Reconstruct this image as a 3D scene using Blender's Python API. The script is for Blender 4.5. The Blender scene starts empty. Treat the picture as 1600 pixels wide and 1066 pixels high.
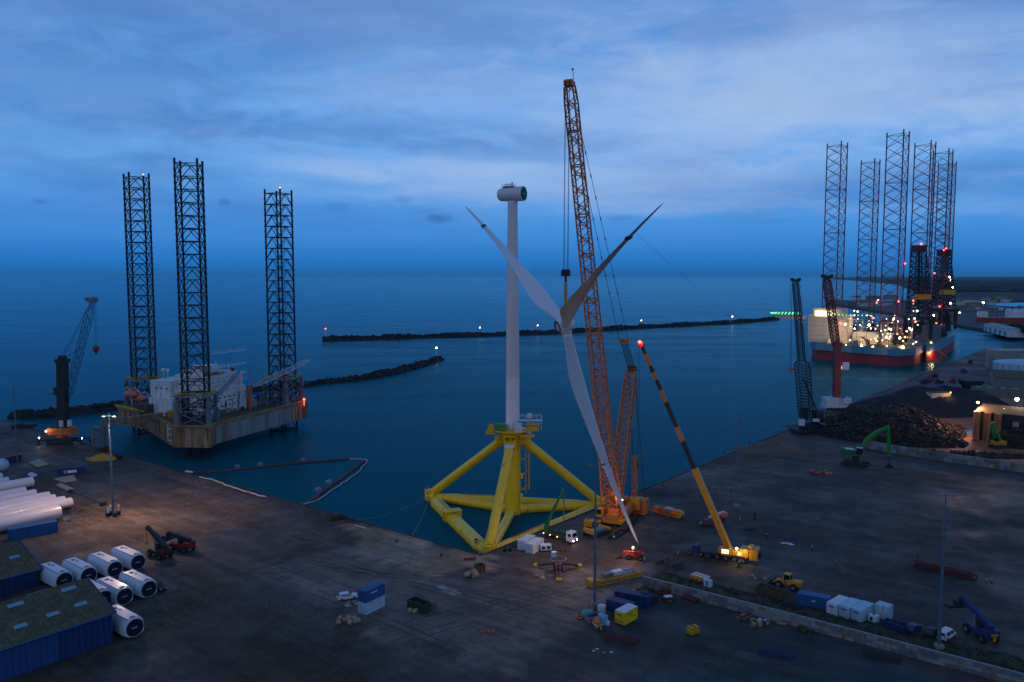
import bpy, math, random
from mathutils import Vector as V, Matrix
random.seed(7)
PI=math.pi
S=bpy.context.scene
COL=S.collection
H=75.0; FPX=1244.0; PITCH=math.atan(103/FPX)
WZ=-3.0
# ---------------------------------------------------------------- survey: where a sight line meets a level
def ray(x,y):
    a=(x-800)/FPX; s=-(y-533)/FPX
    c,k=math.cos(PITCH),math.sin(PITCH)
    r=V((a,c+k*s,-k+c*s)); return r/r.y
def G(x,y,z=0.0):
    r=ray(x,y); return V((0,0,H))+r*((z-H)/r.z)
def P(x,y,Y):
    return V((0,0,H))+ray(x,y)*Y
def ang(a,b):
    return math.atan2(b.y-a.y,b.x-a.x)
# ---------------------------------------------------------------- mesh builder
class MB:
    def __init__(s): s.v=[]; s.f=[]; s.m=[]; s.cm=0; s.T=None
    def add(s,vs,fs):
        o=len(s.v)
        if s.T is not None: vs=[s.T@V(p) for p in vs]
        s.v.extend([tuple(p) for p in vs]); s.f.extend([tuple(i+o for i in f) for f in fs]); s.m.extend([s.cm]*len(fs))
        return s
    def box(s,c,d,rz=0,rx=0,ry=0,tx=1.0,ty=1.0):
        R=Matrix.Rotation(rz,3,'Z')@Matrix.Rotation(ry,3,'Y')@Matrix.Rotation(rx,3,'X')
        vs=[]
        for z in (-.5,.5):
            kx,ky=(tx,ty) if z>0 else (1,1)
            for x,y in ((-.5,-.5),(.5,-.5),(.5,.5),(-.5,.5)):
                vs.append(V(c)+R@V((x*d[0]*kx,y*d[1]*ky,z*d[2])))
        return s.add(vs,[(3,2,1,0),(4,5,6,7),(0,1,5,4),(1,2,6,5),(2,3,7,6),(3,0,4,7)])
    def cyl(s,a,b,r,r2=None,n=8,cap=True):
        a=V(a);b=V(b);d=b-a
        if d.length<1e-6: return s
        r2=r if r2 is None else r2
        z=d.normalized(); x=z.orthogonal().normalized(); y=z.cross(x)
        vs=[]
        for p,q in ((a,r),(b,r2)):
            for i in range(n):
                t=2*PI*(i+.5)/n; vs.append(p+x*math.cos(t)*q+y*math.sin(t)*q)
        fs=[(i,(i+1)%n,n+(i+1)%n,n+i) for i in range(n)]
        if cap: fs+= [tuple(reversed(range(n))),tuple(range(n,2*n))]
        return s.add(vs,fs)
    def path(s,ps,r,n=6):
        for a,b in zip(ps,ps[1:]): s.cyl(a,b,r,n=n)
        return s
    def beam(s,a,b,w,h,up=(0,0,1)):
        a=V(a);b=V(b);z=(b-a).normalized();u=V(up)
        x=z.cross(u)
        if x.length<1e-3: x=z.orthogonal()
        x.normalize(); y=x.cross(z)
        vs=[p+x*i*w/2+y*j*h/2 for p in (a,b) for i,j in ((-1,-1),(1,-1),(1,1),(-1,1))]
        return s.add(vs,[(3,2,1,0),(4,5,6,7),(0,1,5,4),(1,2,6,5),(2,3,7,6),(3,0,4,7)])
    def prism(s,poly,z0,z1):
        n=len(poly)
        vs=[(p[0],p[1],z0) for p in poly]+[(p[0],p[1],z1) for p in poly]
        return s.add(vs,[tuple(reversed(range(n))),tuple(range(n,2*n))]+[(i,(i+1)%n,n+(i+1)%n,n+i) for i in range(n)])
    def prismx(s,poly,y0,y1):      # profile in x,z extruded along y
        n=len(poly)
        vs=[(p[0],y0,p[1]) for p in poly]+[(p[0],y1,p[1]) for p in poly]
        return s.add(vs,[tuple(range(n)),tuple(reversed(range(n,2*n)))]+[((i+1)%n,i,n+i,n+(i+1)%n) for i in range(n)])
    def loft(s,rings,cap=True):
        n=len(rings[0]); vs=[p for r in rings for p in r]; fs=[]
        for k in range(len(rings)-1):
            o=k*n
            fs+=[(o+i,o+(i+1)%n,o+n+(i+1)%n,o+n+i) for i in range(n)]
        if cap: fs+=[tuple(reversed(range(n))),tuple(range((len(rings)-1)*n,len(rings)*n))]
        return s.add(vs,fs)
    def lathe(s,prof,n=16,M=None):
        rs=[]
        for r,z in prof:
            ring=[V((r*math.cos(2*PI*i/n),r*math.sin(2*PI*i/n),z)) for i in range(n)]
            if M is not None: ring=[M@p for p in ring]
            rs.append(ring)
        return s.loft(rs)
    def sphere(s,c,r,n=8):
        prof=[(max(r*math.sin(PI*k/n),.001),-r*math.cos(PI*k/n)) for k in range(n+1)]
        return s.lathe(prof,n+2,Matrix.Translation(V(c)))
    def build(s,name,mat,parent=None,smooth=False,bev=0,loc=None):
        me=bpy.data.meshes.new(name)
        me.from_pydata(s.v,[],s.f)
        mats=mat if isinstance(mat,(list,tuple)) else [mat]
        for m in mats: me.materials.append(M_[m] if isinstance(m,str) else m)
        if len(mats)>1: me.polygons.foreach_set('material_index',s.m)
        if smooth:
            me.polygons.foreach_set('use_smooth',[True]*len(me.polygons))
        me.update()
        o=bpy.data.objects.new(name,me); COL.objects.link(o)
        if parent is not None: o.parent=parent
        if loc is not None: o.location=loc
        if bev:
            b=o.modifiers.new('bevel','BEVEL'); b.width=bev; b.segments=2; b.limit_method='ANGLE'
        if smooth=='a':
            try: me.set_sharp_from_angle(angle=math.radians(40))
            except Exception: pass
        return o
def frames(a,b,n,k=4,ra=1,rb=None,rot=0,side=None):
    """n+1 frames of k corner points from a to b (rectangular if side=(w,h))"""
    a=V(a);b=V(b);z=(b-a).normalized()
    u=V(side[2]) if side else V((1,0,0))
    x=(u-z*u.dot(z)).normalized(); y=z.cross(x)
    rb=ra if rb is None else rb
    out=[]
    for i in range(n+1):
        t=i/n; p=a.lerp(b,t); r=ra+(rb-ra)*t
        fr=[]
        for j in range(k):
            if side:
                w,h=side[0]/2,side[1]/2
                sx,sy=((-1,-1),(1,-1),(1,1),(-1,1))[j]
                kk=r
                fr.append(p+x*sx*w*kk+y*sy*h*kk)
            else:
                th=rot+2*PI*j/k; fr.append(p+x*math.cos(th)*r+y*math.sin(th)*r)
        out.append(fr)
    return out
def lattice(mb,fr,rc,rd,pat='Z',hor=1,nc=6,nd=4):
    k=len(fr[0]); n=len(fr)
    for j in range(k):
        for i in range(n-1): mb.cyl(fr[i][j],fr[i+1][j],rc,n=nc)
    for i in range(n):
        if hor and i%hor==0 or i==n-1:
            for j in range(k): mb.cyl(fr[i][j],fr[i][(j+1)%k],rd,n=nd,cap=False)
    for i in range(n-1):
        for j in range(k):
            a,b=fr[i][j],fr[i][(j+1)%k]; c,d=fr[i+1][j],fr[i+1][(j+1)%k]
            if pat=='X': mb.cyl(a,d,rd,n=nd,cap=False); mb.cyl(b,c,rd,n=nd,cap=False)
            elif pat=='K':
                m=(c+d)/2; mb.cyl(a,m,rd,n=nd,cap=False); mb.cyl(b,m,rd,n=nd,cap=False)
            else:
                if (i+j)%2: mb.cyl(a,d,rd,n=nd,cap=False)
                else: mb.cyl(b,c,rd,n=nd,cap=False)
# ---------------------------------------------------------------- things
def tag(o,label,cat,group=None,kind=None):
    if label: o['label']=label
    if cat: o['category']=cat
    if group: o['group']=group
    if kind: o['kind']=kind
    return o
def thing(name,label,cat,loc=(0,0,0),rz=0,group=None):
    o=bpy.data.objects.new(name,None); COL.objects.link(o)
    o.empty_display_size=.5
    o.location=loc; o.rotation_euler=(0,0,rz)
    return tag(o,label,cat,group)
def struct(o): o['kind']='structure'; return o
def dup(root,loc,rz,label=None,group=None):
    def rec(o,par):
        c=o.copy(); COL.objects.link(c)
        if par is not None: c.parent=par
        for ch in list(o.children): rec(ch,c)
        return c
    r=rec(root,None); r.location=loc; r.rotation_euler=(0,0,rz)
    if label: r['label']=label
    if group: r['group']=group
    return r
# ---------------------------------------------------------------- materials
M_={}
def lin(c):
    return tuple(((x/255)/12.92 if x/255<=.04045 else ((x/255+.055)/1.055)**2.4) for x in c)
def mat(name,c,rough=.6,metal=0,var=.25,scale=1.5,rust=0,rustc=(.16,.06,.025),bump=0,streak=False,emit=None,es=0,spec=.5,coat=0):
    m=bpy.data.materials.new(name); m.use_nodes=True; M_[name]=m
    nt=m.node_tree; N=nt.nodes; L=nt.links; b=N['Principled BSDF']
    b.inputs['Roughness'].default_value=rough; b.inputs['Metallic'].default_value=metal
    b.inputs['Specular IOR Level'].default_value=spec
    if coat: b.inputs['Coat Weight'].default_value=coat; b.inputs['Coat Roughness'].default_value=.15
    if emit:
        b.inputs['Emission Color'].default_value=(*emit,1); b.inputs['Emission Strength'].default_value=es
        b.inputs['Base Color'].default_value=(*c,1); return m
    tc=N.new('ShaderNodeTexCoord'); mp=N.new('ShaderNodeMapping')
    L.new(tc.outputs['Object'],mp.inputs[0])
    if streak: mp.inputs['Scale'].default_value=(1,1,.12)
    n1=N.new('ShaderNodeTexNoise'); n1.inputs['Scale'].default_value=scale; n1.inputs['Detail'].default_value=6; n1.inputs['Roughness'].default_value=.65
    L.new(mp.outputs[0],n1.inputs['Vector'])
    r=N.new('ShaderNodeMapRange'); r.inputs[1].default_value=.3; r.inputs[2].default_value=.7; r.inputs[3].default_value=1-var; r.inputs[4].default_value=1+var*.6
    L.new(n1.outputs[0],r.inputs[0])
    mx=N.new('ShaderNodeMix'); mx.data_type='RGBA'; mx.blend_type='MULTIPLY'; mx.inputs[0].default_value=1
    mx.inputs[6].default_value=(*c,1); L.new(r.outputs[0],mx.inputs[7])
    out=mx.outputs[2]
    if rust:
        n2=N.new('ShaderNodeTexNoise'); n2.inputs['Scale'].default_value=scale*.6; n2.inputs['Detail'].default_value=8; n2.inputs['Roughness'].default_value=.7
        L.new(mp.outputs[0],n2.inputs['Vector'])
        r2=N.new('ShaderNodeMapRange'); r2.inputs[1].default_value=.62-rust*.25; r2.inputs[2].default_value=.72-rust*.2
        L.new(n2.outputs[0],r2.inputs[0])
        m2=N.new('ShaderNodeMix'); m2.data_type='RGBA'; L.new(r2.outputs[0],m2.inputs[0]); L.new(out,m2.inputs[6]); m2.inputs[7].default_value=(*rustc,1)
        out=m2.outputs[2]
    L.new(out,b.inputs['Base Color'])
    rr=N.new('ShaderNodeMapRange'); rr.inputs[3].default_value=max(rough-.12,.03); rr.inputs[4].default_value=min(rough+.15,1); L.new(n1.outputs[0],rr.inputs[0]); L.new(rr.outputs[0],b.inputs['Roughness'])
    if bump:
        bp=N.new('ShaderNodeBump'); bp.inputs['Strength'].default_value=bump; bp.inputs['Distance'].default_value=.1
        n3=N.new('ShaderNodeTexNoise'); n3.inputs['Scale'].default_value=scale*4; n3.inputs['Detail'].default_value=5; L.new(mp.outputs[0],n3.inputs['Vector'])
        L.new(n3.outputs[0],bp.inputs['Height']); L.new(bp.outputs[0],b.inputs['Normal'])
    return m
mat('tyre_mark',(.052,.045,.041),.8,var=.6,scale=.8)
mat('yellow',(.95,.60,.010),.42,var=.12,scale=.5,rust=.08,streak=True,coat=.2)
mat('yellow_rail',(.75,.45,.02),.5,var=.2)
mat('machine_yellow',(.64,.29,.012),.4,var=.2,rust=.2)
mat('crane_orange',(.68,.185,.03),.5,var=.25,rust=.25)
mat('crane_yellow',(.75,.31,.015),.45,var=.2,rust=.2)
mat('white_paint',(.74,.72,.72),.4,var=.1,scale=.4,streak=True,coat=.2)
mat('tower_white',(.78,.72,.72),.35,var=.06,scale=.2,streak=True,coat=.3)
mat('blade_white',(.74,.72,.76),.32,var=.05,scale=.2,coat=.2)
mat('white_dirty',(.78,.76,.76),.55,var=.25,rust=.28,streak=True)
mat('cont_white',(.66,.70,.74),.5,var=.15,rust=.12,streak=True)
mat('cont_pale',(.42,.58,.68),.5,var=.15,rust=.12,streak=True)
mat('cont_blue',(.015,.10,.28),.5,var=.2,rust=.12,streak=True)
mat('cont_navy',(.01,.035,.13),.5,var=.25,rust=.1,streak=True)
mat('shed_blue',(.010,.04,.15),.55,var=.2,streak=True)
mat('shed_blue_pale',(.016,.07,.21),.55,var=.15,streak=True)
mat('roof_moss',(.13,.10,.05),.9,var=.5,scale=.8,rust=.2,rustc=(.035,.04,.03),bump=.4)
mat('skylight',(.20,.34,.42),.4,var=.15)
mat('hull_rust',(.42,.30,.18),.75,var=.35,scale=.5,rust=.75,rustc=(.22,.09,.03),streak=True)
mat('hull_grey',(.25,.27,.26),.7,var=.3,scale=.4,rust=.6,rustc=(.22,.10,.04),streak=True)
mat('deck_brown',(.10,.07,.05),.85,var=.4,rust=.3)
mat('dark_steel',(.018,.024,.032),.6,var=.3,rust=.12,rustc=(.08,.02,.015))
mat('leg_steel',(.012,.018,.024),.6,var=.3,scale=.15,rust=.3,rustc=(.10,.02,.012))
mat('grey_steel',(.16,.19,.21),.55,var=.25,rust=.25)
mat('galv',(.13,.18,.24),.4,metal=.3,var=.2)
mat('black',(.010,.012,.022),.6,var=.2)
mat('rubber',(.012,.012,.012),.85,var=.3)
mat('glass_dark',(.01,.014,.02),.12,var=0,spec=.8)
mat('navy_cover',(.004,.008,.03),.45,var=.2)
mat('red_paint',(.32,.022,.018),.45,var=.25,rust=.15)
mat('dark_red',(.09,.012,.015),.6,var=.25,rust=.2)
mat('leg_red',(.27,.04,.055),.6,var=.25,scale=.1,rust=.2,rustc=(.05,.05,.07))
mat('crane_red',(.20,.022,.03),.5,var=.2,rust=.15)
mat('orange_red',(.6,.12,.03),.5,var=.2)
mat('pink_orange',(.75,.2,.13),.45,var=.12)
mat('hull_red',(.34,.035,.04),.6,var=.2,scale=.1,rust=.15,streak=True)
mat('hull_blue',(.10,.26,.33),.55,var=.15,scale=.1,streak=True)
mat('cream',(.6,.55,.45),.6,var=.12,scale=.15,streak=True)
mat('green_paint',(.015,.15,.05),.45,var=.2)
mat('green_bright',(.02,.26,.035),.45,var=.15)
mat('green_dark',(.01,.055,.03),.5,var=.2)
mat('wood',(.38,.27,.16),.8,var=.35,scale=2)
mat('wood_dark',(.10,.065,.035),.85,var=.4,scale=2)
mat('wood_pale',(.5,.38,.24),.75,var=.3,scale=2)
mat('concrete',(.30,.29,.27),.85,var=.35,scale=.6,rust=.2,rustc=(.14,.13,.12),bump=.3)
mat('block_grey',(.17,.165,.17),.85,var=.45,scale=.9,rust=.3,rustc=(.10,.075,.08),bump=.3)
mat('block_pale',(.26,.26,.27),.85,var=.35,scale=1.2,bump=.2)
mat('concrete_pale',(.42,.42,.40),.85,var=.25,scale=.8,bump=.2)
mat('rope',(.3,.27,.22),.9)
mat('rope_dark',(.03,.035,.045),.7)
mat('tan',(.45,.30,.18),.85,var=.35)
mat('rock',(.022,.024,.028),.95,var=.6,scale=.6,bump=.6)
mat('boom_red',(.16,.03,.03),.7,var=.3)
mat('boom_white',(.5,.5,.52),.7,var=.3)
mat('teal',(.05,.42,.33),.7)
mat('bag_orange',(.75,.22,.08),.8)
mat('bag_blue',(.25,.45,.65),.7)
mat('vest',(.45,.55,.04),.8,var=.1)
mat('clothes',(.02,.025,.04),.9,var=.1)
mat('skin',(.5,.32,.24),.6,var=.05)
mat('helmet',(.7,.7,.7),.4,var=.05)
mat('scrap',(.022,.018,.017),.8,metal=.2,var=.7,scale=1.2,rust=.4,rustc=(.07,.03,.018),bump=.8)
mat('scrap_bits',(.055,.045,.040),.5,metal=.5,var=.8,scale=.35,rust=.5,rustc=(.09,.04,.02))
mat('coal',(.014,.016,.022),.95,var=.4,bump=.7)
mat('sand',(.14,.09,.06),.95,var=.25,bump=.4)
mat('grass',(.045,.045,.022),.95,var=.6,scale=.5,bump=.5)
mat('far_green',(.012,.022,.02),1,var=.5,scale=.02)
mat('asphalt',(.05,.052,.055),.8,var=.35,scale=.3,bump=.2)
mat('road_pale',(.11,.105,.105),.8,var=.3,scale=.3,bump=.2)
mat('puddle',(.03,.04,.05),.06,var=0)
mat('sign_white',(.75,.7,.72),.5,var=.05)
mat('bulb_warm',(1,.7,.4),emit=(1,.58,.24),es=20)
mat('bulb_amber',(1,.6,.2),emit=(1,.50,.13),es=4.5)
mat('bulb_yellow',(1,.7,.3),emit=(1,.66,.28),es=8)
mat('bulb_white',(1,.95,.9),emit=(1,.80,.55),es=34)
mat('bulb_pink',(1,.6,.6),emit=(1,.42,.36),es=6)
mat('bulb_gold',(1,.6,.2),emit=(1,.55,.18),es=55)
mat('bulb_red',(1,.1,.1),emit=(1,.05,.04),es=14)
mat('bulb_green',(.2,1,.3),emit=(.12,1,.2),es=5)
mat('lit_panel',(1,.8,.5),emit=(1,.66,.34),es=2.4)
# ---------------------------------------------------------------- lights
def lamp(loc,power,color=(1,.7,.42),size=.4,parent=None,kind='POINT',target=None,spot=120,blend=.6):
    l=bpy.data.lights.new('lamp_light',kind); l.energy=power; l.color=color; l.shadow_soft_size=size
    if kind=='SPOT': l.spot_size=math.radians(spot); l.spot_blend=blend
    o=bpy.data.objects.new('lamp_light',l); COL.objects.link(o); o.location=loc
    if kind=='SPOT' and target is not None:
        o.rotation_euler=(V(target)-V(loc)).to_track_quat('-Z','Y').to_euler()
    return o
# ================================================================ camera, world, sun
cd=bpy.data.cameras.new('camera'); cam=bpy.data.objects.new('camera',cd); COL.objects.link(cam)
cam.location=(0,0,H); cam.rotation_euler=(PI/2-PITCH,0,0)
cd.sensor_width=36; cd.lens=FPX*36/1600; cd.clip_start=.5; cd.clip_end=90000
S.camera=cam
S.view_settings.view_transform='Standard'; S.view_settings.look='None'; S.view_settings.exposure=0; S.view_settings.gamma=1
S.cycles.max_bounces=5; S.cycles.diffuse_bounces=2; S.cycles.glossy_bounces=3; S.cycles.transmission_bounces=2; S.cycles.volume_bounces=1
S.cycles.caustics_reflective=False; S.cycles.caustics_refractive=False
S.cycles.sample_clamp_indirect=2.5
S.cycles.use_denoising=True
SUN_EL,SUN_AZ=math.radians(24),math.radians(215)    # the bright part of the overcast, behind and left of the camera
w=bpy.data.worlds.new('World'); S.world=w; w.use_nodes=True
N=w.node_tree.nodes; L=w.node_tree.links; bg=N['Background']
def nd(t,**k):
    n=N.new(t)
    for a,b in k.items(): setattr(n,a,b)
    return n
def mth(op,a,b=None,clamp=False):
    n=nd('ShaderNodeMath',operation=op,use_clamp=clamp)
    for i,x in enumerate((a,b)):
        if x is None: continue
        if isinstance(x,(int,float)): n.inputs[i].default_value=x
        else: L.new(x,n.inputs[i])
    return n.outputs[0]
def mixc(f,a,b,bt='MIX'):
    n=nd('ShaderNodeMix',data_type='RGBA',blend_type=bt)
    for i,x in ((0,f),(6,a),(7,b)):
        if isinstance(x,(int,float)): n.inputs[i].default_value=x
        elif isinstance(x,tuple): n.inputs[i].default_value=(*x,1)
        else: L.new(x,n.inputs[i])
    return n.outputs[2]
tc=nd('ShaderNodeTexCoord'); sep=nd('ShaderNodeSeparateXYZ'); L.new(tc.outputs['Generated'],sep.inputs[0])
X,Y_,Z=sep.outputs
sky=nd('ShaderNodeTexSky',sky_type='NISHITA'); sky.sun_disc=False; sky.sun_elevation=SUN_EL; sky.sun_rotation=SUN_AZ
zc=mth('MAXIMUM',Z,0.0)
cr=nd('ShaderNodeValToRGB'); L.new(zc,cr.inputs[0])
el=cr.color_ramp.elements
stops=[(0,(16,100,180)),(.02,(34,118,198)),(.06,(64,142,220)),(.12,(96,162,232)),(.20,(108,166,234)),(.30,(88,144,214)),(.45,(62,108,172)),(1,(62,100,158))]
el[0].position=0; el[0].color=(*lin(stops[0][1]),1); el[1].position=1; el[1].color=(*lin(stops[-1][1]),1)
for p,c in stops[1:-1]:
    e=el.new(p); e.color=(*lin(c),1)
base=cr.outputs[0]
# cloud deck: noise on the plane above, so the sheets flatten and stretch towards the horizon
zz=mth('ADD',zc,.13)
cx=nd('ShaderNodeCombineXYZ'); L.new(mth('DIVIDE',X,zz),cx.inputs[0]); L.new(mth('DIVIDE',Y_,zz),cx.inputs[1])
def noise(vec,sc,det,ro,off=(0,0,0),scl=(1,1,1),dist=0):
    mp=nd('ShaderNodeMapping'); mp.inputs['Location'].default_value=off; mp.inputs['Scale'].default_value=scl; L.new(vec,mp.inputs[0])
    n=nd('ShaderNodeTexNoise'); n.inputs['Scale'].default_value=sc; n.inputs['Detail'].default_value=det; n.inputs['Roughness'].default_value=ro; n.inputs['Distortion'].default_value=dist
    L.new(mp.outputs[0],n.inputs['Vector']); return n.outputs[0]
def rng(x,a,b,c=0,d=1):
    n=nd('ShaderNodeMapRange',interpolation_type='SMOOTHSTEP')
    L.new(x,n.inputs[0])
    for i,q in enumerate((a,b,c,d)): n.inputs[i+1].default_value=q
    return n.outputs[0]
nA=noise(cx.outputs[0],.9,7,.58,(3.1,1.2,0),(1,1.15,1),.5)
nB=noise(cx.outputs[0],3.4,8,.62,(7.3,4.4,2),(1,1.2,1),.6)
nC=noise(tc.outputs['Generated'],3.0,6,.55,(1.0,5.0,2.0),(1,1,5),.3)
bright=rng(nA,.44,.68)
fine=rng(nB,.42,.72)
side=rng(mth('SUBTRACT',X,mth('MULTIPLY',Z,-.2)),-.55,.45)          # the break in the overcast lies to the right
band=mth('MULTIPLY',rng(Z,.03,.16),rng(Z,.60,.24))
k=mth('MULTIPLY',mth('MULTIPLY',bright,mth('ADD',mth('MULTIPLY',side,.75),.25)),band)
c1=mixc(mth('MULTIPLY',k,.55),base,lin((172,200,240)))
c2=mixc(mth('MULTIPLY',mth('MULTIPLY',fine,band),mth('ADD',mth('MULTIPLY',side,.28),.12)),c1,lin((160,190,236)))
dark=rng(nC,.50,.72)
c3=mixc(mth('MULTIPLY',mth('MULTIPLY',dark,rng(Z,.0,.05)),.30),c2,lin((44,98,172)))
dk2=mth('MULTIPLY',rng(nA,.47,.30),band)
c4=mixc(mth('MULTIPLY',dk2,.40),c3,lin((62,116,190)))
# breaks and thicker banks in the overcast, each at its own bearing and height, edges torn by noise
nD=noise(tc.outputs['Generated'],9,7,.62,(2,2,2),(1,1,3.2),.8)
nE=noise(tc.outputs['Generated'],30,5,.6,(5,2,2),(1,1,2),.5)
wob=mth('MULTIPLY',mth('SUBTRACT',nD,.5),1.5)
def bank(cx_,cz_,wx,wz,inner=.15,w2=None):
    dx=mth('DIVIDE',mth('SUBTRACT',X,cx_),wx); dz=mth('DIVIDE',mth('SUBTRACT',Z,cz_),wz)
    d=mth('SQRT',mth('ADD',mth('MULTIPLY',dx,dx),mth('MULTIPLY',dz,dz)))
    d=mth('ADD',d,w2 if w2 is not None else wob)
    return mth('MULTIPLY',rng(d,1.1,inner),rng(Y_,.1,.4))
for cxx,czz,wx,wz,am in ((.33,.215,.34,.10,.60),(.62,.17,.2,.045,.5),(.06,.115,.40,.034,.5),(.0,.22,.35,.05,.28),(-.12,.13,.26,.016,.30),(.20,.082,.16,.012,.30),(-.10,.30,.5,.06,.18)):
    c4=mixc(mth('MULTIPLY',bank(cxx,czz,wx,wz),am),c4,lin((166,190,228)))
for cxx,czz,wx,wz,am in ((-.5,.30,.40,.09,.40),(.58,.30,.22,.05,.45),(.30,.28,.2,.03,.30),(-.48,.20,.30,.09,.38),(-.2,.17,.30,.030,.38),(.05,.155,.25,.02,.25),(.45,.10,.3,.03,.35),(-.35,.07,.4,.03,.25)):
    c4=mixc(mth('MULTIPLY',bank(cxx,czz,wx,wz),am),c4,lin((48,100,178)))
wob2=mth('MULTIPLY',mth('SUBTRACT',nE,.5),1.6)
for cxx,czz,wx,wz,am in ((-.088,.070,.022,.0075,.55),(-.335,.085,.011,.006,.45),(-.505,.078,.010,.004,.35),(-.212,.082,.020,.007,.22),(-.135,.093,.012,.006,.2),(.135,.070,.03,.006,.3)):
    c4=mixc(mth('MULTIPLY',bank(cxx,czz,wx,wz,.2,wob2),am),c4,lin((44,92,160)))
# the sky behind the camera is the greyer, brighter half of the dusk
back=rng(Y_,.25,-.6)
c5=mixc(mth('MULTIPLY',back,.8),c4,lin((108,134,176)))
skyc=mixc(1.0,sky.outputs[0],(.0015,.0015,.0015),'MULTIPLY')
c6=mixc(1.0,c5,skyc,'ADD')
lowz=mixc(rng(Z,-.02,-.001),(.003,.03,.08),c6)
L.new(lowz,bg.inputs[0]); bg.inputs[1].default_value=1.0
sl=bpy.data.lights.new('sun','SUN'); so=bpy.data.objects.new('sun',sl); COL.objects.link(so)
sl.energy=.05; sl.angle=math.radians(25); sl.color=(1,.86,.80)
d=V((math.sin(SUN_AZ)*math.cos(SUN_EL),math.cos(SUN_AZ)*math.cos(SUN_EL),math.sin(SUN_EL)))
so.rotation_euler=d.to_track_quat('Z','Y').to_euler()
# ================================================================ water
m=bpy.data.materials.new('water'); m.use_nodes=True; M_['water']=m
nt=m.node_tree; Nn=nt.nodes; Ll=nt.links; Nn.remove(Nn['Principled BSDF'])
b=Nn.new('ShaderNodeBsdfGlossy'); b.inputs['Color'].default_value=(.30,.70,.86,1)
df=Nn.new('ShaderNodeBsdfDiffuse'); df.inputs['Color'].default_value=(.001,.085,.108,1)
fz=Nn.new('ShaderNodeFresnel'); fz.inputs['IOR'].default_value=1.33
pw=Nn.new('ShaderNodeMath'); pw.operation='POWER'; pw.inputs[1].default_value=1.55; Ll.new(fz.outputs[0],pw.inputs[0]); p0_=pw; pw=Nn.new('ShaderNodeMath'); pw.operation='MULTIPLY'; pw.inputs[1].default_value=.78; Ll.new(p0_.outputs[0],pw.inputs[0])   # wave facets lower the mean reflectance
mxs=Nn.new('ShaderNodeMixShader'); Ll.new(pw.outputs[0],mxs.inputs[0]); Ll.new(df.outputs[0],mxs.inputs[1]); Ll.new(b.outputs[0],mxs.inputs[2]); Ll.new(mxs.outputs[0],Nn['Material Output'].inputs[0])
g=Nn.new('ShaderNodeNewGeometry')
def wn(sc,det,s3,ro=.55):
    mp=Nn.new('ShaderNodeMapping'); mp.inputs['Scale'].default_value=s3; mp.inputs['Rotation'].default_value=(0,0,.35); Ll.new(g.outputs['Position'],mp.inputs[0])
    n=Nn.new('ShaderNodeTexNoise'); n.inputs['Scale'].default_value=sc; n.inputs['Detail'].default_value=det; n.inputs['Roughness'].default_value=ro; Ll.new(mp.outputs[0],n.inputs['Vector']); return n.outputs[0]
b1=Nn.new('ShaderNodeBump'); b1.inputs['Strength'].default_value=.9; b1.inputs['Distance'].default_value=.75; Ll.new(wn(.26,5,(1,1.6,1)),b1.inputs['Height'])
b2=Nn.new('ShaderNodeBump'); b2.inputs['Strength'].default_value=.35; b2.inputs['Distance'].default_value=1.6; Ll.new(wn(.07,4,(1,2.4,1)),b2.inputs['Height']); Ll.new(b1.outputs[0],b2.inputs['Normal'])
Ll.new(b2.outputs[0],b.inputs['Normal'])
mr=Nn.new('ShaderNodeMapRange'); mr.inputs[1].default_value=.38; mr.inputs[2].default_value=.66; mr.inputs[3].default_value=.03; mr.inputs[4].default_value=.30
Ll.new(wn(.006,5,(1,3.2,1),.6),mr.inputs[0]); Ll.new(mr.outputs[0],b.inputs['Roughness'])
wm=MB(); R0=60000
wm.add([(-R0,-3000,WZ),(R0,-3000,WZ),(R0,R0,WZ),(-R0,R0,WZ)],[(0,1,2,3)])
struct(wm.build('water','water'))
# ================================================================ ground
C0=G(752,868)
dL=(G(200,712)-C0).normalized()      # along the left quay
dR=(G(1240,660)-C0).normalized()     # along the right quay
dR=V((-dL.y,dL.x,0))*(1 if (-dL.y*dR.x+dL.x*dR.y)>0 else -1)
aL=math.atan2(dL.y,dL.x); aR=math.atan2(dR.y,dR.x)
LQ=C0+dL*330
RQ=G(1540,545)
dRr=(RQ-C0).normalized()
E1=RQ+V((.82,-.57,0))*520
poly=[C0,RQ,E1,V((1500,200,0)),V((1500,-200,0)),V((-900,-200,0)),V((-900,LQ.y-60,0)),LQ+V((-330,-20,0)),LQ]
def inside(p,pl):
    c=False;n=len(pl)
    for i in range(n):
        a=pl[i];b_=pl[i-1]
        if (a[1]>p[1])!=(b_[1]>p[1]) and p[0]<(b_[0]-a[0])*(p[1]-a[1])/(b_[1]-a[1])+a[0]: c=not c
    return c
def segd(p,a,b_):
    d=V((b_[0]-a[0],b_[1]-a[1])); q=V((p[0]-a[0],p[1]-a[1])); L2=d.length_squared
    t=max(0,min(1,q.dot(d)/L2)) if L2 else 0
    return (q-d*t).length
import bmesh
def gp(*px): return [G(x,y) for x,y in px]
Z_GRAVEL=gp((540,812),(748,868),(735,894),(690,893),(600,868),(520,840))
Z_DIRT=[gp((-100,1100),(150,985),(240,940),(330,905),(420,912),(500,948),(600,985),(690,1022),(770,1062),(700,1200),(-100,1300)),]
Z_ROAD=gp((395,880),(560,860),(740,905),(900,890),(1010,880),(1005,905),(900,975),(780,1050),(720,1040),(600,985),(480,930))
Z_YARD=gp((1010,905),(1130,880),(1180,780),(1290,722),(1700,760),(1700,1100))
Z_LAMP_POOL=gp((140,860),(90,800),(170,770),(215,800),(380,770),(420,800),(320,850),(250,870))  # brown yard with the lamp mast's light pool put into its colour
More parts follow.
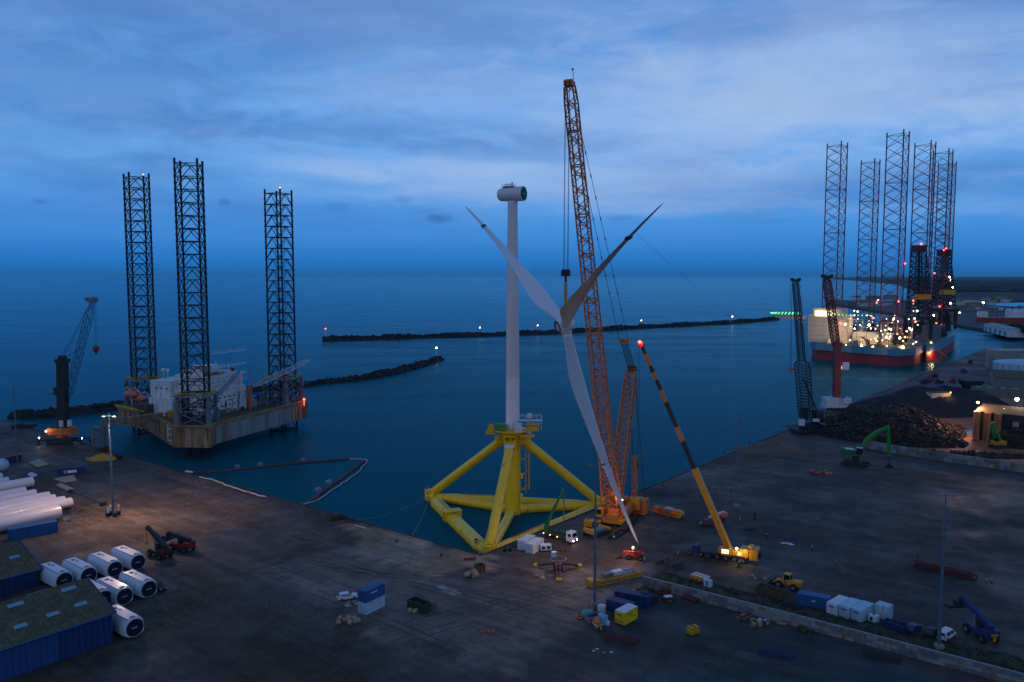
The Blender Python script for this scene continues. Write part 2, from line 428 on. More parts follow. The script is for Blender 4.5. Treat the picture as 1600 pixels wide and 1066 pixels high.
Z_LAMP_ORANGE=gp((1440,650),(1500,640),(1600,640),(1620,735),(1450,712),(1400,690))  # orange lamplight on the scrap yard ground put into its colour
Z_FARQ=gp((1300,640),(1545,545),(1640,560),(1600,600),(1440,640))
Z_ASPHALT=gp((740,1075),(900,985),(935,955),(1010,935),(1300,1005),(1620,1095),(1650,1400),(600,1400))  # dark asphalt zone, a cooler tone across the lower right
ground_cols={'dark_asphalt':(.040,.046,.045),'g':(.084,.062,.050),'gravel':(.30,.20,.12),'dirt':(.070,.052,.034),'road':(.15,.115,.092),'yard':(.062,.054,.046),'warm':(.13,.088,.06),'red':(.30,.12,.06),'farq':(.085,.08,.085)}  # base ground and yard reddened: warm port lamplight put into their colour
def zone(p):
    best='g'; 
    for nm,pl in (('dark_asphalt',Z_ASPHALT),('road',Z_ROAD),('gravel',Z_GRAVEL),('dirt',Z_DIRT[0]),('yard',Z_YARD),('warm',Z_LAMP_POOL),('red',Z_LAMP_ORANGE),('farq',Z_FARQ)):
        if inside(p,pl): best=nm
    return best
def build_ground():
    bm=bmesh.new()
    f=bm.faces.new([bm.verts.new((p.x,p.y,0)) for p in poly])
    def cut(co,no):
        bmesh.ops.bisect_plane(bm,geom=bm.verts[:]+bm.edges[:]+bm.faces[:],plane_co=co,plane_no=no)
    xs=list(range(-240,-150,6))+list(range(-150,100,3))+list(range(100,240,5))+list(range(240,640,16))
    ys=list(range(90,420,3))+list(range(420,900,14))
    for x in xs: cut((x+.37,0,0),(1,0,0))
    for y in ys: cut((0,y+.21,0),(0,1,0))
    me=bpy.data.meshes.new('ground')
    bm.to_mesh(me); bm.free()
    ca=me.color_attributes.new('zone','FLOAT_COLOR','POINT')
    rnd=random.Random(3)
    vals=[]
    from mathutils import noise as mn
    for v in me.vertices:
        p=v.co; j=V((mn.noise(V((p.x*.06,p.y*.06,0)))*9+mn.noise(V((p.x*.3,p.y*.3,3)))*3, mn.noise(V((p.x*.06,p.y*.06,9)))*9+mn.noise(V((p.x*.3,p.y*.3,7)))*3,0))
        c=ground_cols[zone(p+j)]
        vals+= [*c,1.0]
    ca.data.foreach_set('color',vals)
    o=bpy.data.objects.new('ground',me); COL.objects.link(o)
    return o
m=bpy.data.materials.new('ground'); m.use_nodes=True; M_['ground']=m
nt=m.node_tree; Nn=nt.nodes; Ll=nt.links; b=Nn['Principled BSDF']
at=Nn.new('ShaderNodeAttribute'); at.attribute_name='zone'
g=Nn.new('ShaderNodeNewGeometry')
def gn(sc,det,ro,rot=0,s3=(1,1,1),off=(0,0,0)):
    m0=Nn.new('ShaderNodeMapping'); m0.inputs['Rotation'].default_value=(0,0,rot); Ll.new(g.outputs['Position'],m0.inputs[0])
    mp=Nn.new('ShaderNodeMapping'); mp.inputs['Scale'].default_value=s3; mp.inputs['Location'].default_value=off; Ll.new(m0.outputs[0],mp.inputs[0])
    n=Nn.new('ShaderNodeTexNoise'); n.inputs['Scale'].default_value=sc; n.inputs['Detail'].default_value=det; n.inputs['Roughness'].default_value=ro; Ll.new(mp.outputs[0],n.inputs['Vector']); return n.outputs[0]
def gr(x,a,b_,c,d):
    r=Nn.new('ShaderNodeMapRange'); Ll.new(x,r.inputs[0])
    for i,q in enumerate((a,b_,c,d)): r.inputs[i+1].default_value=q
    return r.outputs[0]
def gm(a,b_,op='MULTIPLY'):
    n=Nn.new('ShaderNodeMath'); n.operation=op
    for i,x in enumerate((a,b_)):
        if isinstance(x,(int,float)): n.inputs[i].default_value=x
        else: Ll.new(x,n.inputs[i])
    return n.outputs[0]
big=gr(gn(.03,7,.62),.35,.65,.70,1.26)
med=gr(gn(.22,9,.75,off=(5,3,0)),.3,.7,.50,1.5)
trk=gr(gn(.16,5,.65,rot=-aL,s3=(.07,1,1)),.35,.65,.74,1.24)     # wheel tracks along the quay
trk2=gr(gn(.5,4,.6,rot=-aL,s3=(.03,1,1),off=(9,0,0)),.35,.65,.84,1.16)
sp=gr(gn(1.6,3,.6,off=(2,7,0)),.60,.72,1.0,1.5)
bk=Nn.new('ShaderNodeTexBrick'); bm0=Nn.new('ShaderNodeMapping'); bm0.inputs['Rotation'].default_value=(0,0,-aL); Ll.new(g.outputs['Position'],bm0.inputs[0]); Ll.new(bm0.outputs[0],bk.inputs['Vector'])
bk.inputs['Scale'].default_value=1; bk.inputs['Brick Width'].default_value=17; bk.inputs['Row Height'].default_value=7.5; bk.inputs['Mortar Size'].default_value=.12; bk.inputs['Mortar Smooth'].default_value=.6
bk.inputs['Color1'].default_value=(.86,.86,.86,1); bk.inputs['Color2'].default_value=(1.12,1.12,1.12,1); bk.inputs['Mortar'].default_value=(.68,.68,.68,1)
mul=gm(gm(gm(gm(big,med),gm(trk,trk2)),sp),bk.outputs['Color'])
vm=Nn.new('ShaderNodeVectorMath'); vm.operation='SCALE'; Ll.new(at.outputs['Color'],vm.inputs[0]); Ll.new(mul,vm.inputs['Scale'])
Ll.new(vm.outputs[0],b.inputs['Base Color'])
Ll.new(gr(gn(.035,6,.62,off=(40,11,0)),.40,.62,.93,.52),b.inputs['Roughness'])
b.inputs['Specular IOR Level'].default_value=.3
bp=Nn.new('ShaderNodeBump'); bp.inputs['Strength'].default_value=.6; bp.inputs['Distance'].default_value=.15
Ll.new(gn(.9,6,.7),bp.inputs['Height']); Ll.new(bp.outputs[0],b.inputs['Normal'])
go=build_ground(); go.data.materials.append(M_['ground']); struct(go)
# quay wall with a coping, butted under the ground sheet
def strip(mb,ps,w,z0,z1):
    for a,b_ in zip(ps,ps[1:]):
        d=(b_-a).normalized(); n=V((-d.y,d.x,0))*w
        mb.add([(a.x,a.y,z0),(b_.x,b_.y,z0),(b_.x+n.x,b_.y+n.y,z0),(a.x+n.x,a.y+n.y,z0),(a.x,a.y,z1),(b_.x,b_.y,z1),(b_.x+n.x,b_.y+n.y,z1),(a.x+n.x,a.y+n.y,z1)],
               [(3,2,1,0),(4,5,6,7),(0,1,5,4),(1,2,6,5),(2,3,7,6),(3,0,4,7)])
qm=MB(); strip(qm,[LQ+V((-330,-20,0)),LQ,C0,RQ,E1],.35,-8,.06)
q=qm.build('quay_wall','concrete'); tag(q,'long concrete quay wall edging the whole yard above the water','quay wall')
km=MB(); strip(km,[LQ+dL*-6,C0],-.35,.004,.22); strip(km,[C0,RQ],-.35,.004,.22)
for s0,dd,LL in ((C0,dL,320),(C0,dRr,560)):
    pass
kk=km.build('quay_kerb','dark_steel'); tag(kk,'low rusty steel kerb running along the edge of the quay','kerb')
# patches lying on the ground
def sheet(name,px,mt,z=.004,label=None,cat=None,jag=.0):
    mb=MB(); ps=[G(x,y) for x,y in px]
    mb.add([(p.x+random.uniform(-jag,jag),p.y+random.uniform(-jag,jag),z) for p in ps],[tuple(range(len(ps)))])
    o=mb.build(name,mt)
    return struct(o)
sheet('paint_patch',[(681,917),(688,914),(695,915),(699,918),(709,920),(716,924),(722,929),(713,928),(709,931),(700,926),(690,924),(687,919)],'concrete',.006)
sheet('puddle',[(1488,671),(1500,667),(1520,671),(1520,678),(1505,681),(1490,677)],'puddle',.02)
sheet('puddle',[(1494,692),(1512,689),(1516,695),(1506,701),(1494,698)],'puddle',.02)
sheet('puddle',[(97,798),(108,795),(116,806),(108,817),(98,812)],'puddle',.02)
def tracks():
    mb=MB(); r=random.Random(12)
    lines=[((480,880),(640,905),(900,960)),((300,905),(560,880),(860,930)),((420,860),(700,935),(880,985)),((600,985),(780,930),(1000,905)),((620,1000),(800,945),(960,900)),((150,850),(330,800),(420,790)),((180,835),(340,790),(300,745)),
    ((1180,890),(1290,830),(1500,850)),((1100,880),(1250,800),(1420,760)),((1300,860),(1400,820),(1580,790)),((1050,800),(1200,760),(1320,745)),((1000,1040),(1120,1000),(1330,1060)),((850,1060),(1000,1010),(1100,960)),((250,880),(480,1000),(560,1060)),((350,870),(520,930),(700,1010)),((660,905),(820,900),(960,870)),((1230,880),(1420,900),(1560,1000))]
    for a,b_,c in lines:
        A,B,C_=G(*a),G(*b_),G(*c); off=V((r.uniform(-3,3),r.uniform(-3,3),0)); prev=None
        for i in range(29):
            t=i/28; p=A*(1-t)**2+B*2*t*(1-t)+C_*t*t+off
            if prev is not None and r.random()<.86:
                d=(p-prev).normalized(); n=V((-d.y,d.x,0))
                for s in (-1.15,1.15):
                    q0,q1=prev+n*s,p+n*s; w_=n*r.uniform(.10,.2); mb.add([(*(q0-w_).xy,.006),(*(q1-w_).xy,.006),(*(q1+w_).xy,.006),(*(q0+w_).xy,.006)],[(0,1,2,3)])
            prev=p
    return struct(mb.build('tyre_marks','tyre_mark'))
tracks()
def pave(name,px,mt,w,z):
    mb=MB(); ps=[G(x,y) for x,y in px]
    for a,b_ in zip(ps,ps[1:]):
        d=(b_-a).normalized(); n=V((-d.y,d.x,0))*w/2
        mb.add([(*(a-n).xy,z),(*(b_-n).xy,z),(*(b_+n).xy,z),(*(a+n).xy,z)],[(0,1,2,3)])
    return struct(mb.build(name,mt))
# grass strip behind the long wall : irregular tufts
def grass_strip():
    mb=MB(); r=random.Random(5)
    A=G(1012,906);B=G(1680,1075)
    d=(B-A).normalized(); n=V((-d.y,d.x,0))
    Ln=(B-A).length
    N_=90
    pr=[]
    for i in range(N_+1):
        t=Ln*i/N_; w=6.5+2*math.sin(i*.5)+r.uniform(-.8,.8)
        pr.append([A+d*t+n*.2+V((0,0,.01)),A+d*t+n*w*.33+V((0,0,.22+r.uniform(0,.2))),A+d*t+n*w*.66+V((0,0,.15+r.uniform(0,.2))),A+d*t+n*w+V((0,0,.01))])
    vs=[p for q_ in pr for p in q_]
    mb.add(vs,[(k*4+j,k*4+j+1,k*4+j+5,k*4+j+4)[::-1] for k in range(N_) for j in range(3)])
    for i in range(5200):
        t=r.uniform(0,Ln); w=r.uniform(.4,6.8); p=A+d*t+n*w; h=r.uniform(-.2,.12); a=r.uniform(0,PI); s_=r.uniform(.08,.2)
        u=V((math.cos(a),math.sin(a),0))*s_; z=V((r.uniform(-.2,.2),r.uniform(-.2,.2),h+.4)); 
        p=p+V((0,0,.1)); mb.add([p-u,p+u,p+z],[(0,1,2)])
    o=mb.build('grass',['grass']); tag(o,'dark rough grass strip behind the concrete block wall','grass',kind='stuff')
grass_strip()
# breakwaters : rubble ridges
def rubble(ps,w,h,label,name='breakwater',stone=1.6,seed=1,step=3.0):
    r=random.Random(seed); mb=MB()
    prof=[]
    for a,b_ in zip(ps,ps[1:]):
        L_=(b_-a).length; n=max(2,int(L_/step))
        d=(b_-a).normalized(); nn=V((-d.y,d.x,0))
        for i in range(n):
            p=a.lerp(b_,i/n)
            prof.append([p+nn*(w*k+r.uniform(-1.1,1.1))+V((0,0,z+r.uniform(-.7,.6)+.8*math.sin(i*.21+len(prof)*.07))) for k,z in ((-1,-1.5),(-.6,h*.55),(-.3,h),(0,h+.2),(.3,h),(.6,h*.5),(1,-1.5))])
    p=ps[-1]; prof.append([p+V((r.uniform(-1,1),r.uniform(-1,1),-1)) for _ in range(7)])
    vs=[q for k in prof for q in k]
    mb.add(vs,[(k*7+j,k*7+j+1,k*7+j+8,k*7+j+7)[::-1] for k in range(len(prof)-1) for j in range(6)])
    for k in prof:
        for _ in range(6):
            j=r.randrange(6); c=k[j].lerp(k[j+1],r.random())+V((r.uniform(-1,1),r.uniform(-1,1),r.uniform(-.3,.4)))*step*.35; s_=r.uniform(.3,1.25)*stone
            mb.box(c,(s_,s_*r.uniform(.6,1),s_*.8),rz=r.uniform(0,3),rx=r.uniform(-.5,.5))
    o=mb.build(name,'rock'); return tag(o,label,'breakwater')
inner=[G(x,y,WZ) for x,y in ((20,652),(60,653),(110,648),(180,640),(260,628),(385,612),(470,604),(520,598),(560,594),(610,585),(650,575),(675,566),(690,562))]
for p in inner: p.z=WZ
rubble(inner,5.2,3.2,'dark rock breakwater curving from behind the drilling rig to a small light','breakwater',seed=2)
outer=[G(x,y,WZ) for x,y in ((505,533),(600,530),(745,526),(860,522),(1000,513),(1140,506),(1215,500))]
rubble(outer,7,4.6,'long straight dark rock breakwater far out across the bay','breakwater',2.2,3,4)
def beacon(p,h,red,label):
    t=thing('harbour_beacon',label,'beacon',p)
    mb=MB(); mb.cyl((0,0,-.5),(0,0,h),.9,.45,n=10); mb.cyl((0,0,h),(0,0,h+.3),1.3,n=10); mb.build('tower','white_dirty',t)
    m2=MB(); m2.cyl((0,0,h+.3),(0,0,h+1.6),.6,n=8); m2.build('lantern','bulb_red' if red else 'bulb_warm',t)
    m3=MB(); m3.cyl((0,0,h+1.6),(0,0,h+2.4),.8,.1,n=8); m3.build('cap','dark_steel',t)
beacon(G(682,564,WZ)+V((0,0,4)),7,False,'white light beacon on the tip of the inner breakwater')
beacon(G(509,532,WZ)+V((0,0,6)),7,True,'red light beacon on the left end of the outer breakwater')
for x,y,l in ((750,526,'small lit lamp post on the outer breakwater left of the turbine tower'),(840,522,'small lit lamp post on the outer breakwater just right of the turbine tower'),(1002,513,'small lit lamp post on the outer breakwater above the telescopic crane'),(1144,506,'brightest lit lamp post near the right end of the outer breakwater')):
    p=G(x,y,WZ)+V((0,0,5)); t=thing('lamp_post',l,'lamp post',p,group='lamp posts along the outer breakwater')
    MB().cyl((0,0,-.5),(0,0,6),.18,n=6).build('post','dark_steel',t)
    MB().sphere((0,0,6.4),1.0 if x==1144 else .6).build('lamp_head','bulb_warm',t)
# ================================================================ floating turbine
def rail(mb,ps,h=1.1,r=.05,step=1.6,close=False):
    ps=[V(p) for p in ps]
    if close: ps=ps+[ps[0]]
    for a,b_ in zip(ps,ps[1:]):
        for k in (h,h*.55): mb.cyl(a+V((0,0,k)),b_+V((0,0,k)),r,n=4)
        n=max(1,int((b_-a).length/step))
        for i in range(n+1): p=a.lerp(b_,i/n); mb.cyl(p,p+V((0,0,h)),r,n=4)
O=G(801,802,WZ)
T=thing('floating_wind_turbine','white turbine tower without rotor on a yellow tetrahedral floating foundation in the harbour basin','wind turbine',O)
FW,FL,FR=G(764,850,.6)-O,G(673,765,.6)-O,G(938,778,.6)-O
for q in (FW,FL,FR): q.z=.8
Zc=V((0,0,1))
m=MB(); m.cyl((0,0,-4),(0,0,28.2),2.6,n=28); m.cyl((0,0,-.5),(0,0,1.2),2.75,n=28); m.cyl((0,0,9.8),(0,0,10.2),2.7,n=28)
m.build('centre_column','yellow',T,smooth='a')
m=MB(); [m.cyl((0,0,z-.06),(0,0,z+.06),2.63,n=28) for z in (3.5,6.7,13.1,16.4,19.6)]; m.build('weld_seams','yellow_rail',T,smooth='a')
for nm,N0 in (('f',FW),('l',FL),('r',FR)):
    u=V((N0.x,N0.y,0)).normalized()
    m=MB(); a=V((0,0,1.2))+u*2.3; b_=V((N0.x,N0.y,1.2))-u*2
    m.cyl(a,b_,1.42,n=18); m.cyl(a,a+u*1.2,1.6,n=18); m.cyl(b_-u*3.5,b_-u*3.1,1.66,n=18)
    m.build('radial_brace','yellow',T,smooth='a')
    m=MB(); top=V((0,0,24.4))+u*3.4; bot=V((N0.x,N0.y,2.8))-u*1.0
    m.cyl(bot,top,1.45,n=18); d=(top-bot).normalized(); [m.cyl(bot+d*(q*5.2),bot+d*(q*5.2+.14),1.49,n=18) for q in range(1,7)]; m.cyl(top-d*1.5,top+d*1.2,1.0,n=14)
    m.build('diagonal_brace','yellow',T,smooth='a')
    m=MB(); n_=V((-u.y,u.x,0))
    for s in (-1,1):
        m.beam(V((0,0,24.8))+u*2.2+n_*s*1.5,V((0,0,24.2))+u*5.6+n_*s*1.5,.45,2.6)
    m.cyl(V((0,0,24.2))+u*4.6-n_*1.9,V((0,0,24.2))+u*4.6+n_*1.9,.8,n=12)
    m.box(V((0,0,26.6))+u*4.2,(4.2,3.8,.25),rz=math.atan2(u.y,u.x)); 
    c=V((0,0,26.7))+u*4.2
    m.build('top_bracket','yellow',T)
    m=MB(); rail(m,[c+u*2-n_*1.8,c+u*2+n_*1.8]); rail(m,[c+u*2-n_*1.8,c-u*1.6-n_*1.8]); rail(m,[c+u*2+n_*1.8,c-u*1.6+n_*1.8])
    m.build('handrail','yellow_rail',T)
    m=MB(); m.cyl(N0-u*2.4+V((0,0,.5)),N0+u*1.2+V((0,0,.5)),2.3,1.9,n=16); m.cyl(N0+V((0,0,-1.5)),N0+V((0,0,2.6)),1.9,n=16)
    m.box(N0+V((0,0,2.9))-u*1.5,(3.2,3,.3),rz=math.atan2(u.y,u.x))
    for k in range(6):
        th=k*PI/3; m.cyl(N0+V((math.cos(th)*2,math.sin(th)*2,1.2)),N0+V((math.cos(th)*2,math.sin(th)*2,3.3)),.12,n=5)
    m.build('corner_node','yellow',T,smooth='a')
for a0,b0,r_ in ((FL,FR,1.6),(FL,FW,2.15),(FW,FR,1.7)):
    d=(b0-a0).normalized(); n_=V((-d.y,d.x,0))
    m=MB(); a=a0+d*2.4; b_=b0-d*2.4; a.z=b_.z=(.9 if r_<2 else .6)
    q1=a.lerp(b_,.09); q2=a.lerp(b_,.91)
    m.cyl(a,q1,1.1,r_,n=20); m.cyl(q1,q2,r_,n=20); m.cyl(q2,b_,r_,1.1,n=20)
    for t in (.3,.5,.7): p=a.lerp(b_,t); m.cyl(p-d*.12,p+d*.12,r_+.06,n=20)
    m.build('lateral_float','yellow',T,smooth='a')
    m=MB(); m.beam(a.lerp(b_,.15)+Zc*(r_+.1),a.lerp(b_,.32)+Zc*(r_+.1),.5,.12); m.beam(a.lerp(b_,.32)+Zc*(r_+.1)+n_*.3,a.lerp(b_,.45)+Zc*(r_+.1)+n_*.2,.35,.12)
    m.build('stain_strip','orange_red' if r_<2 else 'tan',T)
# draught mark and cradle on the left float
d=(FW-FL).normalized(); n_=V((-d.y,d.x,0))
m=MB(); c=FL.lerp(FW,.42); c.z=.6
for s in (-.9,.9): m.box(c+d*s*1.2+V((0,0,1.0)),(.35,5.6,3.6),rz=math.atan2(d.y,d.x))
m.box(c+V((0,0,2.7)),(3.4,5.8,.3),rz=math.atan2(d.y,d.x)); m.build('float_cradle','yellow',T)
m=MB(); c=FL.lerp(FW,.87); up=V((0,0,1)); 
sd=(n_ if n_.y<0 else -n_)
def onfloat(t,th,r_=2.28): 
    p=FL.lerp(FW,t); p.z=.6; return p+sd*math.cos(th)*r_+up*math.sin(th)*r_
for t0,th0,t1,th1 in ((.86,.95,.885,1.15),(.86,.95,.875,.72),(.875,.72,.895,.78),(.895,.78,.905,.5),(.885,1.15,.9,1.02)):
    m.beam(onfloat(t0,th0),onfloat(t1,th1),.45,.1,up=sd)
m.build('painted_mark','black',T)
# ladder and boat landing on the column side facing right
m=MB()
for y_ in (-.5,.5,1.5): m.cyl((4.3,y_,7),(4.3,y_,25),.12,n=6)
for k in range(36): m.cyl((4.3,-.5,7+k*.5),(4.3,.5,7+k*.5),.05,n=4)
for z in (8,13,18,23): m.beam((2.3,0,z),(4.3,0,z),.25,.25); m.beam((2.3,1.5,z),(4.3,1.5,z),.25,.25)
for y_ in (0,1.5): m.cyl((5.4,y_,8),(5.4,y_,23),.2,n=6)
for z in (9,14,19,22): m.cyl((4.3,0,z),(5.4,0,z),.1,n=4)
m.build('boat_ladder','yellow_rail',T)
m=MB(); m.cyl((2.9,-1.2,12),(2.9,-1.2,13.4),.5,n=8); m.cyl((2.9,-1.2,5.4),(2.9,-1.2,6.8),.5,n=8); m.box((-2.7,-.6,15),(.3,.3,22)); m.build('column_fitting','yellow',T)
# deck
m=MB()
for k in range(14):
    th=2*PI*k/14; u=V((math.cos(th),math.sin(th),0)); m.cyl(u*2.6+V((0,0,21.5)),u*4.6+V((0,0,27.3)),.16,n=5); m.cyl(u*4.5+V((0,0,24)),u*4.5+V((0,0,27.3)),.1,n=5); m.cyl(u*4.5+V((0,0,24)),V((4.5*math.cos(th+2*PI/14),4.5*math.sin(th+2*PI/14),24)),.12,n=5)
m.build('collar_struts','yellow_rail',T)
m=MB(); m.cyl((0,0,27.6),(0,0,27.9),5.4,n=12); m.cyl((0,0,26.2),(0,0,27.6),3.1,4.6,n=12); m.box((0,0,27.98),(11.5,3.4,.2)); m.build('deck','yellow',T)
m=MB(); rail(m,[(5.4*math.cos(k*PI/6),5.4*math.sin(k*PI/6),27.9) for k in range(12)],close=True); m.build('handrail','yellow_rail',T)
m=MB(); m.box((-3.9,-2.4,29.1),(3.6,2,1.7)); m.box((-3.9,-2.4,30.05),(3.2,1.6,.25))
for k in range(7): m.box((-5.4+k*.5,-3.42,29.1),(.08,.06,1.5))
m.build('generator','green_bright',T,bev=.05)
m=MB(); m.box((1.7,-3.9,29.2),(2.3,1.8,2.6)); m.box((1.7,-3.9,30.55),(2.4,1.9,.15)); m.build('control_cabin','cont_white',T,bev=.04)
m=MB(); m.cyl((-7.0,-1.5,28.4),(-7.0,1.0,28.4),.75,n=14); [m.cyl((-7.0,y,28.4),(-7.0,y+.15,28.4),1.15,n=14) for y in (-1.7,-.4,1.0)]; m.box((-7.2,-.2,26.9),(3,3.4,.5)); [m.beam((-7.2+x,-.2,27),(-7.2,-.2,28.6),.3,.3) for x in (-1.3,1.3)]; m.build('winch_drum','yellow_rail',T)
m=MB(); [m.box((6.6+x,-1.4+y,28.9),(.3,.3,2.4)) for x in (-1.7,0,1.7) for y in (-1.4,1.4)]; m.box((6.6,-1.4,28.6),(3.0,2.2,1.5)); m.box((6.6,-1.4,30.1),(4.2,3.2,.18)); m.box((4.6,-3.0,26.4),(5,1,.8)); m.build('equipment_frame','yellow_rail',T)
m=MB(); m.box((5.0,-.6,31.0),(9.2,2.4,.2)); [m.cyl((x,y_,27.9),(x,y_,31.5),.1,n=5) for x in (1.2,5,9.3) for y_ in (-1.7,.6)]; rail(m,[(.5,-1.8,31.7),(9.5,-1.8,31.7)]); rail(m,[(.5,.6,31.7),(9.5,.6,31.7)])
m.box((5.5,-1,32.6),(1.6,1.2,1.4)); m.build('service_walkway','cont_white',T)
m=MB(); m.cyl((-2.6,-7.4,23.6),(.1,-7.2,23.6),.85,n=14); m.build('white_roller','cont_white',T,smooth='a')
# tower and nacelle
TZ=(P(803,314,O.y)).z-O.z
m=MB(); m.lathe([(2.32,27.9),(2.32,28.6),(2.26,28.8),(2.2,45),(2.19,45.05),(2.2,45.1),(2.02,68),(1.62,TZ-6),(1.6,TZ)],32); m.build('tower','tower_white',T,smooth='a')
m=MB(); 
for z in (28.8,45.1,68,84): m.cyl((0,0,z-.12),(0,0,z+.12),2.31 if z<29 else (2.23 if z<50 else (2.05 if z<70 else 1.86)),n=32)
m.build('flange_ring','white_dirty',T,smooth='a')
ax=V((.87,-.49,0)).normalized(); na=thing('x','','')
bpy.data.objects.remove(na)
NR=Matrix.Translation(V((0,0,TZ+2.1)))@Matrix.Rotation(math.atan2(ax.y,ax.x),4,'Z')@Matrix.Rotation(PI/2,4,'Y')
# profile runs along the nacelle axis
def nac(prof,n=28): 
    mb=MB(); mb.lathe(prof,n,NR); return mb
nac([(.3,-4.9),(1.7,-4.85),(2.0,-4.4),(2.1,-3.2),(2.15,-.4),(2.15,.9),(2.24,.92),(2.24,1.1),(2.34,1.2),(2.34,4.0),(2.22,4.05),(2.22,3.9)],32).build('nacelle_body','blade_white',T,smooth='a')
nac([(2.2,3.7),(2.2,4.08),(1.85,4.1),(1.85,3.7)],28).build('mounting_flange','teal',T,smooth='a')
m=MB(); m.T=NR
m.cyl((0,0,3.7),(0,0,3.95),1.85,n=24); m.build('end_cover','black',T)
m=MB(); m.T=NR
for k in range(8): th=k*PI/4; m.cyl((1.3*math.cos(th),1.3*math.sin(th),3.9),(1.3*math.cos(th),1.3*math.sin(th),4.2),.22,n=8)
m.cyl((0,0,3.9),(0,0,4.3),.6,n=12); m.build('shaft_bolts','teal',T)
m=MB(); m.T=Matrix.Translation(V((0,0,TZ+4.25)))@Matrix.Rotation(math.atan2(ax.y,ax.x),4,'Z')
m.box((-1.5,0,.2),(4,1.6,.4)); rail(m,[(-3.4,-.8,.3),(.6,-.8,.3)],.8); rail(m,[(-3.4,.8,.3),(.6,.8,.3)],.8); m.cyl((-.2,0,.3),(-.2,0,1.7),.08,n=5); m.box((-.2,0,1.5),(.5,.3,.2)); m.build('mast_and_hatch','grey_steel',T)
# ================================================================ rotor hanging from the crane
HB=V((13.3,158.3,-9.9))  # hub relative, from rotor geometry
kk_=.786*75/60
def rt(px,Y): return P(px[0],px[1],Y)
hubp=rt((882,508),201.4*kk_)
tips=[rt((727,322),248.4*kk_),rt((1037,317),143.4*kk_),rt((998,850),213.9*kk_)]
nrm=((tips[0]-hubp).cross(tips[1]-hubp)).normalized()
RT=thing('turbine_rotor','white three bladed turbine rotor hanging from the tall crane in front of the tower','rotor',hubp)
hub=MB()
MH=nrm.to_track_quat('Z','Y').to_matrix().to_4x4()
hub.lathe([(.4,2.6),(1.2,2.3),(1.75,1.5),(1.95,.6),(1.95,-.9),(1.75,-1.5),(1.7,-1.9)],24,MH); hub.build('hub','blade_white',RT,smooth='a')
h2=MB(); h2.lathe([(1.62,-1.7),(1.62,-2.1),(1.2,-2.1),(1.2,-1.7)],24,MH); h2.build('hub_flange','dark_steel',RT,smooth='a')
def blade(tip,band,bend):
    t=tip-hubp; L_=t.length; r=t.normalized(); n=(nrm-r*nrm.dot(r)).normalized(); q=r.cross(n)
    st=[(.025,2.3,2.3,0),(.05,2.3,2.25,.1),(.09,2.7,1.95,.3),(.14,3.6,1.45,.3),(.19,4.2,1.15,.28),(.25,4.15,.95,.24),(.33,3.6,.8,.2),(.42,2.9,.66,.16),(.52,2.3,.54,.12),(.62,1.8,.43,.09),(.72,1.4,.34,.06),(.80,1.12,.27,.04),(.88,.88,.2,.02),(.94,.65,.14,.01),(.98,.5,.09,0),(1,.12,.03,0)]
    mb=MB(); rings=[]; N_=20
    for s,c,th,tw in st:
        ce=r*L_*s+n*bend*(s*s-s)
        tw=-tw; c*=1.06; cd_=(n*math.cos(tw)+q*math.sin(tw)); td=(-n*math.sin(tw)+q*math.cos(tw)); tw=-tw
        blend=min(1,max(0,(s-.05)/.12))
        ring=[]
        for i in range(N_):
            a=2*PI*i/N_; x=math.cos(a); y=math.sin(a)
            ya=y*(1-blend)+ blend*y*(.55+.45*x)*1.25
            off=-.18*c*blend
            ring.append(ce+cd_*(x*c/2+off)+td*(ya*th/2))
        rings.append(ring)
    mb.loft(rings); o=mb.build('blade','blade_white',RT,smooth=True)
    k=MB(); s=.035; k.cyl(r*1.2,r*L_*.034,1.35,1.22,n=20); k.build('blade_root','blade_white',RT,smooth='a')
    if band:
        s=.80; ce=r*L_*s+n*bend*(s*s-s)
        k=MB(); rr=n.cross(q); 
        k.beam(ce-r*.35-n*.2,ce+r*.35-n*.2,1.35,.5,up=q); k.build('lifting_collar','black',RT)
        k=MB(); k.beam(ce-r*.95-n*.25,ce-r*.5-n*.25,1.25,.42,up=q); k.build('collar_strap','tan',RT)
    return
blade(tips[0],True,-4); blade(tips[1],True,11); blade(tips[2],False,5)
t=tips[1]-hubp; 
m=MB(); a=t*.80; b_=P(1600,760,260)-hubp; 
prev=a
for i in range(1,13):
    s=i/12; p=a.lerp(b_,s)-V((0,0,10*math.sin(PI*s))); m.cyl(prev,p,.018,n=4); prev=p
m.build('tag_line','rope_dark',RT)
# ================================================================ big lattice boom crawler crane
CB=G(962,818); tipP=P(890,135,198); footP=P(957,798,CB.y+1.0); footP.z=3.2; mastP=P(987,577,CB.y+30)
head=V((tipP.x-footP.x,tipP.y-footP.y,0)).normalized(); hn=V((-head.y,head.x,0))
ha=math.atan2(head.y,head.x)
CR=thing('crawler_crane','giant orange crawler crane with the tallest lattice boom, holding the rotor','crane',CB)
W2=lambda p:V(p)-CB
def loc(f,s,z): return head*f+hn*s+V((0,0,z))
m=MB(); a,b_=W2(footP),W2(tipP); d=(b_-a).normalized()
def taper(a,b_,n,w,side,ends=(.35,.55),e=.06):
    z=(b_-a).normalized(); u=V(side); x=(u-z*u.dot(z)).normalized(); y=z.cross(x); out=[]
    for i in range(n+1):
        t=i/n; k=1
        if t<e: k=ends[0]+(1-ends[0])*t/e
        if t>1-e: k=min(k,ends[1]+(1-ends[1])*(1-t)/e)
        ww=w(t) if callable(w) else w
        out.append([a.lerp(b_,t)+x*sx*ww*k/2+y*sy*ww*k/2 for sx,sy in ((-1,-1),(1,-1),(1,1),(-1,1))])
    return out
wf=lambda t: 4.0-1.35*max(0,min(1,(t-.05)/.8)) if t>.12 else 4.9-.95*t/.12
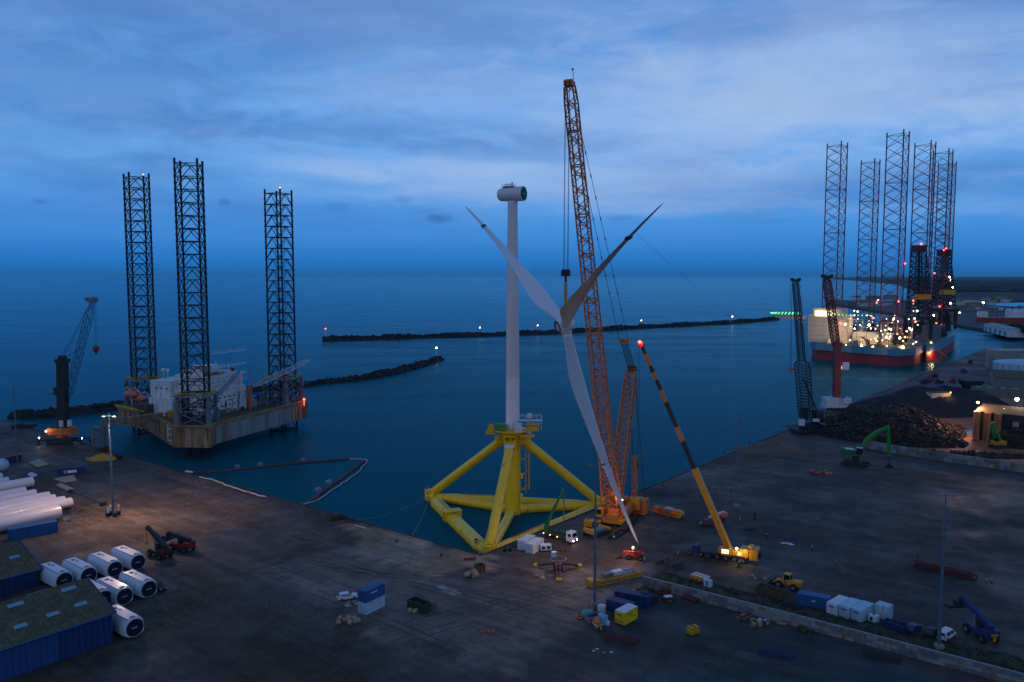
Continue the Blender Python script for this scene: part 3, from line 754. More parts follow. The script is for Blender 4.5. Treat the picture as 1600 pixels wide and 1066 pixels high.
fr=taper(a,b_,58,wf,hn,(.55,.8),.03)
lattice(m,fr,.22,.115,'Z',2,6,4)
m.build('main_boom','crane_orange',CR)
for t in (.155,.265,.37,.47,.565,.66,.755,.845,.93):     # section joints with pendant brackets
    m=MB(); p=a.lerp(b_,t); w_=wf(t); i=int(t*58)
    q=fr[i]
    for j in range(4): m.beam(q[j],q[(j+1)%4],.3,.36)
    m.build('section_joint','crane_orange',CR)
m=MB(); m.box(b_+d*.6,(2.4,2.2,1.2),rz=ha); m.cyl(b_+d*1.0+hn*1.0+head*.5,b_+d*1.0-hn*1.0+head*.5,.6,n=12); m.cyl(b_+d*1.5-head*1+hn*.9,b_+d*4-head*1+hn*.9,.08,n=5); m.build('boom_head','crane_orange',CR)
m=MB(); m.sphere(b_+d*4.1-head*1+hn*.9,.28); m.build('boom_tip_light','black',CR)
# derrick mast
ma=W2(footP)-head*1.5; mb_=W2(mastP); m=MB(); fr=taper(ma,mb_,22,3.6,hn,(.6,.5),.07); lattice(m,fr,.2,.10,'X',1,6,4); m.build('derrick_mast','crane_orange',CR)
m=MB(); m.cyl(mb_-hn*1.5,mb_+hn*1.5,.8,n=10); m.box(mb_+V((0,0,.6)),(1.8,2.8,1.0),rz=ha); m.build('mast_head','dark_red',CR)
pb=P(975,533,CB.y+22)-CB
m=MB(); m.box(pb,(1.4,3.0,1.4),rz=ha); m.build('pendant_block','crane_orange',CR)
m=MB()
for s in (-1.1,-.55,0,.55,1.1): m.cyl(mb_+hn*s,pb+hn*s,.13,n=4)
m.build('reeving','rope_dark',CR)
m=MB()
for s in (-1.6,1.6):
    q=b_+hn*s*.5-d*4; e=pb+hn*s*.9; m.cyl(q,e,.07,n=5)
    for i in range(1,12): 
        p=q.lerp(e,i/12); dd=(e-q).normalized(); m.cyl(p-dd*.5,p+dd*.5,.16,n=5)
q=b_.lerp(a,.5); m.cyl(q,pb,.035,n=4)
m.build('pendant_lines','dark_steel',CR)
hookp=P(884,431,198)-CB
m=MB()
for s in (-.6,-.42,.42,.6): m.cyl(b_+d*1.0+head*1.2+hn*s,hookp+V((0,0,1.2))+hn*s,.05,n=4)
m.build('hoist_ropes','rope_dark',CR)
m=MB(); m.box(hookp+V((0,0,.5)),(1.4,2.0,1.3),rz=ha); m.cyl(hookp+hn*-.95+V((0,0,.9)),hookp+hn*.95+V((0,0,.9)),.7,n=10); m.cyl(hookp+V((0,0,-1.2)),hookp+V((0,0,0)),.3,n=8); m.build('hook_block','black',CR)
m=MB(); m.cyl(hookp+V((0,0,-1.7)),hookp+V((0,0,-1.2)),.4,n=8); m.build('hook','red_paint',CR)
m=MB(); m.box(hookp+V((0,0,-4.2)),(.75,.6,4.6),rz=ha); m.cyl(hookp+V((0,0,-6.5)),hookp+V((0,0,-7.2)),.2,n=6); m.build('lifting_beam','machine_yellow',CR)
m=MB(); e=hubp-CB+V((0,0,1.4)); 
for s in (-.8,.8): m.cyl(hookp+V((0,0,-7)),e+hn*s,.06,n=4)
m.build('slings','rope_dark',CR)
# superstructure
m=MB()
for s in (-1,1):
    m.T=Matrix.Translation(loc(1.0,s*4.3,0))@Matrix.Rotation(ha,4,'Z')
    m.prismx([(-5.6,.15),(5.6,.15),(6.3,.8),(6.0,1.6),(-6.0,1.6),(-6.3,.8)],-.95,.95)
    for k in range(26): m.box((-5.9+k*.47,0,1.66),(.32,2.1,.12))
    m.T=None
m.build('crawler_tracks','dark_steel',CR)
m=MB(); m.T=Matrix.Rotation(ha,4,'Z'); m.box((1,0,1.4),(4.5,7,1.1)); m.cyl((1,0,1.8),(1,0,2.4),2.3,n=18); m.build('car_body','crane_yellow',CR)
m=MB(); m.T=Matrix.Rotation(ha,4,'Z'); m.box((-3,0,3.2),(15,3.2,1.4)); m.box((-3.5,2.6,3.6),(8,1.8,2.2)); m.box((-3.5,-2.6,3.6),(8,1.8,2.2)); m.box((2.2,0,4.4),(3,3.0,1.5)); m.box((-8.6,0,5),(2.2,3,2.4)); m.build('upper_deck','crane_orange',CR,bev=.06)
m=MB(); m.T=Matrix.Rotation(ha,4,'Z'); m.cyl((-2,-1.4,4.7),(-2,1.4,4.7),1.1,n=14); m.cyl((-5,-1.4,4.7),(-5,1.4,4.7),1.1,n=14); m.build('winches','rope_dark',CR)
m=MB(); m.T=Matrix.Rotation(ha,4,'Z'); m.box((4.2,-3.6,4.3),(2.6,1.6,2.5)); m.build('cab','crane_yellow',CR,bev=.1)
m=MB(); m.T=Matrix.Rotation(ha,4,'Z'); m.box((5.52,-3.6,4.7),(.06,1.4,1.4)); m.box((4.3,-4.42,4.7),(1.8,.06,1.2)); m.build('cab_window','glass_dark',CR)
m=MB(); m.T=Matrix.Rotation(ha,4,'Z')
for s in (-1,1):
    for k in range(5): m.box((-9.8,s*3.4,2.6+k*.72),(2.4,3.4,.68))
m.build('counterweight_stack','crane_yellow',CR,bev=.04)
# superlift tray
cw=W2(G(1000,802)); m=MB(); m.box(cw+V((0,0,.7)),(5.6,5.2,.6),rz=ha); 
for k in range(5): m.box(cw+V((0,0,1.4+k*.75)),(4.4,4.6,.7),rz=ha)
m.build('ballast_tray','crane_orange',CR,bev=.04)
m=MB()
for s in (-1.6,1.6): m.cyl(mb_+hn*s*.6,cw+hn*s+V((0,0,5)),.06,n=4); m.cyl(mb_+hn*s*.6+head*.6,cw+hn*s+head*1+V((0,0,5)),.06,n=4)
m.beam(W2(footP)-head*6,cw+V((0,0,1)),.7,.7); m.build('ballast_pendants','dark_steel',CR)
m=MB(); cw2=W2(G(996,806)); lattice(m,frames(cw2+V((-1,0,0)),cw2+V((-1,0,19)),7,4,.8),.1,.06,'Z',1); m.build('rear_guide_frame','crane_orange',CR)
lp=P(967,780,CB.y-5)-CB
m=MB(); m.sphere(lp,.42); m.sphere(lp+V((.9,0,-.3)),.28); m.build('work_light','bulb_warm',CR)
lamp(lp+CB+V((0,-1.5,1.0)),380,(1,.6,.35),.4)
# counterweight blocks beside the crane
t=thing('counterweight_pile','orange steel counterweight slabs lying left of the big crane base','counterweight',G(926,822),ha)
m=MB(); 
for k in range(3): m.box((0,0,.3+.62*k),(2.4,4.8,.58))
m.build('slabs','crane_yellow',t,bev=.04); m=MB(); [m.cyl((0,s,1.9),(0,s,2.2),.2,n=6) for s in (-1.5,1.5)]; m.build('lifting_lugs','dark_steel',t)
t=thing('transport_crawler','low dark tracked carrier with orange ends in front of the big crane','tracked carrier',G(933,835),aR-.2)
m=MB(); [m.prismx([(-3.4,.1),(3.4,.1),(3.9,.6),(3.5,1.2),(-3.5,1.2),(-3.9,.6)],y0,y0+.9) for y0 in (-2.2,1.3)]; m.build('tracks','dark_steel',t)
m=MB(); m.box((0,0,1.3),(5.6,2.4,.8)); m.build('deck','grey_steel',t); m=MB(); m.box((-3.1,0,1.5),(.9,4.6,1.3)); m.box((3.1,0,1.5),(.7,4.4,.7)); m.build('end_beam','machine_yellow',t,bev=.05)
t=thing('steel_sled','low dark steel sled on the quay below the lowest rotor blade','sled',G(963,838),aR+.1)
m=MB(); m.beam((-3.5,-.9,.35),(3.5,-.9,.35),.4,.6); m.beam((-3.5,.9,.35),(3.5,.9,.35),.4,.6); [m.beam((x,-1,.7),(x,1,.7),.3,.3) for x in (-3,-1,1,3)]; m.box((-2.6,0,1.1),(1,1,.6)); m.build('frame','dark_steel',t)
m=MB(); m.sphere((-3.4,-.8,1.0),.3); m.build('white_float','white_paint',t)
# ================================================================ rusty jack-up rig, left
def boxat(mb,o,u,l,w,h,z0,dv=1):
    """box from corner o, length l along u, width w to the left (dv=1) of u, height h from z0"""
    u=V((u[0],u[1],0)).normalized(); v=V((-u.y,u.x,0))*dv
    c=V((o[0],o[1],0))+u*l/2+v*w/2; mb.box((c.x,c.y,z0+h/2),(l,w,h),rz=math.atan2(u.y,u.x))
HT,HBt=10.6,2.6
LF,LL_,LR=V((-136.5,341,0)),V((-183,393,0)),V((-115.5,398,0))
JO=(LF+LL_+LR)/3
J=thing('jackup_rig','rusty three legged jack-up drilling platform with dark legs moored at the left quay','jack-up rig',JO)
j=lambda p:V((p[0]-JO.x,p[1]-JO.y,p[2] if len(p)>2 else 0))
hp=[j(G(272,699,HBt)),j(G(329,700,HBt)),j(G(337,694,HBt)),j((-109,388,0)),j((-105,400,0)),j((-106,409,0)),j((-124,416,0)),j((-176,411,0)),j((-191,402,0)),j((-192,384,0)),j((-172,370,0))]
m=MB(); m.prism([(p.x,p.y) for p in hp],HBt,HT); m.build('hull',['hull_rust'],J)
m=MB(); n=len(hp)
for i in range(n):
    a,b_=hp[i],hp[(i+1)%n]; a=V((a.x,a.y,0)); b_=V((b_.x,b_.y,0)); L_=(b_-a).length; q=max(1,int(L_/2.2)); dd=(b_-a).normalized(); nn=V((dd.y,-dd.x,0))
    for k in range(q): p=a.lerp(b_,(k+.5)/q)+nn*.08; m.box((p.x,p.y,(HT+HBt)/2),(.16,.2,HT-HBt-.4),rz=math.atan2(dd.y,dd.x))
    m.beam(a+nn*.2+V((0,0,HT-.1)),b_+nn*.2+V((0,0,HT-.1)),.5,.35); 
m.build('hull_ribs','hull_rust',J)
m=MB(); a,b_=hp[2],hp[3]; dd=(b_-a).normalized(); nn=V((dd.y,-dd.x,0)); 
q0=V((a.x,a.y,0))+nn*.30; q1=V((b_.x,b_.y,0))+nn*.30
m.add([q0+V((0,0,HBt+.2)),q1+V((0,0,HBt+.2)),q1+V((0,0,HT-.4)),q0+V((0,0,HT-.4)),q0+nn*-.2+V((0,0,HBt+.2)),q1+nn*-.2+V((0,0,HBt+.2)),q1+nn*-.2+V((0,0,HT-.4)),q0+nn*-.2+V((0,0,HT-.4))],[(0,1,2,3),(7,6,5,4),(0,4,5,1),(3,2,6,7),(0,3,7,4),(1,5,6,2)])
m.build('side_plating','hull_grey',J)
ps=[V((p.x,p.y,HT+.02)) for p in hp]; cen=V((0,0,HT+.02)); m=MB(); m.prism([(p.x*.985,p.y*.985) for p in ps],HT,HT+.06); m.build('deck','deck_brown',J)
m=MB(); rail(m,[V((p.x*.99,p.y*.99,HT)) for p in hp],1.3,.07,2.2,True); m.build('deck_railing','yellow_rail',J)
W_=6.4
for Lg,th,tp in ((LF,math.radians(8),250),(LL_,math.radians(40),271),(LR,math.radians(-21),296)):
    px=(Lg.x/Lg.y)*FPX+800
    zt=P(px,tp+7,Lg.y).z
    c=j(Lg)
    m=MB(); nb=int(round((zt+8)/5.3)); fr=frames(V((c.x,c.y,-8)),V((c.x,c.y,zt)),nb,4,W_,rot=th+PI/4)
    lattice(m,fr,.42,.2,'K',1,8,5)
    for q in fr[-1]: m.cyl(q,q+V((0,0,2)),.5,n=8)
    for i in range(0,nb+1,1): m.cyl(fr[i][0],fr[i][2],.1,n=4)
    for k in range(0,nb*2):
        z=-8+k*(zt+8)/(nb*2)
        for q in fr[0]: 
            dx=(V((q.x,q.y,0))-V((c.x,c.y,0))).normalized(); m.box(V((q.x,q.y,z))+dx*.42,(.26,.22,1.5),rz=math.atan2(dx.y,dx.x))
    m.build('leg','leg_steel',J)
    if tp!=250:
        m=MB(); m.sphere(fr[-1][3 if tp==296 else 0]+V((0,0,2.4)),.26); m.build('warning_light','bulb_pink',J)
    # jack house: open braced frame round the leg
    m=MB(); hr=9.3; fj=frames(V((c.x,c.y,HT)),V((c.x,c.y,HT+13)),2,4,hr,rot=th+PI/4)
    lattice(m,fj,.55,.28,'X',1,6,4)
    for q in fj[0]:
        m.box(V((q.x,q.y,HT+3)),(2.2,2.2,6),rz=th); m.box(V((q.x,q.y,HT+9.6)),(1.8,1.8,3),rz=th)
    m.build('jack_house','grey_steel',J)
    m=MB(); 
    for i in range(4):
        a,b_=fj[2][i],fj[2][(i+1)%4]; m.beam(a,b_,2.4,.5)
    m.build('jack_house_deck','hull_grey',J)
    m=MB(); rail(m,[V((c.x,c.y,0))+(V((q.x,q.y,HT+13.3))-V((c.x,c.y,0)))*1 for q in fj[2]],1.2,.08,2,True); m.build('jack_house_railing','yellow_rail',J)
# accommodation
ud=V((.39,.92,0)).normalized(); uv=V((-ud.y,ud.x,0))
A0=j(G(326,651,HT)); 
def blk(s,t_,l,w,z0,h,mt,name='cabin_block',win=0,bev=.08):
    m=MB(); o=A0+ud*s+uv*t_; boxat(m,o,ud,l,w,h,z0); ob=m.build(name,mt,J,bev=bev)
    return ob
def wins(par_s,par_t,l,z,n,side=0,w=.9,h=.8,mt='glass_dark'):
    for i in range(n):
        m=MB(); 
        if side==0: c=A0+ud*(par_s+l*(i+.5)/n)+uv*(par_t-.03); m.box((c.x,c.y,z),(w,.1,h),rz=math.atan2(ud.y,ud.x))
        else: c=A0+uv*(par_t+l*(i+.5)/n)+ud*(par_s-.03); m.box((c.x,c.y,z),(.1,w,h),rz=math.atan2(ud.y,ud.x))
        m.build('window',mt,J)
blk(0,0,25,24,HT,11.5,'white_dirty'); blk(1.5,1.5,23,20,HT+11.5,6.5,'white_dirty'); blk(3,4,9,8,HT+18,4.5,'white_dirty','wheelhouse')
blk(-6,16,24,14,HT,8,'white_dirty'); blk(-3,20,14,12,HT+8,7.5,'white_dirty'); blk(8,14,12,10,HT+11.5,8,'white_dirty')
blk(-10,27,8,8,HT,5,'deck_brown','machinery_house')
wins(1,0,20,HT+3.5,7); wins(2,0,20,HT+7.5,6); wins(3,1.5,18,HT+14.5,5); wins(-3,20,10,HT+12,3,1); wins(0,2,18,HT+6,4,1); wins(0,1.5,18,HT+14,3,1)
m=MB(); o=A0-uv*1.0
for z in (HT+3.9,HT+7.2,HT+11.4,HT+17.9): a=o+ud*1+V((0,0,z)); b_=o+ud*24+V((0,0,z)); m.beam(a,b_,1.2,.15); rail(m,[a-uv*.5,b_-uv*.5],1.1,.06,2)
m.cyl(o+ud*2+V((0,0,HT)),o+ud*12+V((0,0,HT+7)),.2,n=5); m.build('outside_walkway','white_dirty',J)
r=random.Random(40)
for k in range(34):
    f=r.random(); s0=r.uniform(-9,1) if k%2 else r.uniform(24,30); t0=r.uniform(0,34); z0=HT
    if k%3==0: s0,t0,z0=r.uniform(2,22),r.uniform(2,20),HT+18.05
    o=A0+ud*s0+uv*t0; m=MB(); q=(r.uniform(1.5,4),r.uniform(1.5,4),r.uniform(1.2,4.5) if z0==HT else r.uniform(.8,2)); m.box((o.x,o.y,z0+q[2]/2),q,rz=math.atan2(ud.y,ud.x)); m.build('deck_house',r.choice(['white_dirty','hull_grey','grey_steel','dark_steel','orange_red','hull_rust']),J,bev=.06)
for k in range(16):
    s0=r.uniform(0,24); z0=r.uniform(HT+.5,HT+9); m=MB(); o=A0+ud*s0-uv*.15; a_=V((o.x,o.y,z0)); 
    if k%2: m.cyl(a_,a_+ud*r.uniform(2,7),.16,n=5)
    else: m.cyl(a_,a_+V((0,0,r.uniform(2,6))),.18,n=5)
    m.build('pipe',r.choice(['grey_steel','dark_steel','hull_rust']),J)
for k in range(9):
    s0=r.uniform(-3,24); o=A0+ud*s0+uv*r.uniform(-2.5,-.6); m=MB(); m.box((o.x,o.y,HT+.7),(r.uniform(.8,2.4),1.2,1.4),rz=r.uniform(0,2)); m.build('deck_crate',r.choice(['tan','dark_steel','red_paint','machine_yellow','grey_steel']),J)
m=MB(); r=random.Random(4)
for k in range(26):
    s,t_=r.uniform(-14,38),r.uniform(-3,34)
    if 0<s<25 and 0<t_<24: zz_=HT+18.1 if r.random()<.4 and s>2 and t_>2 else None
    else: zz_=HT
    if zz_ is None: continue
    o=A0+ud*s+uv*t_; m=MB(); m.box((o.x,o.y,zz_+r.uniform(.5,1.4)),(r.uniform(1,3),r.uniform(1,3),r.uniform(1,2.8)),rz=r.uniform(0,3)); m.build('deck_equipment','grey_steel',J)
m=MB(); 
for k in range(7): o=A0+ud*(28+k*2.2)+uv*r.uniform(2,6); m.cyl((o.x,o.y,HT),(o.x,o.y,HT+r.uniform(2.5,5)),.9,n=10)
m.build('tanks','cont_blue',J)
m=MB(); 
for k in range(5): o=A0+ud*(30+k*2.6)+uv*r.uniform(-1,2); m.box((o.x,o.y,HT+.8),(2,1.6,1.6),rz=r.uniform(0,3))
m.build('deck_cargo','tan',J)
m=MB(); q=j(G(231,640,HT)); m.box(q+V((0,0,1.2)),(7,3,2.4),rz=.4); q=j(G(272,652,HT)); m.box(q+V((0,0,1.6)),(5,4,3.0),rz=.4); m.build('yellow_winch_house','machine_yellow',J)
# vent stacks and posts
for k in range(8): m=MB(); o=A0+ud*r.uniform(2,22)+uv*r.uniform(3,22); m.cyl((o.x,o.y,HT+17),(o.x,o.y,HT+r.uniform(20,24)),.2,n=5); m.build('roof_antenna','white_dirty',J)
m=MB(); 
for px in ((255,578),(262,579)): q=j(P(px[0],px[1],372)); m.sphere(q,.9,8); m.cyl(q-V((0,0,4)),q,.2,n=5)
m.build('radomes','white_paint',J,smooth=True)
# lifeboats
for i,(x,y) in enumerate(((204,616),(219,622))):
    c=j(P(x,y,374)); u=V((.85,-.5,0)).normalized(); mb=MB()
    R_=Matrix.Translation(c)@Matrix.Rotation(math.atan2(u.y,u.x),4,'Z')@Matrix.Rotation(PI/2,4,'Y')
    mb.lathe([(.1,-4.2),(1.1,-3.6),(1.7,-2),(1.8,0),(1.7,2),(1.0,3.7),(.1,4.3)],14,R_); o=mb.build('lifeboat','pink_orange',J,smooth=True)
    mb=MB(); mb.box(c+V((0,0,1.8)),(2.4,1.6,1),rz=math.atan2(u.y,u.x)); mb.build('lifeboat_canopy','pink_orange',J,bev=.2)
    mb=MB()
    for s in (-3,3): p=c+u*s; mb.path([p+V((1.2,2.4,-6)),p+V((1.0,2.4,1.5)),p+V((0,1,3.2)),p+V((0,-.4,2.6))],.22,6)
    mb.build('davit','white_dirty',J)
m=MB(); m.cyl(j(P(181,634,368)),j(P(226,644,362)),.7,n=10); m.build('yellow_pipe','machine_yellow',J)
# deck crane booms at rest
m=MB(); a=j(P(396,604,376)); b_=j(P(484,563,372)); lattice(m,taper(a,b_,16,1.9,(0,0,1),(.3,.3),.12),.17,.09,'Z',1); m.build('crane_boom','cont_white',J)
m=MB(); c=j(P(390,612,378)); m.cyl(V((c.x,c.y,HT)),c,.8,n=12); m.box(c+V((0,0,.8)),(2.6,2.2,2.2),rz=.4); m.cyl(a,a+V((-1.5,0,8)),.2,n=5); m.cyl(a+V((-1.5,0,8)),b_,.05,n=4); m.build('crane_pedestal','orange_red',J)
m=MB(); a=j(P(340,618,345)); b_=j(P(374,580,352)); lattice(m,taper(a,b_,12,1.2,(0,0,1),(.3,.3),.12),.09,.05,'Z',1); m.build('crane_boom','grey_steel',J)
m=MB(); a=j(P(455,590,394)); 
for x,y in ((432,632),(444,630),(462,628)): m.cyl(a,j(P(x,y,390)),.2,n=5)
m.build('gantry_frame','grey_steel',J)
m=MB(); p=j(P(475,624,396)); m.sphere(p,.5); m.cyl(p-V((0,0,3)),p,.12,n=5); m.build('red_stern_light','bulb_red',J)
lamp(p+JO+V((.5,-2,.2)),120,(1,.15,.1),.4)
m=MB()
for x,y in ((262,668),(240,655),(470,645)): 
    q=j(P(x,y,360)); 
a=hp[0]; q=V((a.x-1.8,a.y+3,0)); 
for z in (5,7.5,10): m.box((q.x,q.y,z),(3,2.5,.15)); 
for dx in (-1.4,1.4): m.cyl((q.x+dx,q.y-1.2,5),(q.x+dx,q.y-1.2,12),.12,n=5)
m.build('boarding_stair','white_dirty',J)
# ---- gangway with its stair tower
GT=G(156,703); t=thing('stair_tower','tall scaffold stair tower of pale steel at the left quay edge','stair tower',GT,.35)
m=MB(); lattice(m,frames((0,0,0),(0,0,10.2),5,4,3.1,rot=PI/4),.16,.09,'Z',1); m.build('scaffold','hull_rust',t)
m=MB()
for k in range(5): m.box((0,0,2*k+2),(4.2,4.2,.12)); m.beam((-1.8,-1.2 if k%2 else 1.2,2*k),(1.8,-1.2 if k%2 else 1.2,2*k+2),.9,.12)
m.build('stair_flights','grey_steel',t)
ga=P(160,664,GT.y); gb=P(246,655,352); ga.z=10.4; gb.z=max(gb.z,HT+.5)
t=thing('gangway','long pale truss gangway bridging from the stair tower to the jack-up rig','gangway',ga)
m=MB(); lattice(m,frames((0,0,1.0),gb-ga+V((0,0,1.0)),14,4,1,side=(2.6,2.0,(0,0,1))),.2,.12,'Z',1); m.build('truss','hull_rust',t)
m=MB(); m.beam((0,0,.1),gb-ga+V((0,0,.1)),1.6,.12); m.build('walkway','grey_steel',t)
# ================================================================ drilling rigs in lights, right
def leg3(mb,c,z0,z1,r,nb,rot,rc,rd,extra=3):
    fr=frames(V((c[0],c[1],z0)),V((c[0],c[1],z1)),nb,3,r,rot=rot)
    lattice(mb,fr,rc,rd,'X',4,6,4)
    for q in fr[-1]: mb.cyl(q,q+V((0,0,extra)),rc*1.1,n=6)
    return fr
def rig(name,label,legs,hull_px,zdeck,tops,derr,dtop,R_=10.4,rotL=.35):
    o=V((sum(l.x for l in legs)/3,sum(l.y for l in legs)/3,0)); t=thing(name,label,'drilling rig',o)
    for l,tp in zip(legs,tops):
        px=(l.x/l.y)*FPX+800; zt=P(px,tp,l.y).z; c=l-o
        m=MB(); nb=int((zt+6)/9.6); fr=leg3(m,c,-6,zt,R_,nb,rotL,.55,.22); m.build('leg','leg_red',t)
        m=MB(); 
        for q in fr[0]: m.box(V((q.x,q.y,zdeck+6)),(3,3,12),rz=rotL)
        m.build('jack_house','dark_steel',t)
        m=MB(); m.sphere(fr[-1][0]+V((0,0,3.5)),.5); m.build('warning_light','bulb_red' if tp in (208,) else 'dark_steel',t)
    return t,o
A1,A2,A3=V((1302-800)/FPX*750*V((1,0,0))+V((0,750,0))) if False else V(((1302-800)/FPX*752,752,0)),V(((1395.5-800)/FPX*695,695,0)),V(((1354-800)/FPX*822,822,0))
RA,oA=rig('drilling_rig','brightly lit red hulled drilling rig with helideck and cream cabins at the right quay','',0,0,0,0,0) if False else rig('drilling_rig','brightly lit red hulled drilling rig with helideck and cream cabins at the right quay',[A1,A2,A3],None,12,(228,211,254),None,None)
ra=lambda p:V(p)-oA
wl=[G(1268,558,WZ),G(1276,562,WZ),G(1318,566,WZ),G(1402,573.5,WZ),G(1428,571,WZ),G(1448,562,WZ),V((420,800,0)),V((410,850,0)),V((336,860,0))]
P2=[(p-oA) for p in wl]; cx_=sum(p.x for p in P2)/len(P2); cy_=sum(p.y for p in P2)/len(P2)
fl=[((p.x-cx_)*1.03+cx_,(p.y-cy_)*1.03+cy_) for p in P2]
m=MB(); m.prism([(p.x,p.y) for p in P2],-5,6.2); m.build('hull','hull_red',RA)
m=MB(); m.prism(fl,6.2,12.2); m.build('upper_hull','hull_blue',RA)
m=MB(); m.prism([((x-cx_)*.98+cx_,(y-cy_)*.98+cy_) for x,y in fl],12.2,12.3); m.build('deck','dark_steel',RA)
m=MB(); rail(m,[V((x,y,12.2)) for x,y in fl],1.3,.1,3,True); m.build('deck_railing','grey_steel',RA)
def facebox(mb,a_px,b_px,depth,h,Y=None,z=12.2,o=oA):
    a=G(a_px[0],a_px[1],z)-o; b_=G(b_px[0],b_px[1],z)-o; u=(b_-a); l=u.length; boxat(mb,a,u,l,depth,h,z); return a,b_
m=MB(); a0,b0=facebox(m,(1262,534.5),(1320,537.5),24,26); m.build('cabin_block','cream',RA,bev=.2)
u0=(b0-a0).normalized(); v0=V((-u0.y,u0.x,0)); l0=(b0-a0).length
for rr in range(5):
    for i in range(9):
        c=a0+u0*(l0*(i+.7)/9.4)+V((0,0,4+rr*4.2)); c.z=12.2+2.5+rr*4.4
        m=MB(); m.box(c-v0*.06,(.8,.15,.6),rz=math.atan2(u0.y,u0.x)); m.build('window','glass_dark',RA)
m=MB(); c=a0+u0*l0*.5+v0*10; m.box((c.x,c.y,41.2),(l0*.8,16,6),rz=math.atan2(u0.y,u0.x)); m.build('bridge_deck','cream',RA,bev=.2)
m=MB(); c=a0+u0*l0*.45+V((0,0,36))-v0*.3; c.z=39.5; m.box(c+V((0,-.3,0)),(l0*.55,.3,5.0),rz=math.atan2(u0.y,u0.x)); m.build('lit_bridge_windows','lit_panel',RA)
# helideck
hc=a0+V((-20,4,0)); m=MB(); m.cyl((hc.x,hc.y,38.0),(hc.x,hc.y,38.6),13,n=8); m.build('helideck','green_dark',RA)
m=MB()
for k in range(8):
    th=k*PI/4+PI/8; p=V((hc.x+13.3*math.cos(th),hc.y+13.3*math.sin(th),38.4)); q=V((hc.x+13.3*math.cos(th+PI/4),hc.y+13.3*math.sin(th+PI/4),38.4)); m.beam(p,q,1.4,.3)
m.beam(V((hc.x-8,hc.y,36)),a0+V((0,6,24)),1.0,1.0); m.beam(V((hc.x,hc.y,38)),a0+V((2,6,16)),.9,.9); m.beam(V((hc.x-10,hc.y,37)),V((hc.x+18,hc.y,35)),1.2,3.4); m.build('helideck_frame','white_dirty',RA)
m=MB()
for k in range(26): th=2*PI*k/26; m.sphere((hc.x+13.2*math.cos(th),hc.y+13.2*math.sin(th),39.2),.42,5)
m.build('helideck_lights','bulb_green',RA)
m=MB()
for k in range(12): p=a0+u0*(l0*.5+k*3.4)+V((0,0,0)); m.sphere((p.x,p.y-1,38.8),.36,5)
m.build('deck_edge_lights','bulb_green',RA)
m=MB(); c=b0+v0*17+u0*24; m.box((c.x,c.y,17.5),(40,18,10),rz=math.atan2(u0.y,u0.x)+.05); m.build('engine_house','cream',RA,bev=.2)
m=MB(); r=random.Random(9)
cc=V((cx_,cy_,0))
for k in range(64):
    q=V((r.uniform(-.85,.9),r.uniform(-.9,.85),0)); i=r.randrange(len(P2)); p=cc.lerp(P2[i],r.uniform(.1,.9)); p=p.lerp(P2[(i+1)%len(P2)],r.uniform(0,.4))
    h=r.uniform(2,7); m=MB(); a_,b2,c_=r.uniform(3,9),r.uniform(3,7),r.choice((.3,.35,1.9)); m.box((p.x,p.y,12.2+h/2),(a_,b2,h),rz=c_); m.box((p.x+.4,p.y,12.2+h+.5),(a_*.4,b2*.5,1.0),rz=c_); m.build('machinery_block',r.choice(['grey_steel','dark_steel','cream','hull_grey','white_dirty']),RA)
m=MB()
for k in range(34):
    i=r.randrange(len(P2)); p=cc.lerp(P2[i],r.uniform(.1,.93)); q=p+V((r.uniform(-14,14),r.uniform(-8,8),0)); z=r.uniform(15,34)
    m=MB(); m.cyl((p.x,p.y,12),(p.x,p.y,z),.35,n=5); m.cyl((p.x,p.y,z),(q.x,q.y,z),.3,n=5); m.cyl((q.x,q.y,12),(q.x,q.y,z),.3,n=5); m.build('pipe_frame','cream' if k%2 else 'grey_steel',RA)
def derrick(t,o,px,Y,yb,yt,w,label_m,neon=None):
    b_=P(px,yb,Y)-o; tp=P(px+1,yt,Y)-o; m=MB(); 
    fr=[]
    for i in range(13):
        s=i/12; c=b_.lerp(tp,s); ww=w*(1-.45*s); fr.append([c+V((sx*ww/2,sy*ww/2,0)) for sx,sy in ((-1,-1),(1,-1),(1,1),(-1,1))])
    lattice(m,fr,.55,.32,'X',1,6,4)
    for i in (3,6,9): 
        c=b_.lerp(tp,i/12); m.box(c,(w*.7,w*.7,.8))
    m.cyl(b_-V((0,0,6)),tp,1.1,n=8); m.build('derrick',label_m,t)
    m=MB(); m.box(tp+V((0,0,2)),(w*.62,w*.62,6)); m.build('crown_block','dark_red',t,bev=.2)
    m=MB(); c=b_.lerp(tp,.27); m.box(c-V((0,w*.47,0)),(w*.98,.4,4.6)); m.build('wind_wall','machine_yellow' if neon else 'yellow_rail',t)
    m=MB(); m.box(b_-V((0,0,4)),(w*1.35,w*1.3,3)); [m.box(b_-V((x*w*.5,y*w*.5,14)),(2.2,2.2,18)) for x in (-1,1) for y in (-1,1)]; m.box(b_-V((0,-3,13)),(w*.8,w*.6,9)); m.build('drill_floor','dark_steel',t)
    m=MB(); m.sphere(tp+V((0,-w*.2,6)),.8,6); m.build('crown_light','bulb_red',t)
derrick(RA,oA,1435,735,490,392,16,'dark_steel',True)
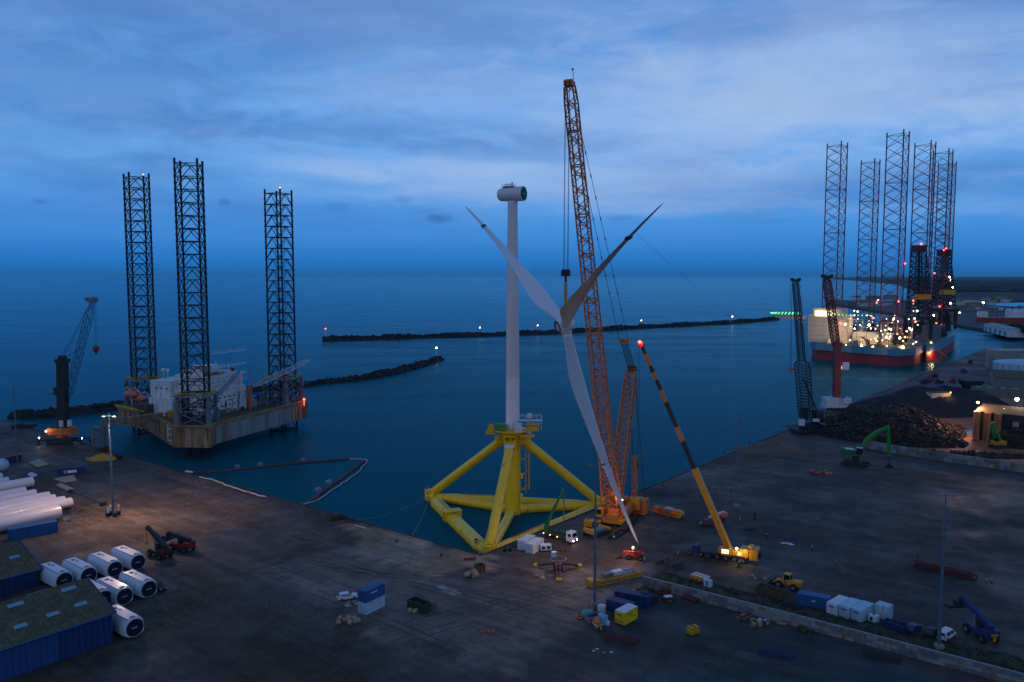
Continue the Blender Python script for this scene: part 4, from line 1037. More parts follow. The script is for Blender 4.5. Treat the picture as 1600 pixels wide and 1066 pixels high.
# second rig, behind
B1,B2,B3=V(((1438-800)/FPX*745,745,0)),V(((1466-800)/FPX*800,800,0)),V(((1473-800)/FPX*880,880,0))
RB,oB=rig('drilling_rig','darker red hulled drilling rig with three tall legs behind the brightly lit rig',[B1,B2,B3],None,12,(227,239,257),None,None)
wl=[G(1447,566,WZ),G(1466,563,WZ),G(1490,547,WZ),V((490,880,0)),V((430,930,0)),V((380,800,0))]
Q2=[(p-oB) for p in wl]
m=MB(); m.prism([(p.x,p.y) for p in Q2],-5,6.2); m.build('hull','hull_red',RB)
qx=sum(p.x for p in Q2)/6; qy=sum(p.y for p in Q2)/6
m=MB(); m.prism([((p.x-qx)*1.02+qx,(p.y-qy)*1.02+qy) for p in Q2],6.2,13); m.build('upper_hull','hull_blue',RB)
m=MB()
for k in range(30):
    i=r.randrange(6); p=V((qx,qy,0)).lerp(Q2[i],r.uniform(.1,.85)); h=r.uniform(4,18); m=MB(); m.box((p.x,p.y,13+h/2),(r.uniform(5,12),r.uniform(4,10),h),rz=r.choice((.3,.35,1.9))); m.build('machinery_block',r.choice(['dark_steel','grey_steel','hull_grey']),RB)
derrick(RB,oB,1474,800,478,398,16,'dark_steel')
m=MB(); p=G(1441,533,12)-oA; m.box((p.x,p.y+10,27),(9,9,34)); m.build('grey_tower','cont_pale',RA,bev=.2)
# lamps on both rigs
lampsA=[(1340,487),(1335,486),(1355,493),(1365,497),(1321,507),(1337,508),(1344,508),(1358,508),(1371,509),(1368,514),(1377,517),(1384,509),(1389,514),(1392,515),(1398,493),(1379,523),(1385,527),(1369,530),(1378,532),(1352,537),(1375,543),(1400,544),(1342,531),(1347,532),(1402,523),(1406,528),(1411,533),(1392,541),(1385,541),(1414,527),(1420,499),(1429,498),(1427,475),(1434,508),(1424,516),(1417,518),(1427,486),(1433,486),(1419,543),(1370,533),(1396,531),(1405,529),(1410,537),(1307,500),(1362,494),(1383,516),(1421,513)]
def yfront(x):
    pts=((1260,757),(1318,716),(1402,680),(1428,692),(1450,738))
    for (a,ya),(b,yb) in zip(pts,pts[1:]):
        if x<=b: return ya+(yb-ya)*(x-a)/(b-a)
    return 738
r=random.Random(31); lampsA+=[(r.uniform(1325,1432),r.uniform(492,546)) for _ in range(46)]
m=MB(); m2=MB(); m3=MB(); r=random.Random(2)
for i,(x,y) in enumerate(lampsA):
    Yd=yfront(x)+r.uniform(-1,16)
    mm=MB(); p=P(x,y,Yd)-oA; mm.sphere(p,r.uniform(.3,.8) if i<47 else r.uniform(.22,.45),6); mm.build('deck_lamp',('bulb_yellow','bulb_white','bulb_amber')[i%3],RA)
for x,y in ((1322,541),(1346,542),(1364,543),(1386,546),(1411,543)): m=MB(); p=P(x,y,yfront(x)-3)-oA; m.sphere(p,1.0,6); m.cyl(p,p+V((0,4,-1)),.25,n=5); m.build('streak_lamp','bulb_gold',RA)  # extra bulbs added at the hull edge so gold streaks show on the water
m=MB()
for k in range(22): 
    x,y=lampsA[k*2]; p=P(x,y,yfront(x)+5)-oA; m.cyl((p.x,p.y,12),(p.x,p.y,p.z),.22,n=5)
m.build('lamp_poles','grey_steel',RA)
m=MB()
for x,y in ((1370,473),(1427,470),(1443,462),(1364,497),(1404,471),(1430,503),(1414,412),(1313,505)): m.sphere(P(x,y,yfront(x)+6)-oA,.75,6)
m.build('red_lamps','bulb_red',RA)
m=MB()
for x,y in ((1486,438),(1484,433),(1489,449),(1485,474),(1466,493),(1479,493),(1459,493),(1470,509)): m.sphere(P(x,y,800)-oB,.75,6)
m.build('deck_floodlights','bulb_white',RB)
m=MB()
for x,y in ((1460,427),(1444,462),(1468,479),(1463,505),(1475,391)): m.sphere(P(x,y,790)-oB,.75,6)
m.build('red_lamps','bulb_red',RB)
for x,y,Y,pw,c in ((1285,492,712,9000,(1,.66,.34)),(1324,520,702,2500,(1,.66,.34)),(1372,524,688,3500,(1,.64,.3)),(1400,532,678,3000,(1,.64,.3)),(1345,520,696,3000,(1,.64,.3)),(1422,515,684,3500,(1,.64,.3)),(1320,543,700,1200,(1,.55,.25)),(1440,552,690,2500,(1,.35,.1)),(1378,545,676,1500,(1,.65,.25)),(1355,500,715,4000,(1,.6,.35))):
    q_=P(x,y,Y if y>540 or x==1285 else Y+10); lamp(q_,pw*(.8 if x==1285 else 2.6 if y<540 else .4),c,1.0,kind='SPOT',target=q_+V((0,20,-12)),spot=125,blend=.5)
# lit landing pontoon beside the rigs
t=thing('landing_pontoon','orange lit mooring pontoon between the two drilling rigs and the quay','pontoon',G(1452,563,WZ)+V((0,0,-.2)))
m=MB(); m.box((2,-4,1.2),(26,5,2.2),rz=.35); m.build('deck','red_paint',t)
m=MB(); m.cyl((-2,-4,2),(-2,-4,18),1.3,n=8); m.cyl((-2,-4,16),(16,0,3),.4,n=6); m.build('mooring_post','orange_red',t)
m=MB(); m.sphere((-2,-5.6,17),.9,6); m.sphere((-11,-7,3),.8,6); m.build('lamps','bulb_amber',t)
lamp(t.location+V((-4,-12,8)),6000,(1,.35,.12),.8)
# ================================================================ containers
def corr(mb,L_,Wd,Ht,z0=.15):
    """corrugated wall loop"""
    pts=[]
    def side(a,b_,n):
        a=V(a);b_=V(b_);d=(b_-a).normalized();nn=V((d.y,-d.x))
        for i in range(n):
            t0=a.lerp(b_,i/n)
            for f,off in ((.0,0),(.35,0),(.5,-.05),(.85,-.05)): pts.append((a+ (b_-a)*((i+f)/n))+nn*off)
    e=.06
    side((e,e),(L_-e,e),int(L_/.7)); side((L_-e,e),(L_-e,Wd-e),3); side((L_-e,Wd-e),(e,Wd-e),int(L_/.7)); side((e,Wd-e),(e,e),3)
    mb.prism([(p.x,p.y) for p in pts],z0,Ht-.1)
def container(a_px,b_px,L_,mt,label,Wd=2.44,Ht=2.6,z=0,group=None,doors='end',name='shipping_container',rz=None,roof=None,logo=None,cat='container'):
    a=G(*a_px,z); b_=G(*b_px,z); rz=ang(a,b_) if rz is None else rz
    t=thing(name,label,cat,a,rz,group)
    m=MB(); corr(m,L_,Wd,Ht); m.build('corrugated_walls',mt,t)
    m=MB(); 
    for x in (.08,L_-.08):
        for y in (.08,Wd-.08): m.box((x,y,Ht/2),(.17,.17,Ht))
    for y in (.05,Wd-.05):
        for zz in (.09,Ht-.09): m.box((L_/2,y,zz),(L_-.34,.13,.17))
    for x in (.05,L_-.05):
        for zz in (.09,Ht-.09): m.box((x,Wd/2,zz),(.13,Wd-.34,.17))
    m.build('frame',mt,t)
    m=MB(); m.box((L_/2,Wd/2,Ht+.012),(L_-.02,Wd-.02,.05)); 
    for k in range(int(L_/.6)): m.box((.3+k*.6,Wd/2,Ht+.045),(.28,Wd-.3,.03))
    m.build('roof',roof or mt,t)
    xd=-.035 if doors=='end' else L_+.035
    for y in (Wd*.27,Wd*.73):
        m=MB(); m.box((xd,y,Ht/2),(.07,Wd*.42,Ht-.4)); o=m.build('door',mt,t)
        m=MB(); 
        for yy in (-.25,.25): m.cyl((xd*1.0+(-.06 if xd<0 else .06),y+yy,.3),(xd+(-.06 if xd<0 else .06),y+yy,Ht-.3),.025,n=5)
        m.build('lock_bar','galv',o)
    if logo:
        m=MB(); x0,w_,h_,zz=logo; m.box((x0,-.03,zz),(w_,.05,h_)); m.build('logo_panel','sign_white',t)
    return t
SB=aR   # short hand: many things line up with the quay
# stacked pair in the foreground
cw_=container((572,961.5),(601.5,947),6.06,'cont_pale','pale grey shipping container on the ground under the blue one',rz=None)
cb_=container((572,961.5),(601.5,947),6.06,'cont_blue','blue shipping container stacked on the pale grey container near the white car',rz=None)
cb_.location=cw_.location+V((0,0,2.68)); cb_.rotation_euler=cw_.rotation_euler
m=MB()
for k,(x,w_) in enumerate(((1.9,.5),(2.5,.35),(2.95,.35),(3.4,.4))): m.box((x,-.01,1.75),(w_,.04,.28))
m.build('white_lettering','sign_white',cb_)
# by the quay
container((821,861),(843,846),6.06,'cont_white','white shipping container by the quay, left of the two side by side',roof='cont_white')
container((833.5,866),(857,851),6.06,'cont_white','white shipping container by the quay with the small generator at its end')
t=thing('generator','small white and dark blue generator unit at the end of the white quay container',"generator",G(846,863),SB-.75)
m=MB(); m.box((1.3,.9,1.15),(3,1.7,1.5)); m.build('housing','cont_white',t,bev=.06); m=MB(); m.box((1.3,.9,.2),(3.2,1.9,.35)); m.build('skid','cont_navy',t)
for k in range(2): m=MB(); m.box((.6+k*1.4,.02,1.15),(1.0,.06,.9)); m.build('louvre','cont_navy',t)
# left side
t=container((91,745),(127,741.5),8.8,'cont_navy','dark blue container with a pale sign panel on its side, between timber sheets',Wd=2.44,Ht=2.9,logo=(4.0,4.2,1.0,1.5))
m=MB(); m.box((2.6,-.06,1.5),(.9,.04,.7)); m.build('red_emblem','red_paint',t)
container((6,726),(31,721),7,'cont_navy','dark blue container with reddish roof at the left edge',roof='hull_red')
container((15,846),(84,833),12.19,'cont_blue','long blue container lying alongside the thickest white tower section',Ht=3.2,Wd=3)
# right yard
container((1246,945),(1293,953.5),6.8,'cont_blue','long blue container between the wheel loader and the white containers',logo=(3.4,.9,.2,1.5),rz=None)
a=[((1291,958.5),(1308,966.5),'cont_white','whitest container of the three in a row in the right yard',True),((1310,963),(1326,970.5),'cont_pale','middle pale blue container of the three in a row in the right yard',True),((1329,968),(1346,975),'cont_pale','pale blue container at the right end of the three in a row',True)]
wa=ang(G(1291,957),G(1346,975))
for pa,pb_,mt,lb,_ in a:
    A=G(*pa); t=container(pa,pb_,6.06,mt,lb,rz=wa+PI/2,group='row of pale containers in the right yard',doors='end')
    t.location=A+V((math.cos(wa),math.sin(wa),0))*2.44
    m=MB(); 
    for q in (.75,1.05,1.4,1.7): m.box((-.11,q,1.95),(.03,.2,.3))
    m.build('dark_lettering','cont_navy',t)
container((1366,963),(1383,969),3,'cont_pale','small pale container with open top edge, right of the container row',rz=wa,Ht=2.9,Wd=2.4)
t=thing('water_tank','small white cube tank in front of the small pale container','tank',G(1358,971),wa)
m=MB(); m.box((.7,.6,.85),(1.9,1.5,1.5)); m.build('tank_body','cont_white',t,bev=.12); m=MB(); m.box((.5,-.18,.8),(.6,.06,.8)); m.build('panel','black',t); m=MB(); m.cyl((.7,.6,1.6),(.7,.6,1.8),.25,n=8); m.build('cap','black',t)
def skip(px,L_,Wd,Ht,rz,mt,label,inside_m='dark_steel',cat='skip'):
    t=thing('open_skip',label,cat,G(*px),rz)
    m=MB()
    for y in (.06,Wd-.06): m.box((L_/2,y,Ht/2+.1),(L_,.12,Ht))
    for x in (.06,L_-.06): m.box((x,Wd/2,Ht/2+.1),(.12,Wd-.24,Ht))
    m.box((L_/2,Wd/2,.2),(L_-.24,Wd-.24,.15)); m.build('tub',mt,t)
    m=MB()
    for k in range(int(L_)): 
        for y in (-.05,Wd+.05): m.box((.5+k,y,Ht/2+.1),(.12,.12,Ht))
    m.box((L_/2,-.05,Ht+.08),(L_,.14,.12)); m.box((L_/2,Wd+.05,Ht+.08),(L_,.14,.12)); m.build('ribs',mt,t)
    m=MB(); r=random.Random(int(px[0])); 
    for k in range(14): m.box((r.uniform(.6,L_-.6),r.uniform(.5,Wd-.5),r.uniform(.4,Ht*.8)),(r.uniform(.3,1.2),r.uniform(.2,.8),.4),rz=r.uniform(0,3),rx=r.uniform(-.4,.4))
    m.build('contents',inside_m,t); return t
skip((1181,925),6.5,2.4,1.6,wa,'wood_dark','brown open skip standing left of the yellow wheel loader')
skip((1378,980),2.6,2,1.4,wa,'cont_navy','dark blue skip nearest the small pale container')
skip((1391,984),3.0,2,1.5,wa,'cont_navy','dark blue skip just right of the other one, near the parked cars')
sk=skip((636,951),5.2,2.4,2.0,ang(G(636,951),G(664,962)),'green_dark','tall green and rusty brown skip alone on the foreground quay','wood_dark')
t=thing('white_sack','pale sacks leaning against the foreground green skip','sack',G(641,957),0)
m=MB(); m.sphere((0,0,.5),.6,6); m.sphere((1.0,-.3,.45),.5,6); m.box((1.4,-.2,.5),(.8,.3,1)); m.build('bags','tan',t,smooth=True)
t=thing('steel_trestle','small reddish steel frame standing beside the foreground skip','frame',G(675,956),.4)
m=MB(); [m.cyl((x,y,0),(x,y,1.7),.07,n=5) for x in (0,1) for y in (0,1)]; m.box((.5,.5,1.0),(1.1,1.1,.1)); m.box((.5,.5,1.6),(1.1,.8,.12)); m.build('posts','boom_red',t)
# yellow container with white roof
t=container((963,976),(991,969),5,'yellow','bright yellow generator container with a white roof in the centre foreground',Ht=2.7,Wd=2.5,roof='cont_white')
t.location=G(975.5,977.5); t.rotation_euler=(0,0,ang(G(975.5,977.5),G(991,969))); 
m=MB(); [m.box((x,-.03,1.9),(w_,.04,.22)) for x,w_ in ((1.9,.9),(2.9,.5))]; m.box((3.4,-.03,1.1),(1.0,.04,.1)); m.build('dark_lettering','red_paint',t)
m=MB(); [m.box((-.13,y,2.0),(.03,.5,.25)) for y in (.9,1.6)]; m.box((-.13,1.2,.55),(.03,1.8,.1)); m.build('dark_lettering','dark_red',t)
container((947,954),(975,962),6.06,'cont_navy','front dark navy container behind the yellow generator container',rz=None)
t=container((952,946),(980,952),12.19 and 8,'cont_navy','rear dark navy container overlapping behind the front one',rz=ang(G(945,944),G(990,953)))
t.location=G(960,941)
# ================================================================ vehicles
def wheel(par,c,r,w_=.3,axis='y',name='wheel'):
    m=MB(); c=V(c); dv=V((0,w_/2,0)) if axis=='y' else V((w_/2,0,0)); m.cyl(c-dv,c+dv,r,n=14); o=m.build(name,'rubber',par)
    m=MB(); m.cyl(c-dv*1.08,c+dv*1.08,r*.5,n=10); m.build('rim','grey_steel',o)
def car(px,rz,mt,label,van=False,lights=False,scale=1.0,group=None):
    t=thing('parked_car',label,'van' if van else 'car',G(*px),rz,group); s_=scale
    L_,Wd,Hh=(4.7*s_,1.85*s_,1.62*s_)
    if van: Hh=2.0*s_; prof=[(-2.3,.35),(-2.3,1.1),(-2.2,1.85),(-1.9,1.98),(1.0,1.98),(1.6,1.25),(2.25,.95),(2.35,.4)]
    else: prof=[(-2.3,.35),(-2.32,.9),(-2.15,1.0),(-1.85,1.5),(-1.5,1.62),(.2,1.6),(.95,1.05),(2.1,.9),(2.33,.6),(2.3,.35)]
    prof=[(x*s_,z*s_) for x,z in prof]
    rings=[]
    zs=max(p[1] for p in prof)
    for y,k in ((-Wd/2,1),(Wd/2,1)):
        pass
    m=MB(); n=len(prof)
    vs=[];ys=(-.5,-.46,.46,.5)
    for yi,y in enumerate(ys):
        for x,z in prof:
            f=1 if z<1.05*s_ else .86
            e=.0 if yi in (1,2) else .05
            vs.append((x*(1-e*.6),y*Wd*f,z if z<.5*s_ else z-e*.8))
    fs=[tuple(range(n)),tuple(reversed(range(3*n,4*n)))]
    for k in range(3): fs+=[((i+1)%n+k*n,i+k*n,n+i+k*n,n+(i+1)%n+k*n) for i in range(n)]
    m.add(vs,fs); m.build('body',mt,t,smooth='a')
    zt=zs
    m=MB(); 
    x0,x1=(-1.6,1.0) if van else (-1.6,.35)
    for sy in (-1,1):
        for a_,b_ in ((x0,x0*.3+x1*.1),(x0*.2+x1*.1,x1)): m.prismx([(a_*s_,1.1*s_),(b_*s_,1.1*s_),((b_-.12)*s_,zt-.2*s_),((a_+.12)*s_,zt-.2*s_)],sy*Wd*.452-.02,sy*Wd*.452+.02)
    m.build('side_windows','glass_dark',t)
    m=MB(); wa_,wb=((1.12,1.93),(1.6,1.32)) if van else ((.30,1.58),(.92,1.12))
    m.add([(wa_[0]*s_+.03,-.38*Wd,wa_[1]*s_),(wb[0]*s_+.05,-.4*Wd,wb[1]*s_),(wb[0]*s_+.05,.4*Wd,wb[1]*s_),(wa_[0]*s_+.03,.38*Wd,wa_[1]*s_)],[(0,1,2,3)]); m.build('windscreen','glass_dark',t)
    m=MB(); q=((-2.24,1.75),(-2.33,1.2)) if van else ((-1.86,1.5),(-2.17,1.03)); m.add([(q[0][0]*s_-.03,-.36*Wd,q[0][1]*s_),(q[0][0]*s_-.03,.36*Wd,q[0][1]*s_),(q[1][0]*s_-.03,.4*Wd,q[1][1]*s_),(q[1][0]*s_-.03,-.4*Wd,q[1][1]*s_)],[(0,1,2,3)]); m.build('rear_window','glass_dark',t)
    for x in (-1.45,1.45):
        for y in (-1,1): wheel(t,(x*s_,y*Wd*.46,.34*s_),.34*s_,.22)
    for y in (-1,1):
        m=MB(); m.box((2.3*s_,y*Wd*.36,.72*s_),(.1,.35,.18)); m.build('headlight','bulb_white' if lights else 'cont_white',t)
        m=MB(); m.box((-2.3*s_,y*Wd*.4,.85*s_),(.08,.25,.22)); m.build('tail_light','dark_red',t)
    return t
car((543,936),ang(G(531,938),G(556,934)),'white_paint','white estate car parked beside the stacked blue and grey containers')
car((1427,986),wa+PI/2,'cont_navy','leftmost dark car parked behind the long block wall')
car((1456,992),wa+PI/2,'dark_steel','second dark car parked beside the lamp mast in the right yard')
car((1479,997),wa+PI/2-.1,'white_paint','white van parked just right of the lamp mast',van=True)
t=car((247,921),-.6,'black','black pickup car beside the nacelle nearest the yard')
# mobile lorry crane with white cab
def truck():
    a,b_=G(853,838),G(903,852); t=thing('crane_lorry','white cabbed lorry carrying a green folding crane by the quay containers','lorry',a,ang(a,b_)); L_=(b_-a).length
    L_=10.5
    m=MB(); m.box((5,0,1.05),(10,1.0,.35)); m.build('chassis','dark_steel',t)
    m=MB(); m.box((4.4,0,1.5),(7.2,2.5,.3)); m.box((4.4,-1.2,1.85),(7.2,.08,.5)); m.box((4.4,1.2,1.85),(7.2,.08,.5)); m.build('flatbed','wood_dark',t)
    m=MB(); m.box((6.3,0,2.3),(2.4,2.0,1.2)); m.box((3.6,.2,2.0),(2.2,1.6,.7)); m.build('load_crate','green_dark',t,bev=.05)
    m=MB(); m.prismx([(8.2,.7),(10.4,.7),(10.4,2.0),(10.15,3.25),(9.7,3.5),(8.2,3.5)],-1.22,1.22); m.build('cab','white_paint',t,bev=.08)
    m=MB(); m.add([(10.44,-1.05,2.05),(10.44,1.05,2.05),(10.2,1.0,3.15),(10.2,-1.0,3.15)],[(0,1,2,3)]); m.build('windscreen','glass_dark',t)
    for y in (-1.24,1.24): m=MB(); m.box((9.4,y,2.6),(1.1,.05,.8)); m.build('side_window','glass_dark',t)
    m=MB(); m.box((10.45,0,1.2),(.08,2.2,.6)); m.build('bumper','dark_steel',t)
    for y in (-.85,.85): m=MB(); m.sphere((10.52,y,1.15),.17,6); m.build('headlight','bulb_white',t)
    for x in (.9,2.2,8.9,7.4):
        for y in (-1.05,1.05): wheel(t,(x,y,.52),.52,.4)
    for x in (0.2,2.6,5.2): m=MB(); m.sphere((x,-1.35,1.3),.17,6); m.build('marker_light','bulb_amber',t)
    m=MB(); m.box((.5,0,2.3),(1.4,1.6,1.8)); m.beam((.5,0,3),(-.2,0,4.2),.8,.8); 
    R=Matrix.Rotation(-t.rotation_euler[2],3,'Z'); J1=P(856,815,a.y)-a; J2=P(881,763,a.y-2)-a; J3=P(881,811,a.y-6)-a
    J1,J2,J3=R@J1,R@J2,R@J3
    m.beam((.3,0,3),J1,.7,.9); m.beam(J1,J1.lerp(J2,.5),.62,.85); m.beam(J1.lerp(J2,.45),J2,.42,.6); m.build('crane_boom','green_paint',t)
    m=MB(); m.beam(J2,J2.lerp(J3,.6),.34,.42); m.beam(J2.lerp(J3,.5),J3,.25,.3); m.cyl(J3,J3-V((0,0,1.2)),.15,n=6); m.build('crane_jib','green_dark',t)
    m=MB(); m.cyl(V((.9,.0,3.0)),J1.lerp(J2,.35),.14,n=6); m.build('ram','grey_steel',t)
truck(); lamp(G(884,845)+V((0,0,2.5)),250,(1,.65,.35),.3)
def telehandler(px,rz,label,mt='red_paint',lit=True,boom=(2.6,2.3)):
    t=thing('telehandler',label,'telehandler',G(*px),rz)
    m=MB(); m.box((0,0,1.05),(4.6,1.5,.8)); m.box((-1.7,.3,1.7),(1.4,1.6,.7)); m.build('chassis',mt,t,bev=.08)
    m=MB(); m.prismx([(-.9,1.3),(.8,1.3),(.7,2.3),(.3,2.75),(-.8,2.75)],-1.15,-.2); m.build('cab','black',t,bev=.05)
    m=MB(); m.box((0,-1.17,2.1),(1.1,.05,.8)); m.build('cab_window','glass_dark',t)
    m=MB(); m.beam((-1.9,.45,2.2),(boom[0]+.4,.45,boom[1]-.4),.45,.5); m.beam((boom[0],.45,boom[1]-.4),(boom[0]+.9,.45,.6),.4,.4); m.build('boom',mt,t)
    m=MB(); m.box((boom[0]+1.2,.3,.55),(.15,1.6,.9)); m.box((boom[0]+1.9,-.1,.25),(1.3,.15,.08)); m.box((boom[0]+1.9,.7,.25),(1.3,.15,.08)); m.build('forks','dark_steel',t)
    for x in (-1.5,1.5):
        for y in (-.95,.95): wheel(t,(x,y,.62),.62,.42)
    if lit:
        m=MB(); m.sphere((.6,-1.0,2.9),.22,6); m.sphere((.6,-.3,2.9),.2,6); m.build('work_lights','bulb_warm',t)
    return t
telehandler((992,874),2.9,'small red telehandler with bright work lights near the lowest blade tip')
lamp(G(984,872)+V((-1.0,-1.5,3.5)),500,(1,.6,.4),.3)
# red boom lift
t=thing('boom_lift','red boom lift with pale folded arm right of the telescopic crane boom','boom lift',G(1124,815),ang(G(1130,815),G(1112,818)))
m=MB(); m.box((0,0,1),(3.2,2.1,.9)); m.build('base','red_paint',t,bev=.08); m=MB(); m.box((-1.4,0,2.1),(2.2,2,1.4)); m.build('turntable','pink_orange',t,bev=.2)
m=MB(); m.beam((-1.6,.2,2.9),(4.4,.2,1.9),.5,.55); m.build('arm','cont_white',t); m=MB(); m.box((5.2,.2,1.3),(1.2,1.8,.15)); rail(m,[(4.7,-.6,1.3),(5.8,-.6,1.3),(5.8,1.0,1.3),(4.7,1.0,1.3)]); m.build('basket','red_paint',t)
for x in (-1.1,1.1):
    for y in (-1,1): wheel(t,(x,y,.5),.5,.35)
t=thing('red_pallet_stack','red and green crates on the ground left of the telescopic crane boom','crate',G(1099,823),.2)
m=MB(); m.box((1.3,0,.5),(2.6,1.3,.8)); m.build('red_crate','dark_red',t); m=MB(); m.box((-.8,.1,.6),(.8,.9,1.1)); m.build('green_drum','green_paint',t)
# ---------------- telescopic crane
o=G(1135,874); t=thing('mobile_crane','yellow telescopic mobile crane with a black and orange boom raised over the right yard','mobile crane',o,ang(G(1108,868),G(1160,876)))
rz=t.rotation_euler[2]; Ri=Matrix.Rotation(-rz,3,'Z')
m=MB(); m.box((-.8,0,1.25),(13.5,2.6,.8)); m.build('carrier','dark_steel',t,bev=.05)
for k in range(6):
    for y in (-1.2,1.2): wheel(t,(-6.5+k*2.2,y,.75),.75,.5)
m=MB(); m.prismx([(-9.0,1.0),(-7.2,1.0),(-7.2,2.9),(-8.6,2.9),(-9.0,2.0)],-1.3,1.3); m.build('driver_cab','cont_navy',t,bev=.08)
m=MB(); m.add([(-9.04,-1.1,2.05),(-8.66,-1.1,2.8),(-8.66,1.1,2.8),(-9.04,1.1,2.05)],[(0,1,2,3)]); m.build('driver_windscreen','glass_dark',t)
m=MB()
for x in (-4.5,4.0): 
    m.beam((x,-4.4,1.1),(x,4.4,1.1),.5,.4)
    for y in (-4.3,4.3): m.cyl((x,y,.1),(x,y,1.2),.2,n=8); m.cyl((x,y,0.02),(x,y,.14),.75,n=10)
m.build('outriggers','dark_steel',t)
m=MB(); m.box((1.5,0,2.4),(7,2.6,1.4)); m.box((4.8,0,2.9),(2.2,3.2,2.2)); m.build('turret','machine_yellow',t,bev=.08)
m=MB(); m.box((7.2,0,2.7),(2.2,3.8,2.8)); m.cyl((6.3,-1,4.2),(6.3,1,4.2),.7,n=12); m.build('counterweight','machine_yellow',t,bev=.1)
m=MB(); m.box((8.5,0,2.6),(.8,2.6,1.6)); m.build('engine_cover','dark_steel',t,bev=.08)
m=MB(); m.box((.2,-1.9,2.7),(2.2,1.1,1.9)); m.build('crane_cab','machine_yellow',t,bev=.08)
m=MB(); m.box((.1,-2.47,2.9),(1.8,.05,1.1)); m.build('crane_cab_window','lit_panel',t)
m=MB(); m.sphere((2.9,-1.8,3.9),.28,6); m.sphere((3.6,-1.9,2.6),.2,6); m.build('work_lights','bulb_white',t)
bb=Ri@(P(1143,866,o.y+1)-o); bt=Ri@(P(1003,541,o.y+16)-o); dd=(bt-bb).normalized(); BL=(bt-bb).length
w0=2.1; segs=[(0,.40,1.8,'crane_yellow'),(.40,.53,1.3,'black'),(.53,.60,1.32,'crane_orange'),(.60,.72,1.15,'black'),(.72,.78,1.17,'crane_orange'),(.78,.88,1.0,'black'),(.88,1,.88,'black')]
for i,(s0,s1,w_,mt_) in enumerate(segs):
    w_*=.84; m=MB(); m.beam(bb+dd*BL*s0,bb+dd*BL*s1,w_*.85,w_); m.beam(bb+dd*(BL*s1-.5),bb+dd*BL*s1,w_*.85+.16,w_+.16); m.build('boom_section',mt_,t)
m=MB(); m.beam(bb+dd*(BL*.90),bb+dd*(BL*.96),.9,.92); m.beam(bb+dd*(BL*.83),bb+dd*(BL*.87),1.02,1.04); m.build('boom_stripe','crane_orange',t)
m=MB(); m.box(bt+dd*.6,(1.4,1.3,1.5)); m.cyl(bt+V((0,-.8,.2)),bt+V((0,.8,.2)),.6,n=10); m.build('boom_head','red_paint',t)
m=MB(); m.sphere(bt+V((-.5,-.6,1.2)),.42,8); m.build('tip_light','bulb_red',t)
lamp(P(1001,536,o.y+15),260,(1,.12,.08),.4)
m=MB(); m.cyl(V((1.2,0,2.9)),bb+dd*BL*.27,.34,n=8); m.build('lift_ram','machine_yellow',t)
m=MB()
for s in (-.25,.25): m.cyl(bt+V((s-.6,-.8,0)),V((bt.x+s-.6,bt.y-.8,bt.z-33)),.045,n=4)
m.build('hoist_ropes','rope_dark',t); m=MB(); m.box((bt.x-.6,bt.y-.8,bt.z-33.6),(.8,.5,1.2)); m.cyl((bt.x-.6,bt.y-.8,bt.z-35),(bt.x-.6,bt.y-.8,bt.z-34),.18,n=6); m.build('hook_block','dark_red',t)
lamp(o+V((3,-5,3.4)),170,(1,.68,.35),.3); 
# ---------------- wheel loader
t=thing('wheel_loader','yellow wheel loader parked behind the brown skip in the right yard','wheel loader',G(1230,919),wa+.12)
m=MB(); m.box((1.6,0,1.7),(3.4,1.8,1.2)); m.box((2.6,0,2.1),(1.8,1.7,.8)); m.box((-1.5,0,1.3),(2.2,1.3,.9)); m.build('body','machine_yellow',t,bev=.12)
m=MB(); m.box((.1,0,3.55),(1.7,1.7,.2)); [m.box((x,y,2.8),(.12,.12,1.5)) for x in (-.65,.85) for y in (-.75,.75)]; m.build('cab_frame','machine_yellow',t)
m=MB(); m.box((.1,0,2.75),(1.45,1.5,1.4)); m.build('cab_glass','glass_dark',t)
for x in (-1.7,1.9):
    for y in (-1.15,1.15): wheel(t,(x,y,.88),.88,.6)
m=MB(); [m.beam((-1.2,y,1.9),(-3.6,y,.9),.25,.4) for y in (-.6,.6)]; m.build('lift_arms','machine_yellow',t)
m=MB(); m.prismx([(-3.4,.1),(-4.9,.15),(-4.2,.5),(-3.6,1.5),(-3.4,1.4)],-1.6,1.6); m.build('bucket','dark_steel',t)
